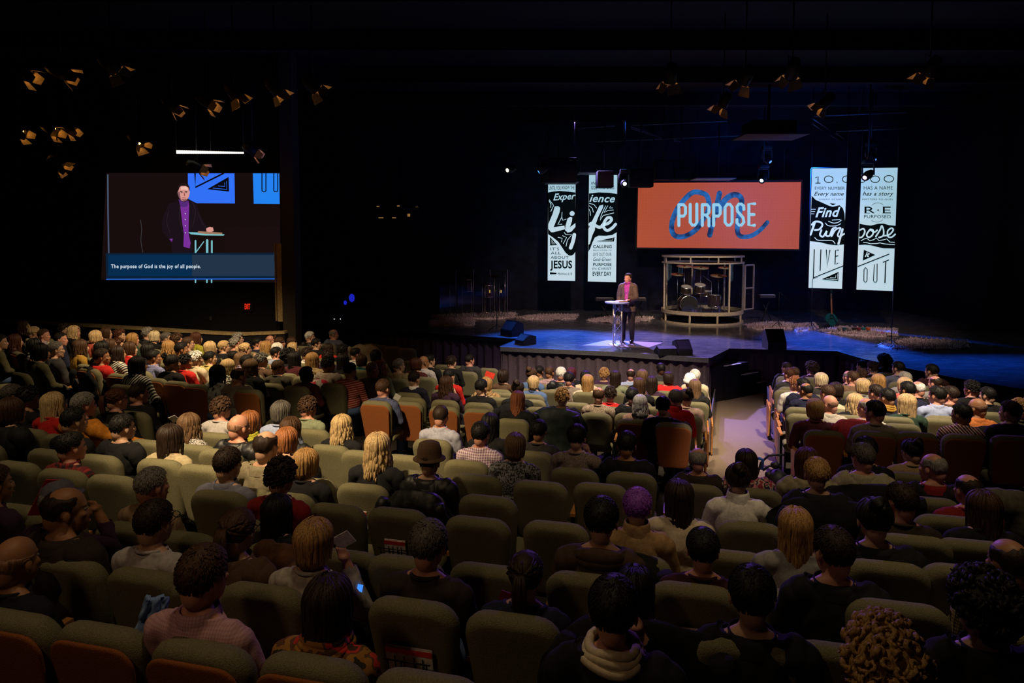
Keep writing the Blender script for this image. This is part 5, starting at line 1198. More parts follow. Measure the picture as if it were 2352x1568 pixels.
(0.30, 7.39, 0.555, 14.0, 0, '', 0, 'olive theatre chair of the person with dark hair and charcoal'),
(-0.23, 7.46, 0.562, 14.0, 0, '', 0, 'olive theatre chair of the person with long dark hair just'),
(2.58, 5.88, 0.676, 14.0, 0, '', 0, 'olive theatre chair of the person with long auburn hair and beige'),
(3.36, 6.40, 0.623, 14.0, 0, '', 0, 'olive theatre chair of the person with dark cap'),
(2.56, 3.45, 0.924, 14.0, 0, '', 0, 'olive theatre chair of the person with bald shining crown'),
(1.28, 2.28, 1.051, 14.0, 0, '', 0, 'olive theatre chair of the person with large golden curls'),
(2.04, 2.89, 0.983, 14.0, 0, '', 0, 'olive theatre chair of the person with bulky dark hair'),
(0.83, 4.41, 0.842, 14.0, 0, '', 0, 'olive theatre chair of the person with bright purple cropped'),
(0.42, 2.71, 1.020, 14.0, 0, '', 0, 'olive theatre chair of the person with black hair warm ears'),
(-1.55, 3.83, 0.956, 14.0, 0, '', 0, 'olive theatre chair of the person with brown ponytail'),
(-2.86, 4.26, 0.963, 14.0, 0, '', 0, 'olive theatre chair of the person with blue grey cap'),
(-3.48, 4.54, 0.963, 14.7, 0, '', 0, 'olive theatre chair of the person with partly cut off')
]
def facing(x, y):
    a = 14+max(0, min(8, (-x-3)*1.5))
    if x < -6: a += min(18, (-x-6)*8)
    return math.radians(a)
for (x, y, z, f, ru, ends, rack, lab) in SEATS:
    seat(x, y, z, math.radians(f), ru, lab, ends, rack)
GL = ('glasses',)
for i, (x, y, h, style, hc, sk, top, lab) in enumerate(PEOPLE):
    f = facing(x, y); hy = math.degrees(math.atan2(2.9-x, 17.4-y))
    if x > 3.5 and y < 12.5: hy -= 12
    if 'turned left' in lab: hy = math.degrees(f)-40
    if 'in profile' in lab: hy = max(hy, math.degrees(f)+42)
    pose = 'lap'
    if 'sleeve,' in lab or 'orange shirt sleeve' in lab: pose = 'out'
    elif 'bare arm raised' in lab or 'magazine' in lab: pose = 'raise'
    elif (i*7) % 9 == 3: pose = 'chin'
    person(x, y, fz(x, y), h, f, hy+((i*37) % 11-5), style, hc, sk, top, lab, pose, 'glasses' in lab)

# booklets in the wire racks
BK_W = plain('booklet_white', (.8, .78, .76), .5); BK_R = plain('booklet_red', (.85, .06, .035), .5)
def booklet(px, py, w, lab, col='wr'):
    # found at the measured spot on the rear of its seat
    best = min(SEATS, key=lambda s: (at(px, py, s[1]-.32)-Vector((s[0]-.32*math.sin(math.radians(s[3])), s[1]-.32, s[2]+.68))).length)
    f = math.radians(best[3]); t = thing('booklet', lab, 'booklet', (best[0], best[1], best[2]), -f, 'booklets in the seat racks')
    P = lambda x, z, d: lean(x, z, d)
    m = MB()
    for k in range(2):
        a = [P(x*w, z, -.085-.006*k-e) for e in (0, .004) for x, z in ((-.5, .60), (.5, .60), (.5, .76-.01*k), (-.5, .76-.01*k))]
        m.add(a, [(0, 1, 2, 3), (7, 6, 5, 4), (0, 4, 5, 1), (1, 5, 6, 2), (2, 6, 7, 3), (3, 7, 4, 0)])
    m.obj('pages', BK_W, t, smooth=False)
    m = MB(); a = [P(x*w, z, -.096-e) for e in (0, .002) for x, z in ((-.5, .722), (.5, .722), (.5, .752), (-.5, .752))]
    m.add(a, [(0, 1, 2, 3), (7, 6, 5, 4), (0, 4, 5, 1), (1, 5, 6, 2), (2, 6, 7, 3), (3, 7, 4, 0)]); m.obj('red_band', BK_R, t, smooth=False)
    m = MB()
    for x in (-.3, -.1, .12, .3): m.tube([P(x*w, .60, -.102), P(x*w, .71, -.102)], .003, 4)
    m.obj('printed_bars', BLK2, t)
for px, py, w, lab in ((940, 1495, .24, 'large red and white booklet in the chair rack below the grey brown hair'), (910, 1258, .16, 'red and white booklet on the dark chair left of the grey brown hair'),
    (836, 1186, .12, 'small red and white booklet on the dark seat below the leather jacket'), (1582, 1450, .18, 'red topped booklet in the lower right centre seat rack'), (1732, 1278, .16, 'red booklet left of the long straight golden hair'),
    (2125, 1310, .12, 'dark red leaflet on the seat behind the dark brown top'), (1176, 1128, .09, 'narrow red and white booklet below the light brown bob')):
    booklet(px, py, w, lab)
def flatcard(name, c, w, h, M, mat, label, cat, t=.004):
    o = MB().box((0, 0, 0), (w, t, h)).obj(name, mat, smooth=False); o.matrix_world = Matrix.Translation(c) @ M.to_4x4(); return tag(o, label, cat)
c = at(104, 1142, 4.2); flatcard('magazine', c, .10, .26, Matrix.Rotation(.5, 3, 'Y') @ Matrix.Rotation(.9, 3, 'Z'), BK_R, 'red magazine held up by the person with a blue grey cap', 'magazine')
c = at(789, 1240, 3.9); flatcard('paper', c, .11, .10, Matrix.Rotation(-.5, 3, 'Y') @ Matrix.Rotation(.4, 3, 'X'), BK_W, 'white paper sheet beside the golden brown bob', 'paper')
c = at(1125, 861, 11.4); flatcard('hymn_book', c, .16, .10, Matrix.Rotation(.3, 3, 'Y'), BK_R, 'open red book held by the person in a tan jacket', 'book')
c = at(1168, 1376, 3.45); flatcard('folder', c, .10, .07, Matrix.Rotation(.35, 3, 'Y'), plain('red_card', (.25, .01, .012), .6), 'dark red folder left of the dark ponytail', 'folder')
c = at(826, 1354, 3.7); flatcard('phone', c, .03, .06, Matrix.Rotation(.2, 3, 'Y'), emit('phone_glow', (.05, .25, .9), 1.2), 'glowing blue phone beside the white grey raglan', 'phone')
c = at(912, 912, 10.6); flatcard('note_paper', c, .10, .12, Matrix.Rotation(.5, 3, 'Y') @ Matrix.Rotation(.4, 3, 'X'), BK_W, 'white note paper held by the person in a navy check shirt', 'paper')
c = at(400, 962, 7.3); flatcard('notebook', c, .08, .10, Matrix.Rotation(-.4, 3, 'Y') @ Matrix.Rotation(.7, 3, 'X'), BK_W, 'white notebook in the lap of the person in a black jacket', 'notebook')

# coats thrown over seat backs
def drape(x, y, z, f, mat, label, w=.52, drop=.45, puff=0, top=.985, sleeves=True, lift=0):
    t = thing('coat', label, 'coat', (x, y, z), -f); m = MB(); A, B = 26, 22; sd = rnd.uniform(0, 99)
    for j in range(B+1):
        v = j/B
        for i in range(A+1):
            u = i/A*2-1; hw = w/2*(1+.12*math.cos(v*9+sd))
            s = (v-.38)/.62 if v > .38 else (v-.38)/.38
            if v <= .38: zz = top+lift-.30*(-s); yy = .075
            else: zz = top+lift-drop*s; yy = -.10-.02*s
            k = math.exp(-((v-.38)/.09)**2); zz += .03*k; yy = yy*(1-k)-.015*k
            zz -= .12*abs(u)**3+.06*abs(u)**6; bx = u*hw
            n = noise.noise(Vector((bx*7+sd, v*3, 0)))*.035+noise.noise(Vector((bx*18+sd, v*9, 3)))*.014
            if puff: n += puff*abs(math.sin(v*24+.5*math.sin(u*4)))
            p = lean(bx, zz, 0); m.v.append((p[0], p[1]+yy+(n if v <= .38 else -n-.01), p[2]+n*.5))
    for j in range(B):
        for i in range(A): a = j*(A+1)+i; m.f.append((a, a+1, a+A+2, a+A+1)); m.m.append(0)
    o = m.obj('coat_body', mat, t); md = o.modifiers.new('thick', 'SOLIDIFY'); md.thickness = .012
    if sleeves:
        for s in (-1, 1):
            m = MB(); P = []
            for i in range(9):
                q = i/8; zz = top-.04-.42*q; p = lean(s*(w/2*.75+.05*math.sin(q*3)), zz, -.14-.02*math.sin(q*7+s)); P.append(p)
            m.tube(P, [.045+.008*math.sin(i*1.9+s) for i in range(9)], 10); m.obj('sleeve', mat, t)
    return t
LEA = top_mat('leather'); CB = plain('black_wool', (.008, .008, .010), .95); 
def near_seat(px, py, h=.97):
    p = onf(px, py, h); return min(SEATS, key=lambda s: math.hypot(s[0]-p.x-.33*math.sin(math.radians(s[3])), s[1]-p.y-.33*math.cos(math.radians(s[3]))))
for px, py, mat, lab, kw in (
    (1355, 960, plain('puffer_green', (.02, .03, .03), .6), 'dark green quilted puffer coat over a rust backed seat', dict(w=.75, drop=.8, puff=.03, top=1.03)),
    (715, 872, plain('pink_quilt', (.62, .03, .06), .8, nscale=25, bstr=.8), 'coat with pink red quilted lining below the bowed head', dict(w=.5, drop=.32, puff=.01)),
    (890, 806, plain('beige_coat', (.30, .24, .16), .9), 'large beige coat spread beside the black bob', dict(w=.9, drop=.5, top=1.08)),
    (840, 890, plain('plum_coat', (.03, .014, .022), .8), 'dark plum coat bunched under the plaid shirt', dict(w=.8, drop=.5, top=1.0)),
    (1195, 935, CB, 'black fur coat behind the coppery straight hair', dict(w=.6, drop=.5, puff=.01)),
    (2000, 985, plain('red_coat', (.16, .004, .012), .8), 'dark red coat wrapped over the seat of the taupe sweater', dict(w=.62, drop=.75, top=1.02)),
    (1480, 1440, CB, 'huge black coat over the seat below the white fleece collar', dict(w=.85, drop=.6, top=1.0)),
    (2305, 1140, plain('olive_parka', (.11, .10, .075), .8), 'crumpled olive grey parka on a seat at the right edge', dict(w=.6, drop=.4, top=1.02)),
    (960, 1105, LEA, 'black leather jacket hung below the brown felt hat', dict(w=.62, drop=.4, top=.98)),
    (1530, 1255, CB, 'black jacket with white tag beneath the camel roll neck', dict(w=.5, drop=.4)),
    (2000, 1135, CB, 'black coat covering the seat of the beige jacket', dict(w=.8, drop=.5, top=1.05)),
    (1895, 1170, CB, 'black coat covering the seat of the tousled dark blonde hair', dict(w=.76, drop=.5, top=1.05)),
    (240, 850, CB, 'long black coat on the seat of the dark red jacket', dict(w=.5, drop=.7)),
    (2270, 985, CB, 'black coat behind the orange shirt', dict(w=.6, drop=.6)),
    (570, 1250, plain('rust_jacket', (.11, .045, .02), .85), 'rust brown jacket around the seat of the ponytail with sunglasses', dict(w=.5, drop=.3)),
    (765, 868, plain('white_shirt', (.5, .46, .42), .85), 'white garment laid across the seat beside the oatmeal coat', dict(w=.5, drop=.25))):
    s = near_seat(px, py); drape(s[0], s[1], s[2], math.radians(s[3]), mat, lab, **kw)
c = at(342, 1430, 3.1)
m = MB(); 
for j in range(15):
    for i in range(15):
        u, v = i/14-.5, j/14; q = noise.noise(Vector((u*6, v*5, 1)))*.05
        m.v.append((c.x+u*.22*(1-.55*v)+.02*v, c.y+q+.10*u*u, c.z-.13+v*.24+q*.2))
for j in range(14):
    for i in range(14): a = j*15+i; m.f.append((a, a+1, a+16, a+15)); m.m.append(0)
o = m.obj('jacket', plain('pale_denim', (.2, .33, .62), .85)); o.modifiers.new('t', 'SOLIDIFY').thickness = .02; tag(o, 'pale blue denim jacket bundled left of the pink gingham shirt', 'jacket')

# ================================================================ SPEAKER AND LECTERN
def speaker():
    P = on(1441, 787, ZS); t = thing('person', 'person on stage in brown suit jacket and magenta shirt, hand on the lectern', 'person', P, -math.radians(205))
    H = Vector((0, .01, 1.66)); L = [('torso', 'e', Vector((0, 0, 1.33)), (.165, .115, .22), None), ('torso', 'e', Vector((0, .015, 1.12)), (.165, .135, .17), None), ('torso', 'e', Vector((0, 0, .93)), (.18, .13, .13), None),
        caps('torso', (-.15, 0, 1.46), (.15, 0, 1.46), .058, .058), caps('torso', (-.1, 0, 1.49), (0, 0, 1.53), .04, .05), caps('torso', (.1, 0, 1.49), (0, 0, 1.53), .04, .05), caps('skin', (0, 0, 1.5), (0, .01, 1.6), .056, .054)]
    for s in (-1, 1):
        sh = (s*.178, 0, 1.45)
        el, wr = ((-.235, .05, 1.17), (-.12, .29, 1.14)) if s < 0 else ((.245, -.05, 1.18), (.20, .08, .96))
        L += [caps('torso', sh, el, .052, .042), caps('torso', el, wr, .040, .031)]
        wv = Vector(wr); d = (wv-Vector(el)).normalized(); L += [caps('skin', wv-d*.02, wv+d*.03, .027, .029), ('skin', 'e', wv+d*.07, (.04, .045, .025), None)]
        for k in range(4):
            b = wv+d*.09+Vector(((k-1.5)*.019, 0, 0)); L += [caps('skin', b, b+d*(.03+.006*(k in (1, 2))), .010, .009), caps('skin', b+d*.033, b+d*.05+Vector((0, 0, -.022)), .009, .008)]
        L.append(caps('skin', wv+d*.05, wv+d*.07+Vector((-s*.045, 0, 0)), .012, .009))
        L += [caps('leg', (s*.095, 0, .92), (s*.11, .02, .50), .095, .068), caps('leg', (s*.11, .02, .50), (s*.12, -.01, .10), .066, .052), ('foot', 'e', Vector((s*.125, .05, .05)), (.05, .14, .05), None)]
    a = math.radians(22); L2 = L+head_prims(a, 0, H); me = voxel(L2, .009); lb = labels(me, L2)
    me.materials.clear(); me.materials.append(skinmat('p')); me.materials.append(SHOE)
    me.polygons.foreach_set('material_index', [1 if lb[p.vertices[0]] == 'foot' else 0 for p in me.polygons]); me.polygons.foreach_set('use_smooth', [True]*len(me.polygons)); link('body', me, t)
    g = garment(me, lb, ('torso',), .010, .004, .99, 1.7, neck=(.004, 1.578)); g.obj('shirt', plain('magenta_shirt', (.42, .05, .36), .7), t)
    g = garment(me, lb, ('torso', 'leg'), .020, .010, .82, 1.7, seed=4, neck=(.004, 1.572)); F = []; 
    for f in g.f:
        c = sum((Vector(g.v[i]) for i in f), Vector())/len(f); wV = .02+.055*max(0, min(1, (c.z-1.0)/.45))
        if c.y > .03 and abs(c.x) < wV and c.z > .97: continue
        F.append(f)
    g.f = F; g.m = [0]*len(F); o = g.obj('suit_jacket', plain('brown_suit', (.11, .075, .06), .75), t)
    o.modifiers.new('t', 'SOLIDIFY').thickness = .006
    garment(me, lb, ('leg', 'torso'), .010, .008, 0, 1.0, seed=2).obj('trousers', plain('dark_trousers', (.02, .015, .014), .8), t)
    m = MB(); m.lathe([(.084, 1.525), (.070, 1.575), (.078, 1.58), (.094, 1.545)], (0, .004, 0), 18); m.obj('collar', plain('magenta_shirt', (1, 1, 1)), t)
    m = MB(); b = MB()
    for s in (-1, 1):
        m.add([(s*.02, .152, 1.04), (s*.072, .118, 1.47), (s*.115, .085, 1.48), (s*.085, .124, 1.38), (s*.11, .12, 1.35), (s*.055, .156, 1.12)], [(0, 1, 2, 3, 4, 5)] if s > 0 else [(5, 4, 3, 2, 1, 0)])
    o = m.obj('lapel', plain('brown_suit', (1, 1, 1)), t, smooth=False); o.modifiers.new('t', 'SOLIDIFY').thickness = .008
    for z in (1.34, 1.25, 1.16): b.ell((0, .137, z), (.006, .004, .006), 8, 5)
    b.obj('shirt_button', BK_W, t)
    o = link('hair', hair('short'), t, loc=H, rotz=-a, mat=hairmat('dbr')); o.scale = (HS, HS, HS)
    m = MB()
    for s in (-1, 1): m.ell(H+RZ(a) @ (Vector((s*.031, .074, .006))*HS), (.011,)*3, 8, 6)
    m.obj('eye', EYE, t)
    return t
speaker()
ALU = plain('aluminium', (.62, .60, .57), .35, metal=.7, var=.05)
P = on(1416, 792, ZS); t = thing('lectern', 'round topped lectern on an aluminium truss column with a round base', 'lectern', P, math.radians(20))
MB().lathe([(0, 0), (.20, 0), (.205, .012), (.19, .024), (0, .026)], n=36).obj('base', ALU, t, bevel=0)
m = MB(); LG = [(.125*math.cos(a), .125*math.sin(a)) for a in (math.radians(200), math.radians(320), math.radians(80))]
for x, y in LG: MB().tube([(x, y, .02), (x, y, 1.06)], .019, 12).obj('tube', ALU, t)
for k in range(3):
    a, b = LG[k], LG[(k+1) % 3]
    for i in range(4): z0 = .08+i*.245; MB().tube([(b[0], b[1], z0), (a[0], a[1], z0+.225)], .008, 8).obj('brace', ALU, t)
m = MB(); m.lathe([(0, 1.06), (.29, 1.06), (.305, 1.075), (.30, 1.09), (0, 1.092)], n=40); m.obj('top', plain('lectern_top', (.35, .42, .5), .25), t)
o = MB().box((-.14, .0, 1.098), (.22, .3, .006), Matrix.Rotation(.2, 3, 'Z')).box((-.12, .01, 1.105), (.2, .28, .005), Matrix.Rotation(.35, 3, 'Z')).obj('notes', BK_W, smooth=False); o.matrix_world = Matrix.Translation(P) @ Matrix.Rotation(math.radians(20), 4, 'Z'); tag(o, 'white speaking notes on the left of the lectern top', 'paper')
tb = thing('bible', 'open brown leather book on the right of the lectern top', 'book', P, math.radians(20))
MB().box((.10, -.01, 1.102), (.20, .24, .02)).obj('cover', plain('tan_leather', (.25, .11, .04), .6), tb, bevel=.004); MB().box((.10, -.01, 1.118), (.18, .22, .014)).obj('pages', plain('cream_page', (.55, .4, .25), .7), tb, smooth=False)
q = [on(*p, ZS+.004) for p in ((1338, 793), (1395, 781), (1523, 787), (1490, 798))]
tag(MB().prism([(v.x, v.y) for v in q], lambda u, v, d: (u, v, d), ZS, ZS+.008).obj('mat', plain('mauve_mat', (.32, .24, .26), .9), smooth=False), 'pale mauve floor mat under the lectern', 'mat')
# ================================================================ SCREENS AND BANNERS
FONT = {}
def text_shape(s, bold=0, shear=0):
    k = (s, bold, shear)
    if k in FONT: return FONT[k]
    cu = bpy.data.curves.new('t', 'FONT'); cu.body = s; cu.offset = bold; cu.shear = shear; cu.resolution_u = 3; cu.space_character = 1.06
    o = bpy.data.objects.new('t', cu); COL.objects.link(o); dg = bpy.context.evaluated_depsgraph_get(); me = bpy.data.meshes.new_from_object(o.evaluated_get(dg))
    vs = [v.co.copy() for v in me.vertices]; fs = [tuple(p.vertices) for p in me.polygons]; bpy.data.objects.remove(o)
    x0 = min(v.x for v in vs); x1 = max(v.x for v in vs); y0 = min(v.y for v in vs); y1 = max(v.y for v in vs)
    FONT[k] = ([((v.x-x0)/(x1-x0), (v.y-y0)/(y1-y0)) for v in vs], fs); return FONT[k]
class Art:          # artwork measured in the photograph, laid on the real plane at depth Y
    def __init__(s, x0, y0, sc, Y, parent): s.o = (x0, y0, sc); s.Y = Y; s.p = parent; s.k = 0
    def P(s, zx, zy, d=0): return at(s.o[0]+zx/s.o[2], s.o[1]+zy/s.o[2], s.Y-d)
    def lay(s): s.k += 1; return .004+.0015*s.k
    def poly(s, pts, mat, name='shape', d=None, t=.003):
        d = d or s.lay(); m = MB(); m.prism(pts, lambda u, v, e: s.P(u, v, e), d-t, d); return m.obj(name, mat, s.p, smooth=False)
    def txt(s, st, x0, y0, x1, y1, mat, bold=0, shear=0, name='lettering', d=None, slope=0):
        v, f = text_shape(st, bold, shear); d = d or s.lay()
        m = MB(); m.add([s.P(x0+(x1-x0)*a, y1+(y0-y1)*b+slope*a, d) for a, b in v], f); return m.obj(name, mat, s.p, smooth=False)
    def stroke(s, pts, wd, mat, name='stroke', d=None, m=None, sm=6, clip=None):
        d = d or s.lay(); own = m is None; m = m or MB(); Q = []
        n = len(pts)
        if n > 2 and sm:
            for i in range(n-1):
                p0, p1, p2, p3 = pts[max(i-1, 0)], pts[i], pts[i+1], pts[min(i+2, n-1)]
                for j in range(sm):
                    t = j/sm; Q.append(tuple(.5*((2*p1[a])+(-p0[a]+p2[a])*t+(2*p0[a]-5*p1[a]+4*p2[a]-p3[a])*t*t+(-p0[a]+3*p1[a]-3*p2[a]+p3[a])*t**3) for a in (0, 1)))
            Q.append(pts[-1])
        else: Q = list(pts)
        if clip: Q = [(min(max(x, clip[0]), clip[1]), y) for x, y in Q]
        L = len(Q); vs = []; 
        for i, (x, y) in enumerate(Q):
            a = Q[max(i-1, 0)]; b = Q[min(i+1, L-1)]; dx, dy = b[0]-a[0], b[1]-a[1]; q = math.hypot(dx, dy) or 1; w2 = (wd if not isinstance(wd, (list, tuple)) else wd[0]+(wd[1]-wd[0])*i/(L-1))/2
            vs += [s.P(x-dy/q*w2, y+dx/q*w2, d), s.P(x+dy/q*w2, y-dx/q*w2, d)]
        m.add(vs, [(2*i, 2*i+1, 2*i+3, 2*i+2) for i in range(L-1)])
        for (x, y), w2 in ((Q[0], wd if not isinstance(wd, (list, tuple)) else wd[0]), (Q[-1], wd if not isinstance(wd, (list, tuple)) else wd[1])):
            m.add([s.P(x+math.cos(2*PI*j/12)*w2/2, y+math.sin(2*PI*j/12)*w2/2, d+.0004) for j in range(12)], [tuple(range(12))])
        if own: return m.obj(name, mat, s.p, smooth=False)
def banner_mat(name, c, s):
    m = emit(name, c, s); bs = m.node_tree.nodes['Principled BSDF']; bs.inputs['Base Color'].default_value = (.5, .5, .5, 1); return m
BW = banner_mat('emissive_fabric', (.44, .70, .80), .80); BI = banner_mat('banner_ink', (.003, .006, .008), .5)  # banner brightness put in as even emission
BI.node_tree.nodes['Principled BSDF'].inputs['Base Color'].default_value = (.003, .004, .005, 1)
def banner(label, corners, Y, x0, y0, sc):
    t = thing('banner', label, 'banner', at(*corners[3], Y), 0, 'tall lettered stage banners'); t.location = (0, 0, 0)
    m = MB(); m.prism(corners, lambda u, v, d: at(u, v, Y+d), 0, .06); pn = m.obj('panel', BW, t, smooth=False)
    m = MB(); cx = sum(c[0] for c in corners)/4; 
    for k in range(4):
        a = at(*corners[k], Y); b = at(*corners[(k+1) % 4], Y); m.tube([(a.x, Y+.03, a.z), (b.x, Y+.03, b.z)], .03, 4)
    m.obj('frame', BLK2, t)
    for x in (corners[0], corners[1]): MB().tube([at(*x, Y+.03), Vector((at(*x, Y).x, Y+.03, 8.2))], .008, 5).obj('hanging_wire', STEEL, t)
    return Art(x0, y0, sc, Y, pn)
# --- first banner
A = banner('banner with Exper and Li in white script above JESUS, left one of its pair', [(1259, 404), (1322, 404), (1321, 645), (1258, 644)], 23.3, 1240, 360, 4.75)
A.txt('UNTIL YOU', 100, 318, 232, 362, BI, .01); A.txt('KNOW THE', 243, 316, 378, 355, BI, .01)
A.poly([(89, 390), (150, 378), (215, 372), (300, 378), (388, 390), (388, 1035), (365, 1068), (340, 1078), (315, 1075), (280, 1045), (240, 985), (200, 925), (150, 885), (89, 842)], BI, 'dark_field')
A.txt('Exper', 146, 402, 392, 500, BW, .02, .35, slope=-14)
for pts in ([(100, 480), (122, 520), (118, 552)], [(104, 470), (150, 530), (120, 595)], [(242, 605), (238, 660), (196, 738), (240, 735)], [(238, 655), (250, 692), (286, 680)], [(198, 878), (244, 888), (236, 928)], [(248, 860), (292, 880), (256, 945)], [(266, 826), (284, 848), (350, 848), (300, 910), (286, 975)]): A.stroke(pts, 7, BW, 'ornament', d=.03, sm=0)
A.poly([(162, 542), (200, 538), (222, 556), (215, 605), (150, 768), (268, 750), (274, 790), (150, 822), (122, 822), (92, 785), (92, 735), (140, 620)], BW, 'script_letter'); A.poly([(302, 672), (330, 655), (354, 662), (350, 702), (328, 768), (388, 722), (388, 765), (345, 815), (305, 828), (275, 800), (280, 750)], BW, 'script_letter'); A.poly([(352+27*math.cos(a), 618+27*math.sin(a)) for a in [PI*i/8 for i in range(16)]], BW, 'script_dot')
A.stroke([(376, 850), (362, 920), (336, 992)], 40, BW, 'script_stroke')
A.poly([(110, 872), (190, 962), (112, 967)], BI, 'triangle'); A.stroke([(130, 905), (132, 950), (165, 948)], 4, BW, 'ornament', sm=0); A.stroke([(140, 922), (144, 938), (158, 936)], 4, BW, 'ornament', sm=0)
for s, a, b, c, d in (("IT'S", 118, 988, 210, 1020), ('ALL', 118, 1034, 230, 1064), ('ABOUT', 118, 1082, 312, 1112)): A.txt(s, a, b, c, d, BI)
A.txt('JESUS', 112, 1130, 352, 1244, BI, .03); A.poly([(110, 1258), (185, 1266), (178, 1280), (110, 1282)], BI, 'flag'); A.txt('Matthew 6:18', 194, 1262, 352, 1290, BI, 0, .3)
# --- second banner
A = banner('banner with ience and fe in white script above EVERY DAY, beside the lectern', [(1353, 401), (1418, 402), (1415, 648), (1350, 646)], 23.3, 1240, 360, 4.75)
A.txt('the', 560, 268, 612, 302, BI, .01, .3); A.txt('GOD', 560, 316, 625, 356, BI, .01); A.txt('WHO CALLS', 636, 318, 812, 352, BI, .01)
A.poly([(536, 400), (640, 388), (760, 392), (846, 406), (840, 822), (790, 852), (720, 862), (640, 860), (600, 880), (575, 930), (550, 1000), (528, 1038)], BI, 'dark_field')
A.txt('ience', 540, 412, 820, 492, BW, .02, .35, slope=8)
A.poly([(650, 532), (692, 522), (690, 552), (640, 650), (604, 745), (600, 800), (575, 850), (545, 950), (530, 960), (530, 790), (560, 720), (600, 640)], BW, 'script_letter'); A.stroke([(545, 738), (575, 722), (600, 745), (650, 768), (700, 745)], 34, BW, 'script_stroke'); A.stroke([(680, 745), (745, 725), (780, 690), (770, 664), (735, 668), (700, 720), (697, 770), (735, 803), (790, 775), (826, 735)], 32, BW, 'script_stroke')
for pts in ([(540, 508), (590, 520), (618, 556)], [(540, 535), (572, 560), (584, 604)], [(536, 572), (550, 600), (552, 640)], [(716, 535), (668, 640), (656, 694), (690, 640), (806, 612)], [(740, 535), (700, 608), (740, 586), (802, 580)], [(770, 540), (758, 560), (792, 556)]): A.stroke(pts, 7, BW, 'ornament', d=.03, sm=0)
A.poly([(620, 922), (815, 878), (808, 924)], BI, 'triangle'); A.stroke([(650, 914), (794, 908), (798, 890)], 4, BW, 'ornament', sm=0)
for s, a, b, c, d, bo, sh in (('CALLING', 580, 962, 784, 996, .02, 0), ('EACH OTHER TO', 580, 1012, 782, 1026, 0, 0), ('LIVE OUT OUR', 580, 1046, 782, 1082, 0, 0), ('God-Given', 582, 1098, 778, 1136, 0, .35), ('PURPOSE', 580, 1158, 782, 1190, .02, 0), ('IN CHRIST', 576, 1208, 780, 1232, 0, 0), ('EVERY DAY', 576, 1252, 780, 1298, .02, 0)): A.txt(s, a, b, c, d, BI, bo, sh)
# --- third banner
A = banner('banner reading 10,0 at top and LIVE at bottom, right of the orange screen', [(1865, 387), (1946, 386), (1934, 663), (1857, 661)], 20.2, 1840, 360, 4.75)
A.stroke([(160, 228), (185, 216), (184, 286)], 10, BI, 'letter_stroke', sm=0); A.stroke([(160, 287), (208, 287)], 9, BI, 'letter_stroke', sm=0); A.txt(',', 388, 272, 398, 294, BI)
def ring(A, cx, cy, rx, ry, wd, a0=0, a1=360, mat=BI): A.stroke([(cx+rx*math.cos(math.radians(a0+(a1-a0)*i/24)), cy+ry*math.sin(math.radians(a0+(a1-a0)*i/24))) for i in range(25)], wd, mat, 'letter_ring', sm=0)
ring(A, 301, 245, 48, 36, 9); ring(A, 497, 245, 46, 36, 9, 90, 270)
A.txt('EVERY NUMBER', 150, 326, 476, 360, BI); A.txt('Every name', 142, 382, 466, 438, BI, .01, .35); A.txt('EVERY STORY', 200, 457, 462, 472, BI)
A.poly([(116, 425), (160, 470), (230, 500), (300, 532), (345, 545), (420, 528), (455, 560), (474, 620), (480, 720), (470, 955), (380, 965), (300, 955), (200, 930), (96, 920)], BI, 'dark_field')
A.poly([(310, 506), (382, 512), (345, 530)], BI, 'triangle')
A.txt('Find', 156, 552, 430, 660, BW, .025, .35, slope=-6)
for k in range(3): A.stroke([(110, 572+25*k), (158-8*k, 572+25*k)], 6, BW, 'ornament', sm=0)
for pts in ([(340, 690), (425, 684)], [(300, 702), (350, 722), (400, 716), (438, 692)], [(264, 722), (300, 752), (380, 752), (432, 730)], [(150, 882), (180, 908), (250, 912), (340, 915), (370, 948)]): A.stroke(pts, 8, BW, 'ornament', d=.03)
A.stroke([(150, 712), (128, 780), (104, 850)], [26, 20], BW, 'script_stroke', clip=(101, 480)); A.stroke([(118, 740), (150, 708), (210, 712), (232, 745), (200, 790), (150, 798)], 20, BW, 'script_stroke')
A.stroke([(222, 800), (206, 850), (240, 870), (280, 810), (270, 855), (310, 860), (340, 790), (380, 770)], 19, BW, 'script_stroke'); A.stroke([(352, 790), (330, 870), (372, 800), (430, 775), (400, 850), (420, 870), (470, 840)], 17, BW, 'script_stroke', clip=(101, 470)); A.stroke([(452, 790), (430, 870), (408, 948)], 24, BW, 'script_stroke')
for st in ([(144, 1012), (134, 1322)], [(216, 1014), (208, 1240)], [(276, 1016), (286, 1196), (314, 1018)], [(408, 1018), (376, 1020), (370, 1174), (400, 1162)], [(374, 1085), (402, 1080)]): A.stroke(st, 11, BI, 'letter_stroke', sm=0)
A.stroke([(134, 1320), (458, 1190)], 10, BI, 'letter_stroke', sm=0); A.poly([(225, 1335), (410, 1254), (406, 1356)], BI, 'triangle'); A.stroke([(275, 1330), (396, 1340), (400, 1275)], 5, BW, 'ornament', sm=0); A.stroke([(318, 1318), (376, 1320), (380, 1292)], 5, BW, 'ornament', sm=0)
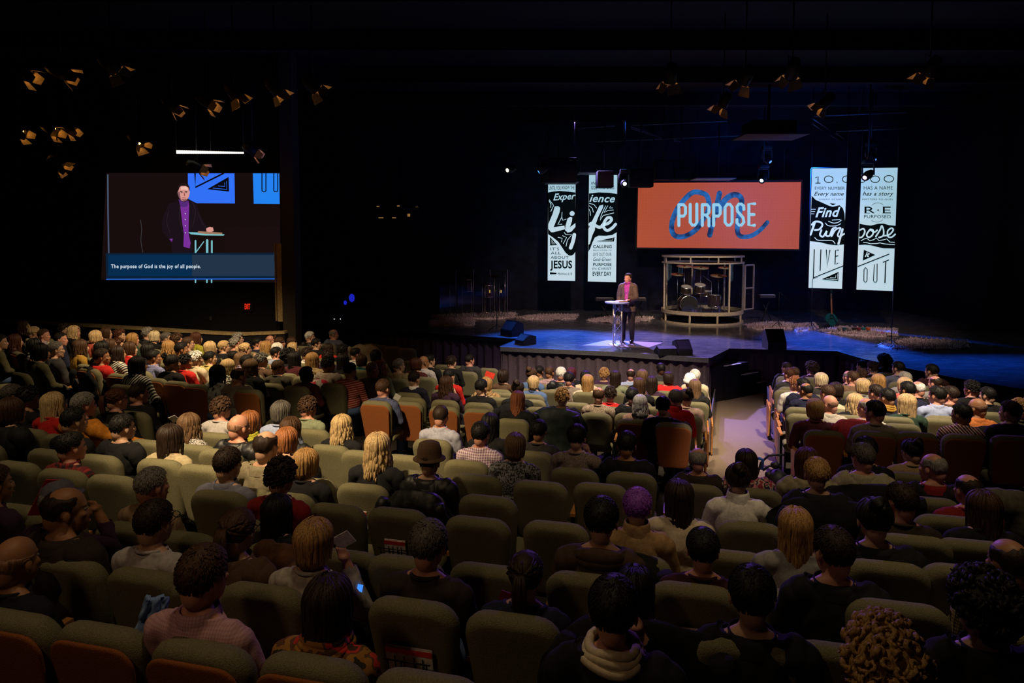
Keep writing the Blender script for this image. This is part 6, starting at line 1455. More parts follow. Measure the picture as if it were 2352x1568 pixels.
# --- fourth banner
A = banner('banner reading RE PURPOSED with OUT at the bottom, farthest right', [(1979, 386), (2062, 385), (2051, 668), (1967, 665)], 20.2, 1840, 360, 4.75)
ring(A, 657, 245, 46, 36, 9, -90, 90); ring(A, 808, 245, 48, 36, 9); ring(A, 958, 240, 52, 36, 9)
A.txt('HAS A NAME', 684, 320, 1000, 358, BI); A.txt('has a story', 672, 378, 1010, 438, BI, .012, .35); A.txt('MATTERS TO GOD', 666, 455, 998, 472, BI)
ring(A, 836, 545, 66, 42, 4, 200, 335); A.txt('R·E', 692, 546, 978, 616, BI, 0); A.txt('PURPOSED', 688, 634, 978, 670, BI); ring(A, 828, 672, 66, 40, 4, 20, 155)
for y in (546, 614):
    for a, b in ((692, 750), (890, 978)): A.stroke([(a, y), (b, y)], 5, BI, 'serif', sm=0)
A.poly([(638, 730), (700, 742), (760, 750), (840, 730), (900, 728), (960, 745), (1032, 752), (1022, 1000), (900, 998), (840, 985), (760, 965), (700, 958), (630, 962)], BI, 'dark_field')
A.stroke([(640, 800), (680, 785), (695, 820), (670, 870), (640, 880)], 17, BW, 'script_stroke', clip=(640, 1030)); A.stroke([(745, 800), (715, 850), (740, 878), (780, 850), (785, 800), (750, 792), (800, 820), (830, 800)], 17, BW, 'script_stroke')
A.stroke([(815, 870), (860, 800), (880, 752), (900, 800), (895, 860), (850, 880)], 17, BW, 'script_stroke'); A.stroke([(900, 860), (960, 850), (1005, 800), (985, 778), (945, 810), (950, 870), (990, 875), (1026, 845)], 17, BW, 'script_stroke', clip=(640, 1026))
for pts in ([(655, 915), (690, 895), (715, 888), (750, 915), (790, 905), (822, 885), (850, 915), (900, 905), (935, 895), (970, 930), (1020, 932)], [(680, 932), (710, 935), (760, 948), (830, 945), (860, 938), (900, 948), (960, 955), (1020, 957)]): A.stroke(pts, 8, BW, 'ornament', sm=0)
A.poly([(685, 1014), (810, 1070), (674, 1132)], BI, 'triangle'); A.txt('it', 696, 1040, 750, 1092, BW, .03, .4)
A.stroke([(622, 1195), (958, 1062)], 11, BI, 'letter_stroke', sm=0)
def pill(A, x0, y0, x1, y1, wd): A.stroke([(x0+18, y0), (x1-18, y0), (x1, y0+18), (x1-2, y1-18), (x1-18, y1), (x0+15, y1), (x0, y1-18), (x0+3, y0+18), (x0+18, y0)], wd, BI, 'letter_stroke', sm=0)
pill(A, 684, 1210, 722, 1368, 9); A.stroke([(798, 1176), (790, 1350), (800, 1368), (820, 1368), (828, 1350), (830, 1168)], 9, BI, 'letter_stroke', sm=0)
A.stroke([(915, 1372), (924, 1140)], 13, BI, 'letter_stroke', sm=0); A.stroke([(895, 1150), (955, 1125)], 10, BI, 'letter_stroke', sm=0)

# --- orange LED wall
OR = newmat('led_orange'); mt, nt, bs = OR; v = obco(nt, (1, 1, 1)); g1 = wave(nt, v, 3.2, 'X'); g2 = wave(nt, v, 3.2, 'Z')
k1 = ramp(nt, g1, [(0, (0, 0, 0)), (.03, (1, 1, 1))]); k2 = ramp(nt, g2, [(0, (0, 0, 0)), (.03, (1, 1, 1))])
cc = mixc(nt, 1.0, k1, k2, 'MULTIPLY'); col = mixc(nt, cc, (.32, .056, .018), (.40, .072, .023)); nt.links.new(col, bs.inputs['Emission Color']); bs.inputs['Emission Strength'].default_value = 1.0; bs.inputs['Base Color'].default_value = (.10, .03, .05, 1); bs.inputs['Roughness'].default_value = .5
YL = 24.2; t = thing('led_screen', 'wide orange screen reading PURPOSE over blue brush lettering', 'screen'); A = Art(1440, 360, 3.564, YL, t)
m = MB(); m.prism([(1466, 420), (1840, 418), (1835, 572), (1463, 568)], lambda u, v, d: at(u, v, YL+d), 0, .1); A.p = m.obj('panel', mt, t, smooth=False)
m = MB(); m.prism([(1462, 414), (1844, 412), (1839, 576), (1459, 572)], lambda u, v, d: at(u, v, YL+d), .03, .16); m.obj('cabinet', BLK2, t, smooth=False)
for x in (1500, 1650, 1800): q = at(x, 414, YL+.1); MB().tube([q, (q.x, q.y, 8.2)], .02, 6).obj('hanger', STEEL, t)
BLU = newmat('led_blue'); mt, nt, bs = BLU; v = obco(nt); n = nt.nodes.new('ShaderNodeTexNoise'); n.inputs['Scale'].default_value = 3.5; n.inputs['Detail'].default_value = 4; nt.links.new(v, n.inputs['Vector'])
nt.links.new(ramp(nt, n.outputs[0], [(.4, (.008, .02, .07)), (.6, (.02, .13, .42))]), bs.inputs['Emission Color']); bs.inputs['Emission Strength'].default_value = 1; bs.inputs['Base Color'].default_value = (0, 0, 0, 1)
A.stroke([(650, 480), (672, 400), (655, 320), (600, 292), (540, 292), (480, 340), (410, 430), (368, 540), (375, 625), (425, 655), (500, 640), (580, 580), (640, 480)], 42, mt, 'brush_stroke')
A.stroke([(758, 298), (735, 400), (700, 540), (678, 640)], 44, mt, 'brush_stroke'); A.stroke([(740, 470), (790, 370), (850, 318), (910, 315), (940, 360), (920, 460), (905, 560), (910, 630), (950, 655), (1020, 645), (1090, 600), (1150, 535)], [50, 34], mt, 'brush_stroke')
LT = emit('led_pale', (.30, .62, .85), .95)
def big(A, mat):
    W = 25; y0, y1 = 380, 572; f = lambda st, sm=0: A.stroke(st, W, mat, 'big_letter', sm=sm, d=.035)
    X = [415, 508, 607, 700, 795, 893, 988]
    for k in (0, 3): x = X[k]; f([(x+10, y0+12), (x+10, y1-10)]); f([(x+10, y0+12), (x+50, y0+12), (x+64, y0+30), (x+64, y0+85), (x+50, y0+105), (x+12, y0+105)])
    x = X[1]; f([(x+10, y0+10), (x+10, y1-35), (x+28, y1-12), (x+48, y1-12), (x+64, y1-35), (x+64, y0+8)])
    x = X[2]; f([(x+10, y0+12), (x+10, y1-10)]); f([(x+10, y0+12), (x+50, y0+12), (x+64, y0+30), (x+64, y0+75), (x+50, y0+95), (x+12, y0+95)]); f([(x+42, y0+98), (x+64, y0+125), (x+64, y1-8)])
    x = X[4]; f([(x+28, y0+8), (x+48, y0+8), (x+66, y0+32), (x+66, y1-35), (x+48, y1-12), (x+28, y1-12), (x+8, y1-35), (x+8, y0+32), (x+28, y0+8)])
    x = X[5]; f([(x+64, y0+50), (x+62, y0+20), (x+42, y0+6), (x+24, y0+6), (x+8, y0+28), (x+12, y0+65), (x+58, y0+118), (x+64, y1-38), (x+44, y1-12), (x+26, y1-12), (x+8, y1-32), (x+8, y1-58)])
    x = X[6]; f([(x+58, y0+4), (x+10, y0+6), (x+10, y1-12), (x+56, y1-12)]); f([(x+10, y0+92), (x+52, y0+92)])
big(A, LT)
# --- left video screen
YV = 16.88; t = thing('projection_screen', 'big video screen on the left wall with a caption bar', 'screen'); A = Art(200, 360, 3.734, YV, t)
m = MB(); m.prism([(244, 397), (643, 397), (645, 649), (232, 642)], lambda u, v, d: at(u, v, YV+d), 0, .05); A.p = m.obj('panel', emit('video_dark', (.009, .004, .004), 1), t, smooth=False)
for x in (300, 560): q = at(x, 397, YV+.03); MB().tube([q, (q.x, q.y, 8.2)], .012, 6).obj('hanger', STEEL, t)
def tone(n, r, g, b, s=1): return emit('video_'+n, lin((r/255, g/255, b/255)), s)
A.poly([(1180, 600), (1655, 600), (1660, 1075), (1000, 1070), (1000, 830), (1180, 820)], tone('brown', 26, 15, 14), 'image_patch')
A.poly([(864, 142), (1264, 142), (1268, 400), (940, 398), (866, 360)], tone('blue', 50, 112, 246), 'image_banner'); A.poly([(1422, 142), (1648, 142), (1652, 404), (1430, 402)], tone('cyan', 36, 130, 240), 'image_banner')
K = tone('black', 8, 8, 14)
A.stroke([(926, 142), (928, 262), (1170, 142)], 14, K, 'image_letter', sm=0); A.poly([(1030, 278), (1214, 172), (1218, 298)], K, 'image_triangle'); A.stroke([(1080, 268), (1198, 280), (1198, 210)], 5, tone('blue', 0, 0, 0), 'image_line', sm=0); A.stroke([(1125, 250), (1180, 254), (1180, 222)], 5, tone('blue', 0, 0, 0), 'image_line', sm=0)
for x in (1500, 1602): A.stroke([(x, 142), (x, 290), (x+10, 300), (x+26, 300), (x+34, 290), (x+34, 142)], 9, K, 'image_letter', sm=0)
A.stroke([(178, 155), (180, 480), (186, 822)], 12, tone('post', 70, 84, 110), 'image_post', sm=0); A.stroke([(458, 540), (468, 620), (462, 720), (478, 820)], 5, tone('cable', 60, 60, 62), 'image_cable')
JK = tone('jacket', 27, 17, 24)
A.poly([(780, 375), (700, 405), (665, 480), (638, 570), (650, 650), (700, 700), (722, 740), (730, 830), (900, 830), (905, 700), (870, 640), (1010, 650), (1040, 610), (1000, 560), (960, 470), (935, 400), (880, 378)], JK, 'image_jacket')
A.poly([(788, 372), (800, 430), (815, 560), (830, 660), (826, 770), (880, 785), (888, 740), (870, 650), (872, 540), (876, 420), (868, 372), (830, 395)], tone('shirt', 120, 48, 150), 'image_shirt')
A.poly([(784, 362), (800, 425), (832, 432), (862, 424), (868, 374), (830, 390)], tone('collar', 84, 42, 120), 'image_collar')
A.poly([(784, 270), (776, 310), (786, 345), (806, 372), (830, 384), (852, 376), (872, 345), (882, 305), (874, 262), (850, 246), (805, 246)], tone('face', 216, 150, 140), 'image_face')
A.poly([(780, 300), (782, 255), (796, 232), (830, 222), (866, 234), (880, 262), (878, 300), (868, 262), (846, 250), (806, 250), (792, 264)], tone('hair', 34, 22, 24), 'image_hair')
for x in (808, 850): A.stroke([(x-10, 297), (x+8, 299)], 7, tone('hair', 0, 0, 0), 'image_brow', sm=0)
A.stroke([(816, 352), (844, 352)], 5, tone('lip', 150, 70, 70), 'image_mouth', sm=0); A.stroke([(832, 305), (836, 334)], 7, tone('lip', 0, 0, 0), 'image_nose', sm=0)
A.poly([(1020, 615), (1050, 600), (1080, 606), (1086, 635), (1060, 648), (1025, 640)], tone('face', 0, 0, 0), 'image_hand')
A.poly([(705, 705), (735, 700), (728, 730)], tone('shirt', 0, 0, 0), 'image_cuff')
A.poly([(866, 646), (1020, 650), (1180, 665), (1170, 676), (1000, 674), (890, 664)], tone('table', 120, 190, 200), 'image_table'); A.poly([(952, 636), (1020, 642), (1160, 650), (1158, 664), (1020, 662), (952, 654)], tone('book', 160, 120, 96), 'image_book')
for a, b in (((930, 720), (930, 824)), ((1030, 716), (1030, 824)), ((1070, 722), (1070, 824))): A.stroke([a, b], 14 if a[0] != 1030 else 20, tone('table', 0, 0, 0), 'image_leg', sm=0)
A.stroke([(936, 815), (1000, 728)], 8, tone('table', 0, 0, 0), 'image_leg', sm=0)
A.poly([(160, 826), (1630, 822), (1634, 1052), (165, 1052)], tone('bar', 12, 32, 54), 'caption_bar'); A.poly([(180, 842), (900, 840), (900, 1022), (182, 1022)], tone('bar2', 8, 44, 78), 'caption_field'); A.poly([(900, 840), (1612, 840), (1614, 1022), (900, 1022)], tone('bar3', 36, 52, 72), 'caption_field')
A.stroke([(168, 1050), (1634, 1046)], 9, tone('line', 36, 96, 200), 'caption_line', sm=0); A.txt('The purpose of God is the joy of all people.', 205, 922, 975, 965, tone('text', 225, 240, 250), .008)
for x in (930, 1028, 1068): A.stroke([(x, 1056), (x, 1076)], 12, tone('table', 0, 0, 0), 'image_leg', sm=0)
for st, wd, c in (([(800, 420), (790, 500), (818, 640)], 5, 'lap'), ([(900, 385), (930, 470), (905, 600)], 5, 'lap'), ([(700, 470), (684, 560), (712, 650)], 4, 'lap'), ([(950, 480), (985, 560), (1020, 610)], 4, 'lap')): A.stroke(st, wd, tone('lap', 46, 32, 42), 'image_fold')
for z in (486, 536, 590, 650): A.stroke([(842, z), (844, z+3)], 6, tone('text', 0, 0, 0), 'image_button', sm=0)
A.poly([(782, 300), (776, 315), (786, 346), (806, 374), (800, 340), (794, 300)], tone('face_shade', 130, 84, 90), 'image_shade'); A.poly([(806, 360), (830, 384), (852, 376), (860, 358), (834, 366)], tone('face_shade', 0, 0, 0), 'image_shade')
for x in (812, 850): A.stroke([(x-6, 306), (x+5, 306)], 5, tone('eye', 50, 26, 30), 'image_eye', sm=0)
A.poly([(806, 258), (846, 254), (866, 270), (862, 286), (830, 280), (806, 284)], tone('face_light', 240, 190, 176), 'image_light')
# --- exit sign
YE = 16.92; t = thing('exit_sign', 'small red lit EXIT sign on the black left wall', 'sign'); A = Art(0, 680, 3.92, YE, t)
m = MB(); m.prism([(557, 694), (580, 694), (580, 714), (557, 714)], lambda u, v, d: at(u, v, YE+d), 0, .06); m.obj('housing', BLK2, t, smooth=False); A.txt('EXIT', 2203, 68, 2252, 118, emit('exit_red', (.95, .03, .01), 1.0), .03)
c = at(484, 731, 16.98); tag(MB().box(c, (.06, .03, .10)).obj('wall_switch', plain('switch_grey', (.05, .05, .045), .6), bevel=.004), 'small grey switch plate on the wall left of the EXIT sign', 'switch')

# ================================================================ DRUM CAGE, DRUMS, INSTRUMENTS
FR = plain('cage_frame', (.30, .26, .21), .55)
GL_ = newmat('clear_acrylic'); mt, nt, bs = GL_
tr = nt.nodes.new('ShaderNodeBsdfTransparent'); gl = nt.nodes.new('ShaderNodeBsdfGlossy'); gl.inputs['Roughness'].default_value = .05; mx = nt.nodes.new('ShaderNodeMixShader'); mx.inputs[0].default_value = .06
tr.inputs[0].default_value = (.86, .88, .88, 1)
nt.links.new(tr.outputs[0], mx.inputs[1]); nt.links.new(gl.outputs[0], mx.inputs[2]); nt.links.new(mx.outputs[0], nt.nodes['Material Output'].inputs[0]); ACR = mt
CX, CYY, R = at(1612, 700, 22.2).x, 22.2, 1.30
t = thing('drum_cage', 'round drum cage of tan framing and clear panels below the orange screen', 'drum cage', (CX, CYY, ZS))
def arc(m, R, z, w, h, a0=0, a1=360): m.lathe([(R-w, z), (R, z), (R, z+h), (R-w, z+h), (R-w, z)], n=48, a0=math.radians(a0), a1=math.radians(a1))
for z, h, w in ((0, .06, .06), (.30, .11, .07), (1.90, .045, .06), (2.10, .05, .08)): m = MB(); arc(m, R, z, w, h); m.obj('ring_rail', FR, t, smooth=False)
for a in (192, 238, 276, 322, 20, 65, 110, 150):
    p = (R-.03)*math.cos(math.radians(a)), (R-.03)*math.sin(math.radians(a)); MB().box((p[0], p[1], .18), (.055, .055, .3)).obj('short_post', FR, t, smooth=False); MB().box((p[0], p[1], 2.02), (.04, .04, .17)).obj('short_post', FR, t, smooth=False)
for a in (186, 294, 350, 40, 90, 140): p = (R-.03)*math.cos(math.radians(a)), (R-.03)*math.sin(math.radians(a)); MB().box((p[0], p[1], 1.15), (.05, .05, 1.6)).obj('post', FR, t, smooth=False)
for a0, a1 in ((188, 292), (296, 348), (42, 88), (92, 138), (142, 184)): m = MB(); m.lathe([(R-.03, .42), (R-.03, 1.9)], n=20, a0=math.radians(a0), a1=math.radians(a1)); m.obj('clear_panel', ACR, t)
m = MB(); m.lathe([(0, .28), (R-.05, .28), (R-.05, .30), (0, .30)], n=40); m.obj('platform', BLK2, t)
for a, b in (((1.24, -.45, .42), (1.24, -.45, 1.84)), ((1.62, -.15, .42), (1.62, -.15, 1.84)), ((1.24, -.45, .42), (1.62, -.15, .42)), ((1.24, -.45, 1.84), (1.62, -.15, 1.84)), ((1.24, -.45, 1.1), (1.62, -.15, 1.1))): MB().tube([a, b], .028, 4).obj('door_frame', FR, t, smooth=False)
MB().add([(1.24, -.45, .42), (1.62, -.15, .42), (1.62, -.15, 1.84), (1.24, -.45, 1.84)], [(0, 1, 2, 3)]).obj('clear_door', ACR, t)
def drum(name, c, r, h, tilt, lab, axis='Z'):
    t = thing(name, lab, 'drum', c); M = Matrix.Rotation(tilt, 3, 'X')
    m = MB(); m.lathe([(r, -h/2), (r*1.0, h/2)], n=28, M=M); t0 = t; t = m.obj('shell', plain('drum_shell', (.03, .02, .02), .2), t)
    for s in (-1, 1):
        m = MB(); m.lathe([(0, s*h/2), (r*.98, s*h/2)], n=28, M=M); m.obj('drum_head', plain('drum_head_dark', (.02, .02, .02), .4) if name == 'bass_drum' else plain('drum_head', (.35, .34, .33), .5), t)
        m = MB(); m.lathe([(r*.98, s*h/2-.012), (r*1.05, s*h/2-.012), (r*1.05, s*h/2+.012), (r*.98, s*h/2+.012)], n=28, M=M); m.obj('hoop', CHROME, t)
    for k in range(8):
        a = 2*PI*k/8; m = MB(); m.tube([M @ Vector((r*1.03*math.cos(a), r*1.03*math.sin(a), -h/2)), M @ Vector((r*1.03*math.cos(a), r*1.03*math.sin(a), h/2))], .006, 5); m.obj('lug', CHROME, t)
    return t0
Z0 = ZS+.30
drum('bass_drum', (CX-.55, CYY-.30, Z0+.29), .28, .4, PI/2, 'dark bass drum standing on the floor of the cage'); drum('tom_drum', (CX-.62, CYY-.38, Z0+.76), .16, .2, .35, 'small tom above the bass drum, left'); drum('tom_drum', (CX-.18, CYY-.38, Z0+.80), .17, .24, .35, 'brighter tom drum right of the small tom')
drum('snare_drum', (CX+.1, CYY-.1, Z0+.62), .18, .14, .1, 'chrome snare drum in the middle of the cage'); drum('floor_tom', (CX+.25, CYY-.55, Z0+.42), .2, .36, 0, 'floor tom at the right of the drum kit')
BRASS = plain('brass', (.55, .38, .12), .25, metal=1, var=.1)
def stand(name, lab, cat, c, h, boom=None, cym=0, tripod=.25, r=.009, mat=CHROME):
    t = thing(name, lab, cat, c); MB().tube([(0, 0, .1), (0, 0, h)], r, 8).obj('pole', mat, t)
    for k in range(3): a = 2*PI*k/3+.4; MB().tube([(0, 0, .22), (tripod*math.cos(a), tripod*math.sin(a), .01)], r*.9, 6).obj('leg', mat, t)
    if boom: MB().tube([(0, 0, h), boom], r*.8, 6).obj('boom', mat, t)
    if cym:
        e = Vector(boom or (0, 0, h)); m = MB(); m.lathe([(.0, .03), (.03, .025), (.045, .008), (cym*.6, .004), (cym, -.012)], e, n=32, M=Matrix.Rotation(.2, 3, 'X')); m.obj('cymbal', BRASS, t)
    return t
for x, y, h, cy, lb in ((-.85, -.2, 1.25, .22, 'cymbal stand at the left of the drum kit, low'), (-.55, .15, 1.5, .25, 'tall cymbal stand behind the small tom'), (.0, .2, 1.45, .26, 'tall cymbal stand behind the snare drum'), (.5, -.1, 1.2, .26, 'wide cymbal stand at the right of the kit'), (.75, .1, 1.45, .2, 'cymbal stand nearest the cage door')):
    stand('cymbal_stand', lb, 'cymbal', (CX+x, CYY+y, Z0), h, None, cy)
stand('microphone_stand', 'boom microphone stand between toms and snare', 'microphone stand', (CX+.2, CYY-.35, Z0), 1.0, (-.25, .1, 1.2))
t = thing('drum_throne', 'round black drum stool inside the cage', 'stool', (CX-.1, CYY+.35, Z0)); m = MB(); m.lathe([(0, .46), (.16, .46), (.17, .5), (.15, .54), (0, .55)], n=24); m.obj('seat', BLK2, t); MB().tube([(0, 0, 0), (0, 0, .46)], .02, 8).obj('pole', CHROME, t)
# percussion corner at the left
def clearscreen(px, py, top, Y, lab):
    t = thing('clear_screen', lab, 'screen panel', (0, 0, 0)); a, b = px
    A0 = at(a, py, Y); B0 = at(b, py, Y+.3); A0.z = B0.z = ZS; h = at(a, top, Y).z-ZS
    MB().add([A0, B0, B0+Vector((0, 0, h)), A0+Vector((0, 0, h))], [(0, 1, 2, 3)]).obj('clear_panel', ACR, t)
    MB().tube([B0, B0+Vector((0, 0, h))], .012, 5).obj('edge_post', plain('clear_edge', (.12, .13, .25), .3), t)
for k, (a, b) in enumerate(((1010, 1048), (1051, 1088), (1090, 1126), (1128, 1166))): clearscreen((a, b), 732, 620, 22.4+.15*k, ('first', 'second', 'third', 'fourth')[k]+' clear acrylic screen from the left around the dark percussion')
ORD = 'first second third fourth fifth sixth seventh eighth ninth'.split()
for px, h, cy in ((1034, 1.3, 0), (1048, 1.25, .2), (1062, 1.1, 0), (1084, 1.4, .22), (1108, 1.3, 0), (1114, 1.15, 0), (1136, 1.4, .2), (1147, 1.2, 0), (1160, 1.5, 0)):
    p = at(px, 720, 22.9); stand('percussion_stand', 'slender chrome percussion stand behind the clear screens, '+ORD.pop(0)+' from their left', 'stand', (p.x, p.y, ZS+.04), h, None, cy)['group'] = 'percussion stands behind the clear screens'
for px, py, lb in ((1075, 655, 'dim conga like drum left in the percussion corner'), (1122, 668, 'dim drum right in the percussion corner')): p = at(px, py, 23.1); drum('hand_drum', p, .17, .4, 0, lb)
MB_ = emit('stand_light', (1, .55, .12), .5)
for px, py in ((1125, 669), (1151, 669)): p = at(px, py, 22.8); tag(MB().box(p, (.03, .02, .09)).obj('reading_light', MB_, smooth=False), 'small amber light glowing in the percussion corner, '+('left' if px < 1130 else 'right')+' one', 'light')
# rugs
RUGM = plain('shaggy_rug', (.55, .46, .48), 1, nscale=34, var=.9, bstr=1)
def rug(pts, lab, th=.04):
    P = [on(px, py, ZS) for px, py in pts]; c = sum(P, Vector())/len(P); t = thing('rug', lab, 'rug', (0, 0, 0), 0, 'shaggy rugs on the stage'); m = MB(); n = 60; Q = []
    for i in range(n):
        s = i/n*len(P); k = int(s); Q.append(P[k].lerp(P[(k+1) % len(P)], s-k))
    for ring_, (k, z) in enumerate(((1.02, 0), (1.0, th*.7), (.9, th), (.75, th), (.55, th), (.3, th), (.05, th))):
        for i, q in enumerate(Q): 
            j = 1+.14*noise.noise(q*4+Vector((ring_, 0, 0))); v = c+(q-c)*k*j; m.v.append((v.x, v.y, ZS+.001+z+(.05*noise.noise(Vector((v.x*11, v.y*11, ring_))) if z else 0)))
    for r_ in range(6):
        for i in range(n): m.f.append((r_*n+i, r_*n+(i+1) % n, (r_+1)*n+(i+1) % n, (r_+1)*n+i)); m.m.append(0)
    m.f.append(tuple(range(6*n, 7*n))); m.m.append(0); m.obj('backing', RUGM, t)
    g = MB()
    for i in range(2600):
        k = math.sqrt(rnd.random()); q = Q[rnd.randrange(n)]; v = c+(q-c)*k; a = rnd.uniform(0, 6.3); b = Vector((v.x, v.y, ZS+th*.8)); e = b+Vector((.03*math.cos(a), .03*math.sin(a), rnd.uniform(.02, .075))); w = Vector((-math.sin(a), math.cos(a), 0))*.014
        g.add([b-w, b+w, e], [(0, 1, 2)])
    o = g.obj('pile', RUGM, t, smooth=False); o['kind'] = 'stuff'
for pts, lb in (([(985, 740), (1020, 735), (1088, 734), (1088, 747), (1030, 748), (990, 747)], 'shaggy rug at the dark left end of the stage'), ([(990, 727), (1080, 722), (1185, 720), (1180, 728), (1160, 733), (1000, 732)], 'long shaggy rug under the percussion stands'),
    ([(1182, 731), (1240, 724), (1328, 724), (1320, 733), (1250, 736)], 'shaggy rug left of the lectern'), ([(1347, 737), (1400, 729), (1500, 730), (1490, 738), (1420, 743)], 'shaggy rug behind the person on stage'),
    ([(1708, 749), (1760, 742), (1822, 745), (1820, 756), (1740, 757)], 'shaggy rug right of the drum cage'), ([(1815, 748), (1870, 745), (1880, 755), (1830, 762)], 'small shaggy rug between drum cage and guitar'), ([(1880, 761), (1930, 752), (2062, 757), (2060, 772), (1990, 774), (1900, 765)], 'shaggy rug under the pedal board'),
    ([(2020, 792), (2090, 778), (2222, 786), (2222, 802), (2120, 804), (2040, 800)], 'largest shaggy rug at the right end of the stage')): rug(pts, lb)
# wedge monitors
def wedge(px, py, w, h, rot, lab):
    p = on(px, py, ZS); t = thing('stage_monitor', lab, 'speaker', p, rot); q = [(-.2, 0), (.2, 0), (.2, h*.35), (-.02, h), (-.2, h*.8)]
    MB().prism(q, lambda u, v, d: (d, u, v), -w/2, w/2).obj('cabinet', BLK2, t, smooth=False)
    n = Vector((0, h*.65, .22)).normalized(); m = MB(); m.add([(s*w*.44, .2-e*.2-.0, h*.38+e*(h*.58)) for s, e in ((-1, .05), (1, .05), (1, .92), (-1, .92))], [(0, 1, 2, 3)])
    o = m.obj('grille', plain('grille', (.03, .03, .032), .5, metal=.5, nscale=300, bstr=.8), t, smooth=False); o.location = n*.012
    return t
wedge(1528, 813, .42, .2, .1, 'flat black monitor wedge at the stage edge below the lectern'); wedge(1567, 813, .34, .34, 3.3, 'black box with pale grille right of the flat wedge'); wedge(1778, 800, .45, .48, PI, 'tall black monitor at the right thrust edge')
wedge(1176, 770, .55, .42, 2.2, 'black monitor wedge near the left stage step'); wedge(1207, 790, .38, .26, 2.2, 'small black monitor at the left stage corner')
# keyboards, stands, guitar
def kbd(px, py, Y, w, lab):
    p = at(px, py, Y); t = thing('keyboard', lab, 'keyboard', (p.x, p.y, 0)); z = p.z; MB().box((0, 0, z), (w, .3, .09)).obj('case', plain('key_case', (.03, .03, .035), .4), t, smooth=False)
    MB().box((0, -.07, z+.052), (w*.92, .13, .012)).obj('white_keys', plain('key_white', (.45, .45, .46), .4), t, smooth=False); m = MB()
    for s in (-1, 1): m.tube([(s*w*.35, -.1, ZS), (-s*w*.35, .1, z-.04)], .015, 6)
    m.obj('cross_stand', STEEL, t)
kbd(1388, 687, 22.8, .6, 'keyboard on a cross stand left of the speaker'); kbd(1465, 687, 22.6, .5, 'keyboard partly hidden right of the speaker'); kbd(1760, 680, 22.0, .5, 'dark keyboard right of the drum cage')
p = on(1788, 755, ZS); stand('microphone_stand', 'boom microphone stand on the rug right of the cage', 'microphone stand', p, 1.1, (.4, 0, .75), mat=STEEL)
p = on(2047, 800, ZS); stand('microphone_stand', 'straight black microphone stand on the largest rug', 'microphone stand', p, 1.55, None, 0, .35, mat=STEEL)
p = on(1141, 762, ZS); stand('microphone_stand', 'thin dark microphone stand at the left stage edge', 'microphone stand', p, 1.4, None, 0, .3, mat=STEEL)
p = on(1863, 757, ZS); stand('microphone_stand', 'microphone stand left of the guitar', 'microphone stand', p, 1.5, (.15, 0, 1.55), mat=STEEL)
t = thing('guitar', 'teal electric guitar upright on a stand under the tall banners', 'guitar', on(1910, 752, ZS)); M = Matrix.Rotation(-.12, 3, 'X')
o = [(0.16*math.cos(a)*(1+.22*math.cos(2*a+1)), .25+.2*math.sin(a)*(1+.05*math.sin(3*a))) for a in [2*PI*i/28 for i in range(28)]]
MB().prism(o, lambda u, v, d: M @ Vector((u, d, v)), -.02, .025).obj('body', plain('teal_gloss', (.01, .10, .11), .15), t, smooth=False); MB().box(M @ Vector((0, -.03, .72)), (.045, .02, .62), M).obj('neck', plain('maple', (.25, .11, .05), .4), t, smooth=False); MB().box(M @ Vector((.01, -.03, 1.08)), (.07, .018, .15), M).obj('headstock', BLK2, t, smooth=False)
MB().box(M @ Vector((0, -.03, .28)), (.08, .02, .03), M).box(M @ Vector((0, -.03, .36)), (.07, .02, .02), M).obj('pickup', CHROME, t, smooth=False)
m = MB()
for s in (-1, 1): m.tube([(s*.2, -.12, 0), (0, .05, .45)], .01, 6)
m.tube([(0, .25, 0), (0, .05, .45)], .01, 6); m.obj('guitar_stand', STEEL, t)
p = on(1966, 766, ZS); t = thing('pedal_board', 'white framed pedal board with small coloured pedals', 'pedal board', p); W = .98
for y, z in ((-.14, .05), (.14, .09)): MB().box((0, y, z), (W, .03, .03)).obj('rail', plain('board_white', (.6, .56, .5), .5), t, smooth=False)
for x in (-W/2, -.12, .12, W/2-.02): MB().box((x, -.14, .06), (.03, .03, .12)).obj('upright', plain('board_white', (1, 1, 1)), t, smooth=False)
for k, c in enumerate(((.3, .28, .26), (.02, .1, .12), (.3, .3, .3), (.02, .02, .02), (.2, .02, .04), (.01, .2, .2), (.6, .12, .03))): MB().box((-.42+k*.135, .1, .13), (.09, .12, .06)).obj('pedal', plain('pedal%d' % k, c, .4), t, bevel=.006)
o = MB().box((.58, -.2, .04), (.22, .1, .05)).obj('volume_pedal', plain('magenta_pedal', (.4, .02, .2), .4), t, bevel=.01)

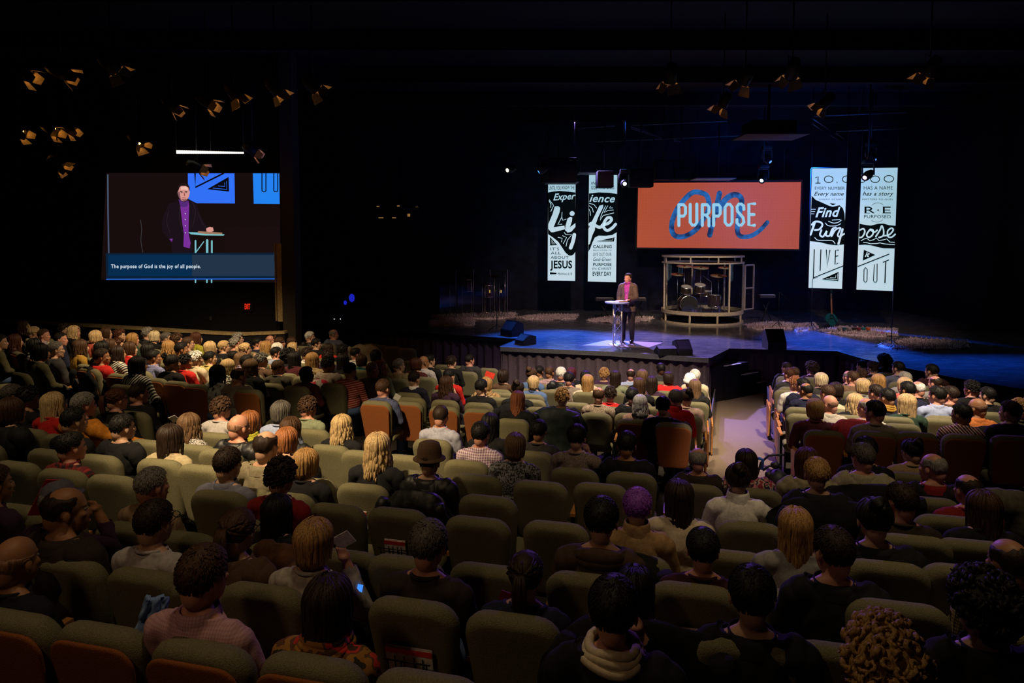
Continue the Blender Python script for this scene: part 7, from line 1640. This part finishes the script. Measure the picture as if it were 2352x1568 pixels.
# baby stroller in the aisle
t = thing('stroller', 'folded black stroller with blue grips in the aisle', 'stroller', (0, 0, 0)); b = onf(1775, 1130, 0); g = lambda px, py, dy=0: at(px, py, b.y+dy)
for k, P in enumerate(([(1738, 1095), (1748, 1062), (1765, 1046), (1800, 1044)], [(1752, 1080), (1766, 1070), (1795, 1072)], [(1745, 1100), (1790, 1085)])): MB().tube([g(x, y, .1*k) for x, y in P], .016, 8).obj('frame_tube', BLK2, t)
MB().tube([g(1742, 1052), g(1752, 1056), g(1750, 1078)], .022, 8).obj('grip', plain('blue_grip', (.02, .1, .4), .5), t)
m = MB(); m.ell(g(1785, 1100), (.14, .16, .13), 16, 10); m.ell(g(1780, 1068), (.06, .06, .05), 12, 8); m.ell(g(1765, 1090), (.05, .05, .05), 12, 8); m.obj('seat_pouch', BLK2, t)
for dx in (-.16, .16):
    m = MB(); a = [Vector((b.x+dx+.0, b.y+.05+.07*math.cos(q), b.z+.08+.07*math.sin(q))) for q in [2*PI*i/16 for i in range(17)]]; m.tube(a, .014, 6); m.obj('wheel', BLK2, t); MB().tube([(b.x+dx, b.y+.05, b.z+.08), g(1785, 1100)], .01, 6).obj('strut', STEEL, t)

# ================================================================ CEILING RIG
LENS = emit('warm_lens', (1, .38, .05), 22); DOOR = plain('door_inner', (.3, .26, .2), .5)
def can(px, py, lab):
    Y = min(2.75*FPX/(550-py), 15.2); p = at(px, py, Y); t = thing('theatre_lamp', lab, 'lamp', p, 0, 'ceiling theatre lamps with barn doors')
    ax = (Vector((2.5, 17, 1.5))-p); ax.normalize(); ax = (ax+Vector((rnd.uniform(-.35, .35), rnd.uniform(-.2, .2), -.25))).normalized()
    M = ax.to_track_quat('Z', 'X').to_matrix() @ Matrix.Rotation(rnd.uniform(-.5, .5), 3, 'Z')
    m = MB(); m.lathe([(0, -.22), (.07, -.22), (.10, -.12), (.105, .10), (.10, .10), (.095, -.1)], n=20, M=M); cn = m.obj('can', BLK2, t)
    m = MB(); m.lathe([(0, .04), (.085, .04)], n=20, M=M); m.obj('lens', LENS, cn)
    for k in range(4):
        R4 = M @ Matrix.Rotation(k*PI/2, 3, 'Z'); w0, w1 = (.10, .15) if k % 2 else (.10, .06)
        m = MB(); m.add([R4 @ Vector(v) for v in ((-w0, .105, .10), (w0, .105, .10), (w1, .175, .25), (-w1, .175, .25))], [(0, 1, 2, 3)]); o = m.obj('barn_door', DOOR, cn, smooth=False); o.modifiers.new('t', 'SOLIDIFY').thickness = .003
    m = MB(); m.tube([M @ Vector((-.115, 0, -.03)), M @ Vector((-.115, 0, -.03))+Vector((0, 0, .17)), M @ Vector((.115, 0, -.03))+Vector((0, 0, .17)), M @ Vector((.115, 0, -.03))], .008, 5); m.obj('yoke', BLK2, t)
    MB().tube([(0, 0, .17), (0, 0, 8.2-p.z)], .012, 6).obj('drop_rod', BLK2, t)
for px, py, lab in ((52, 165, 'amber lit theatre lamp nearest the top left corner'), (140, 166, 'theatre lamp with a bright edge, second along the upper left'), (255, 152, 'brightest upper left theatre lamp, shaped like an open wing'), (395, 242, 'theatre lamp with two amber doors, left of the V shaped one'), (475, 234, 'V shaped amber theatre lamp'),
    (537, 214, 'theatre lamp with an amber arc, right of the V shaped one'), (632, 204, 'dimmer theatre lamp between the arc lit ones'), (718, 198, 'rightmost theatre lamp of the long left row'), (44, 303, 'faint theatre lamp low at the left edge'), (118, 298, 'theatre lamp with a thin amber sliver, lower left'), (158, 292, 'theatre lamp with an amber crescent, lower left'),
    (315, 325, 'small theatre lamp left of the bright ribbed tube'), (580, 345, 'square framed theatre lamp at the end of the ribbed tube'), (452, 384, 'theatre lamp just above the video screen'), (133, 376, 'lone amber theatre lamp left of the video screen'),
    (1540, 176, 'theatre lamp with amber spots, left of the right group'), (1712, 180, 'theatre lamp with an amber bar above the projector'), (1820, 164, 'theatre lamp with three amber spots, top right group'), (1662, 236, 'theatre lamp with a low amber crescent left of the projector'), (1895, 236, 'theatre lamp with an amber ring right of the projector'), (2136, 160, 'farthest right amber theatre lamp')): can(px, py, lab)
t = thing('ribbed_tube', 'long ribbed tube reflecting light, shown glowing, under the ceiling above the video screen', 'light'); a = at(405, 349, 15.0); b = at(560, 351, 15.6); m = MB()
n = 60; m.tube([a.lerp(b, i/n) for i in range(n+1)], [(.035+.006*(i % 2))*(1-.45*i/n) for i in range(n+1)], 10); m.obj('tube', emit('tube_white', (1, .93, .74), 1.6), t)  # reflected light on the ribbed tube put in as emission
for q in (0, .5, 1): c = a.lerp(b, q); MB().tube([c, (c.x, c.y, 8.2)], .006, 5).obj('hanger', STEEL, t)
RAIL = plain('rail_grey', (.12, .12, .13), .5)
def rails(L, lab):
    t = thing('ceiling_rail', lab, 'rail', (0, 0, 0), 0, 'ceiling rails')
    for (x0, y0, x1, y1) in L: a, b = on(x0, y0, 7.4), on(x1, y1, 7.4); MB().tube([a, b], .02, 5).obj('rail_bar', RAIL, t); MB().tube([a.lerp(b, .5), a.lerp(b, .5)+Vector((0, 0, .8))], .008, 4).obj('hanger', BLK2, t)
rails([(1866, 272, 1902, 296), (1866, 284, 1888, 299)], 'pair of diagonal blue lit ceiling rails, upper length'); rails([(1920, 306, 1948, 325), (1908, 311, 1934, 327)], 'pair of diagonal blue lit ceiling rails, lower length')
rails([(1870, 267, 2080, 258)], 'upper straight ceiling rail at the right'); rails([(1920, 302, 2080, 295)], 'middle straight ceiling rail at the right'); rails([(1860, 332, 1950, 329)], 'lower straight ceiling rail at the right')
rails([(1450, 291, 1520, 316), (1450, 295, 1518, 317)], 'diagonal dim rail pair above the left banners'); rails([(1548, 321, 1608, 340), (1548, 324, 1600, 340)], 'diagonal dim rail pair above the orange screen')
rails([(1320, 295, 1412, 289)], 'short rail above the left banners'); rails([(1320, 328, 1720, 311)], 'long dim rail crossing above the orange screen'); rails([(1450, 288, 1670, 278)], 'dim rail left of the projector')
rails([(476, 370, 545, 365)], 'short blue lit rail above the video screen'); rails([(596, 335, 640, 333)], 'tiny blue lit rail beside the square framed lamp')
# projector
p = at(1765, 305, 19.0); t = thing('projector', 'dark projector box hanging over the stage', 'projector', p); MB().box((0, 0, .1), (1.2, .9, .35)).obj('case', BLK2, t, bevel=.02); MB().box((0, -.1, -.12), (1.7, 1.2, .04)).obj('tray', plain('tray_brown', (.05, .03, .02), .7), t, smooth=False); m = MB(); m.lathe([(0, 0), (.1, 0), (.12, .12)], (0, .5, .1), 20, M=Matrix.Rotation(-PI/2, 3, 'X')); m.obj('lens', BLK2, t)
MB().tube([(0, 0, .28), (0, 0, 8.2-p.z)], .04, 8).obj('mount_pole', BLK2, t)
# hanging black loudspeakers and pale plates
def hung(x0, y0, x1, y1, Y, lab):
    a = at(x0, y1, Y); b = at(x1, y0, Y); t = thing('hanging_speaker', lab, 'speaker', ((a.x+b.x)/2, Y, a.z)); w = b.x-a.x; h = b.z-a.z
    MB().box((0, .25, h/2), (w, .5, h)).obj('cabinet', BLK, t, bevel=.02); MB().box((0, -.012, h/2), (w*.9, .02, h*.88)).obj('grille', plain('grille_dark', (.006, .006, .007), .8), t, smooth=False)
    MB().tube([(0, .25, h), (0, .25, 8.2-a.z)], .02, 6).obj('hanger', BLK2, t)
hung(1372, 392, 1410, 430, 21.5, 'black loudspeaker covering the top of the second banner'); hung(1448, 388, 1502, 429, 21.5, 'black loudspeaker at the top left of the orange screen'); hung(1506, 368, 1548, 412, 22.5, 'black loudspeaker with a reddish top edge'); hung(1550, 388, 1587, 412, 22.5, 'black loudspeaker with a grey top edge')
hung(1244, 362, 1325, 418, 21.5, 'wide black loudspeaker above the first banner')
for x0, x1, y, lb in ((1252, 1326, 421, 'pale plate under the wide loudspeaker'), (1328, 1374, 399, 'narrow pale plate above the second banner'), (1590, 1680, 412, 'pale curved plate on top of the orange screen')):
    a = at(x0, y, 22.6); b = at(x1, y, 22.6); t = thing('ceiling_reflector', lb, 'panel', ((a.x+b.x)/2, 22.5, a.z)); MB().box((0, 0, 0), (b.x-a.x, .8, .03)).obj('plate', plain('pale_plate', (.2, .21, .23), .5), t, smooth=False)
    for q in (-.4, .4): MB().tube([(q*(b.x-a.x), 0, 0), (q*(b.x-a.x), 0, 8.2-a.z)], .006, 5).obj('wire', STEEL, t)
def mover(px, py, Y, ax, lc, lab):
    p = at(px, py, Y); ax = Vector(ax).normalized(); M = ax.to_track_quat('Z', 'Y').to_matrix(); t = thing('moving_light', lab, 'stage light', p)
    m = MB(); m.lathe([(0, -.36), (.08, -.36), (.12, -.2), (.11, -.02), (.10, .0)], n=20, M=M); m.obj('head', BLK2, t); m = MB(); m.lathe([(0, -.006), (.055, -.006)], n=20, M=M); m.obj('lens', emit('lens_'+lab[:6], lc, 8), t)
    c = M @ Vector((0, 0, -.18)); m = MB(); m.tube([c+Vector((-.16, 0, 0)), c+Vector((-.16, 0, .28)), c+Vector((.16, 0, .28)), c+Vector((.16, 0, 0))], .025, 6); m.obj('yoke', BLK2, t); MB().box(c+Vector((0, 0, .36)), (.28, .22, .12)).obj('base', BLK2, t, bevel=.01); MB().tube([c+Vector((0, 0, .4)), (c.x, c.y, 8.2-p.z)], .02, 6).obj('hanger', BLK2, t)
mover(1435, 422, 21.0, (-.1, -1, -.15), (.7, .8, 1), 'white glowing moving light between second banner and screen'); mover(1749, 415, 21.5, (-.5, -.6, -.45), (.35, .5, 1), 'blue glowing moving light over the orange screen'); mover(1986, 408, 19.0, (-.8, -.5, -.5), (.8, .5, 1), 'violet tipped moving light in front of the last banner')
mover(1165, 391, 21.0, (-.6, -.7, -.3), (1, .9, .6), 'small warm moving light left of the first banner'); mover(1237, 395, 21.0, (-.9, -.1, -.6), (.02, .08, .2), 'blue rimmed moving light beside the wide loudspeaker')
mover(1770, 372, 22.0, (.4, -.5, -.5), (.02, .06, .2), 'dim moving light above the orange screen'); mover(2010, 368, 20.5, (.3, -.5, -.5), (.05, .2, .4), 'dim moving light above the last banner')
# booth window reflection built as hung glowing pieces, side-stage glow and devices
t = thing('window_reflection', 'dim warm window reflection, built as hung glowing pieces between video screen and banners', 'lamp', at(915, 480, 22)); G = Vector(t.location)
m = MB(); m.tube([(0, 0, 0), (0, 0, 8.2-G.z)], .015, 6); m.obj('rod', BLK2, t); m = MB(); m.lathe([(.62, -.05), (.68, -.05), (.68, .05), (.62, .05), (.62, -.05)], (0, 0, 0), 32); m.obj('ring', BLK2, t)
for px, py, w_ in ((868, 474, .08), (907, 480, .12), (915, 473, .08), (957, 476, .08), (939, 494, .08), (875, 500, .15), (905, 500, .12)): q = at(px, py, 22)-G; MB().box(q, (w_, .05, .03 if py != 494 else .09)).obj('reflection_piece', emit('reflection_amber', (1, .5, .15), .25), t, smooth=False); MB().tube([q, (q.x*.9, 0, 0)], .005, 4).obj('arm', BLK2, t)  # warm reflection in the window made as small glowing boxes
for px, py, s_, lb in ((793, 695, .05, 'small blue glow at the side of the stage'), (808, 684, .09, 'larger blurred blue glow at the side of the stage')): p = at(px, py, 21); m = MB(); m.ell(p, (s_, s_*.6, s_*1.4), 14, 10); tag(m.obj('blue_lamp', emit('deep_blue', (.01, .015, .45), 1.0)), lb, 'lamp')
p = at(777, 733, 20); t = thing('floor_fan', 'small dark device with two white dots at the side of the stage', 'device', p); MB().box((0, 0, 0), (.26, .2, .24)).obj('case', BLK2, t, bevel=.02)
for x in (-.09, .09): m = MB(); m.ell((x, -.11, .02), (.012,)*3, 8, 6); m.obj('dot', emit('dot', (.7, .9, 1), 2), t)
t.name = 'stage_device'
#END#
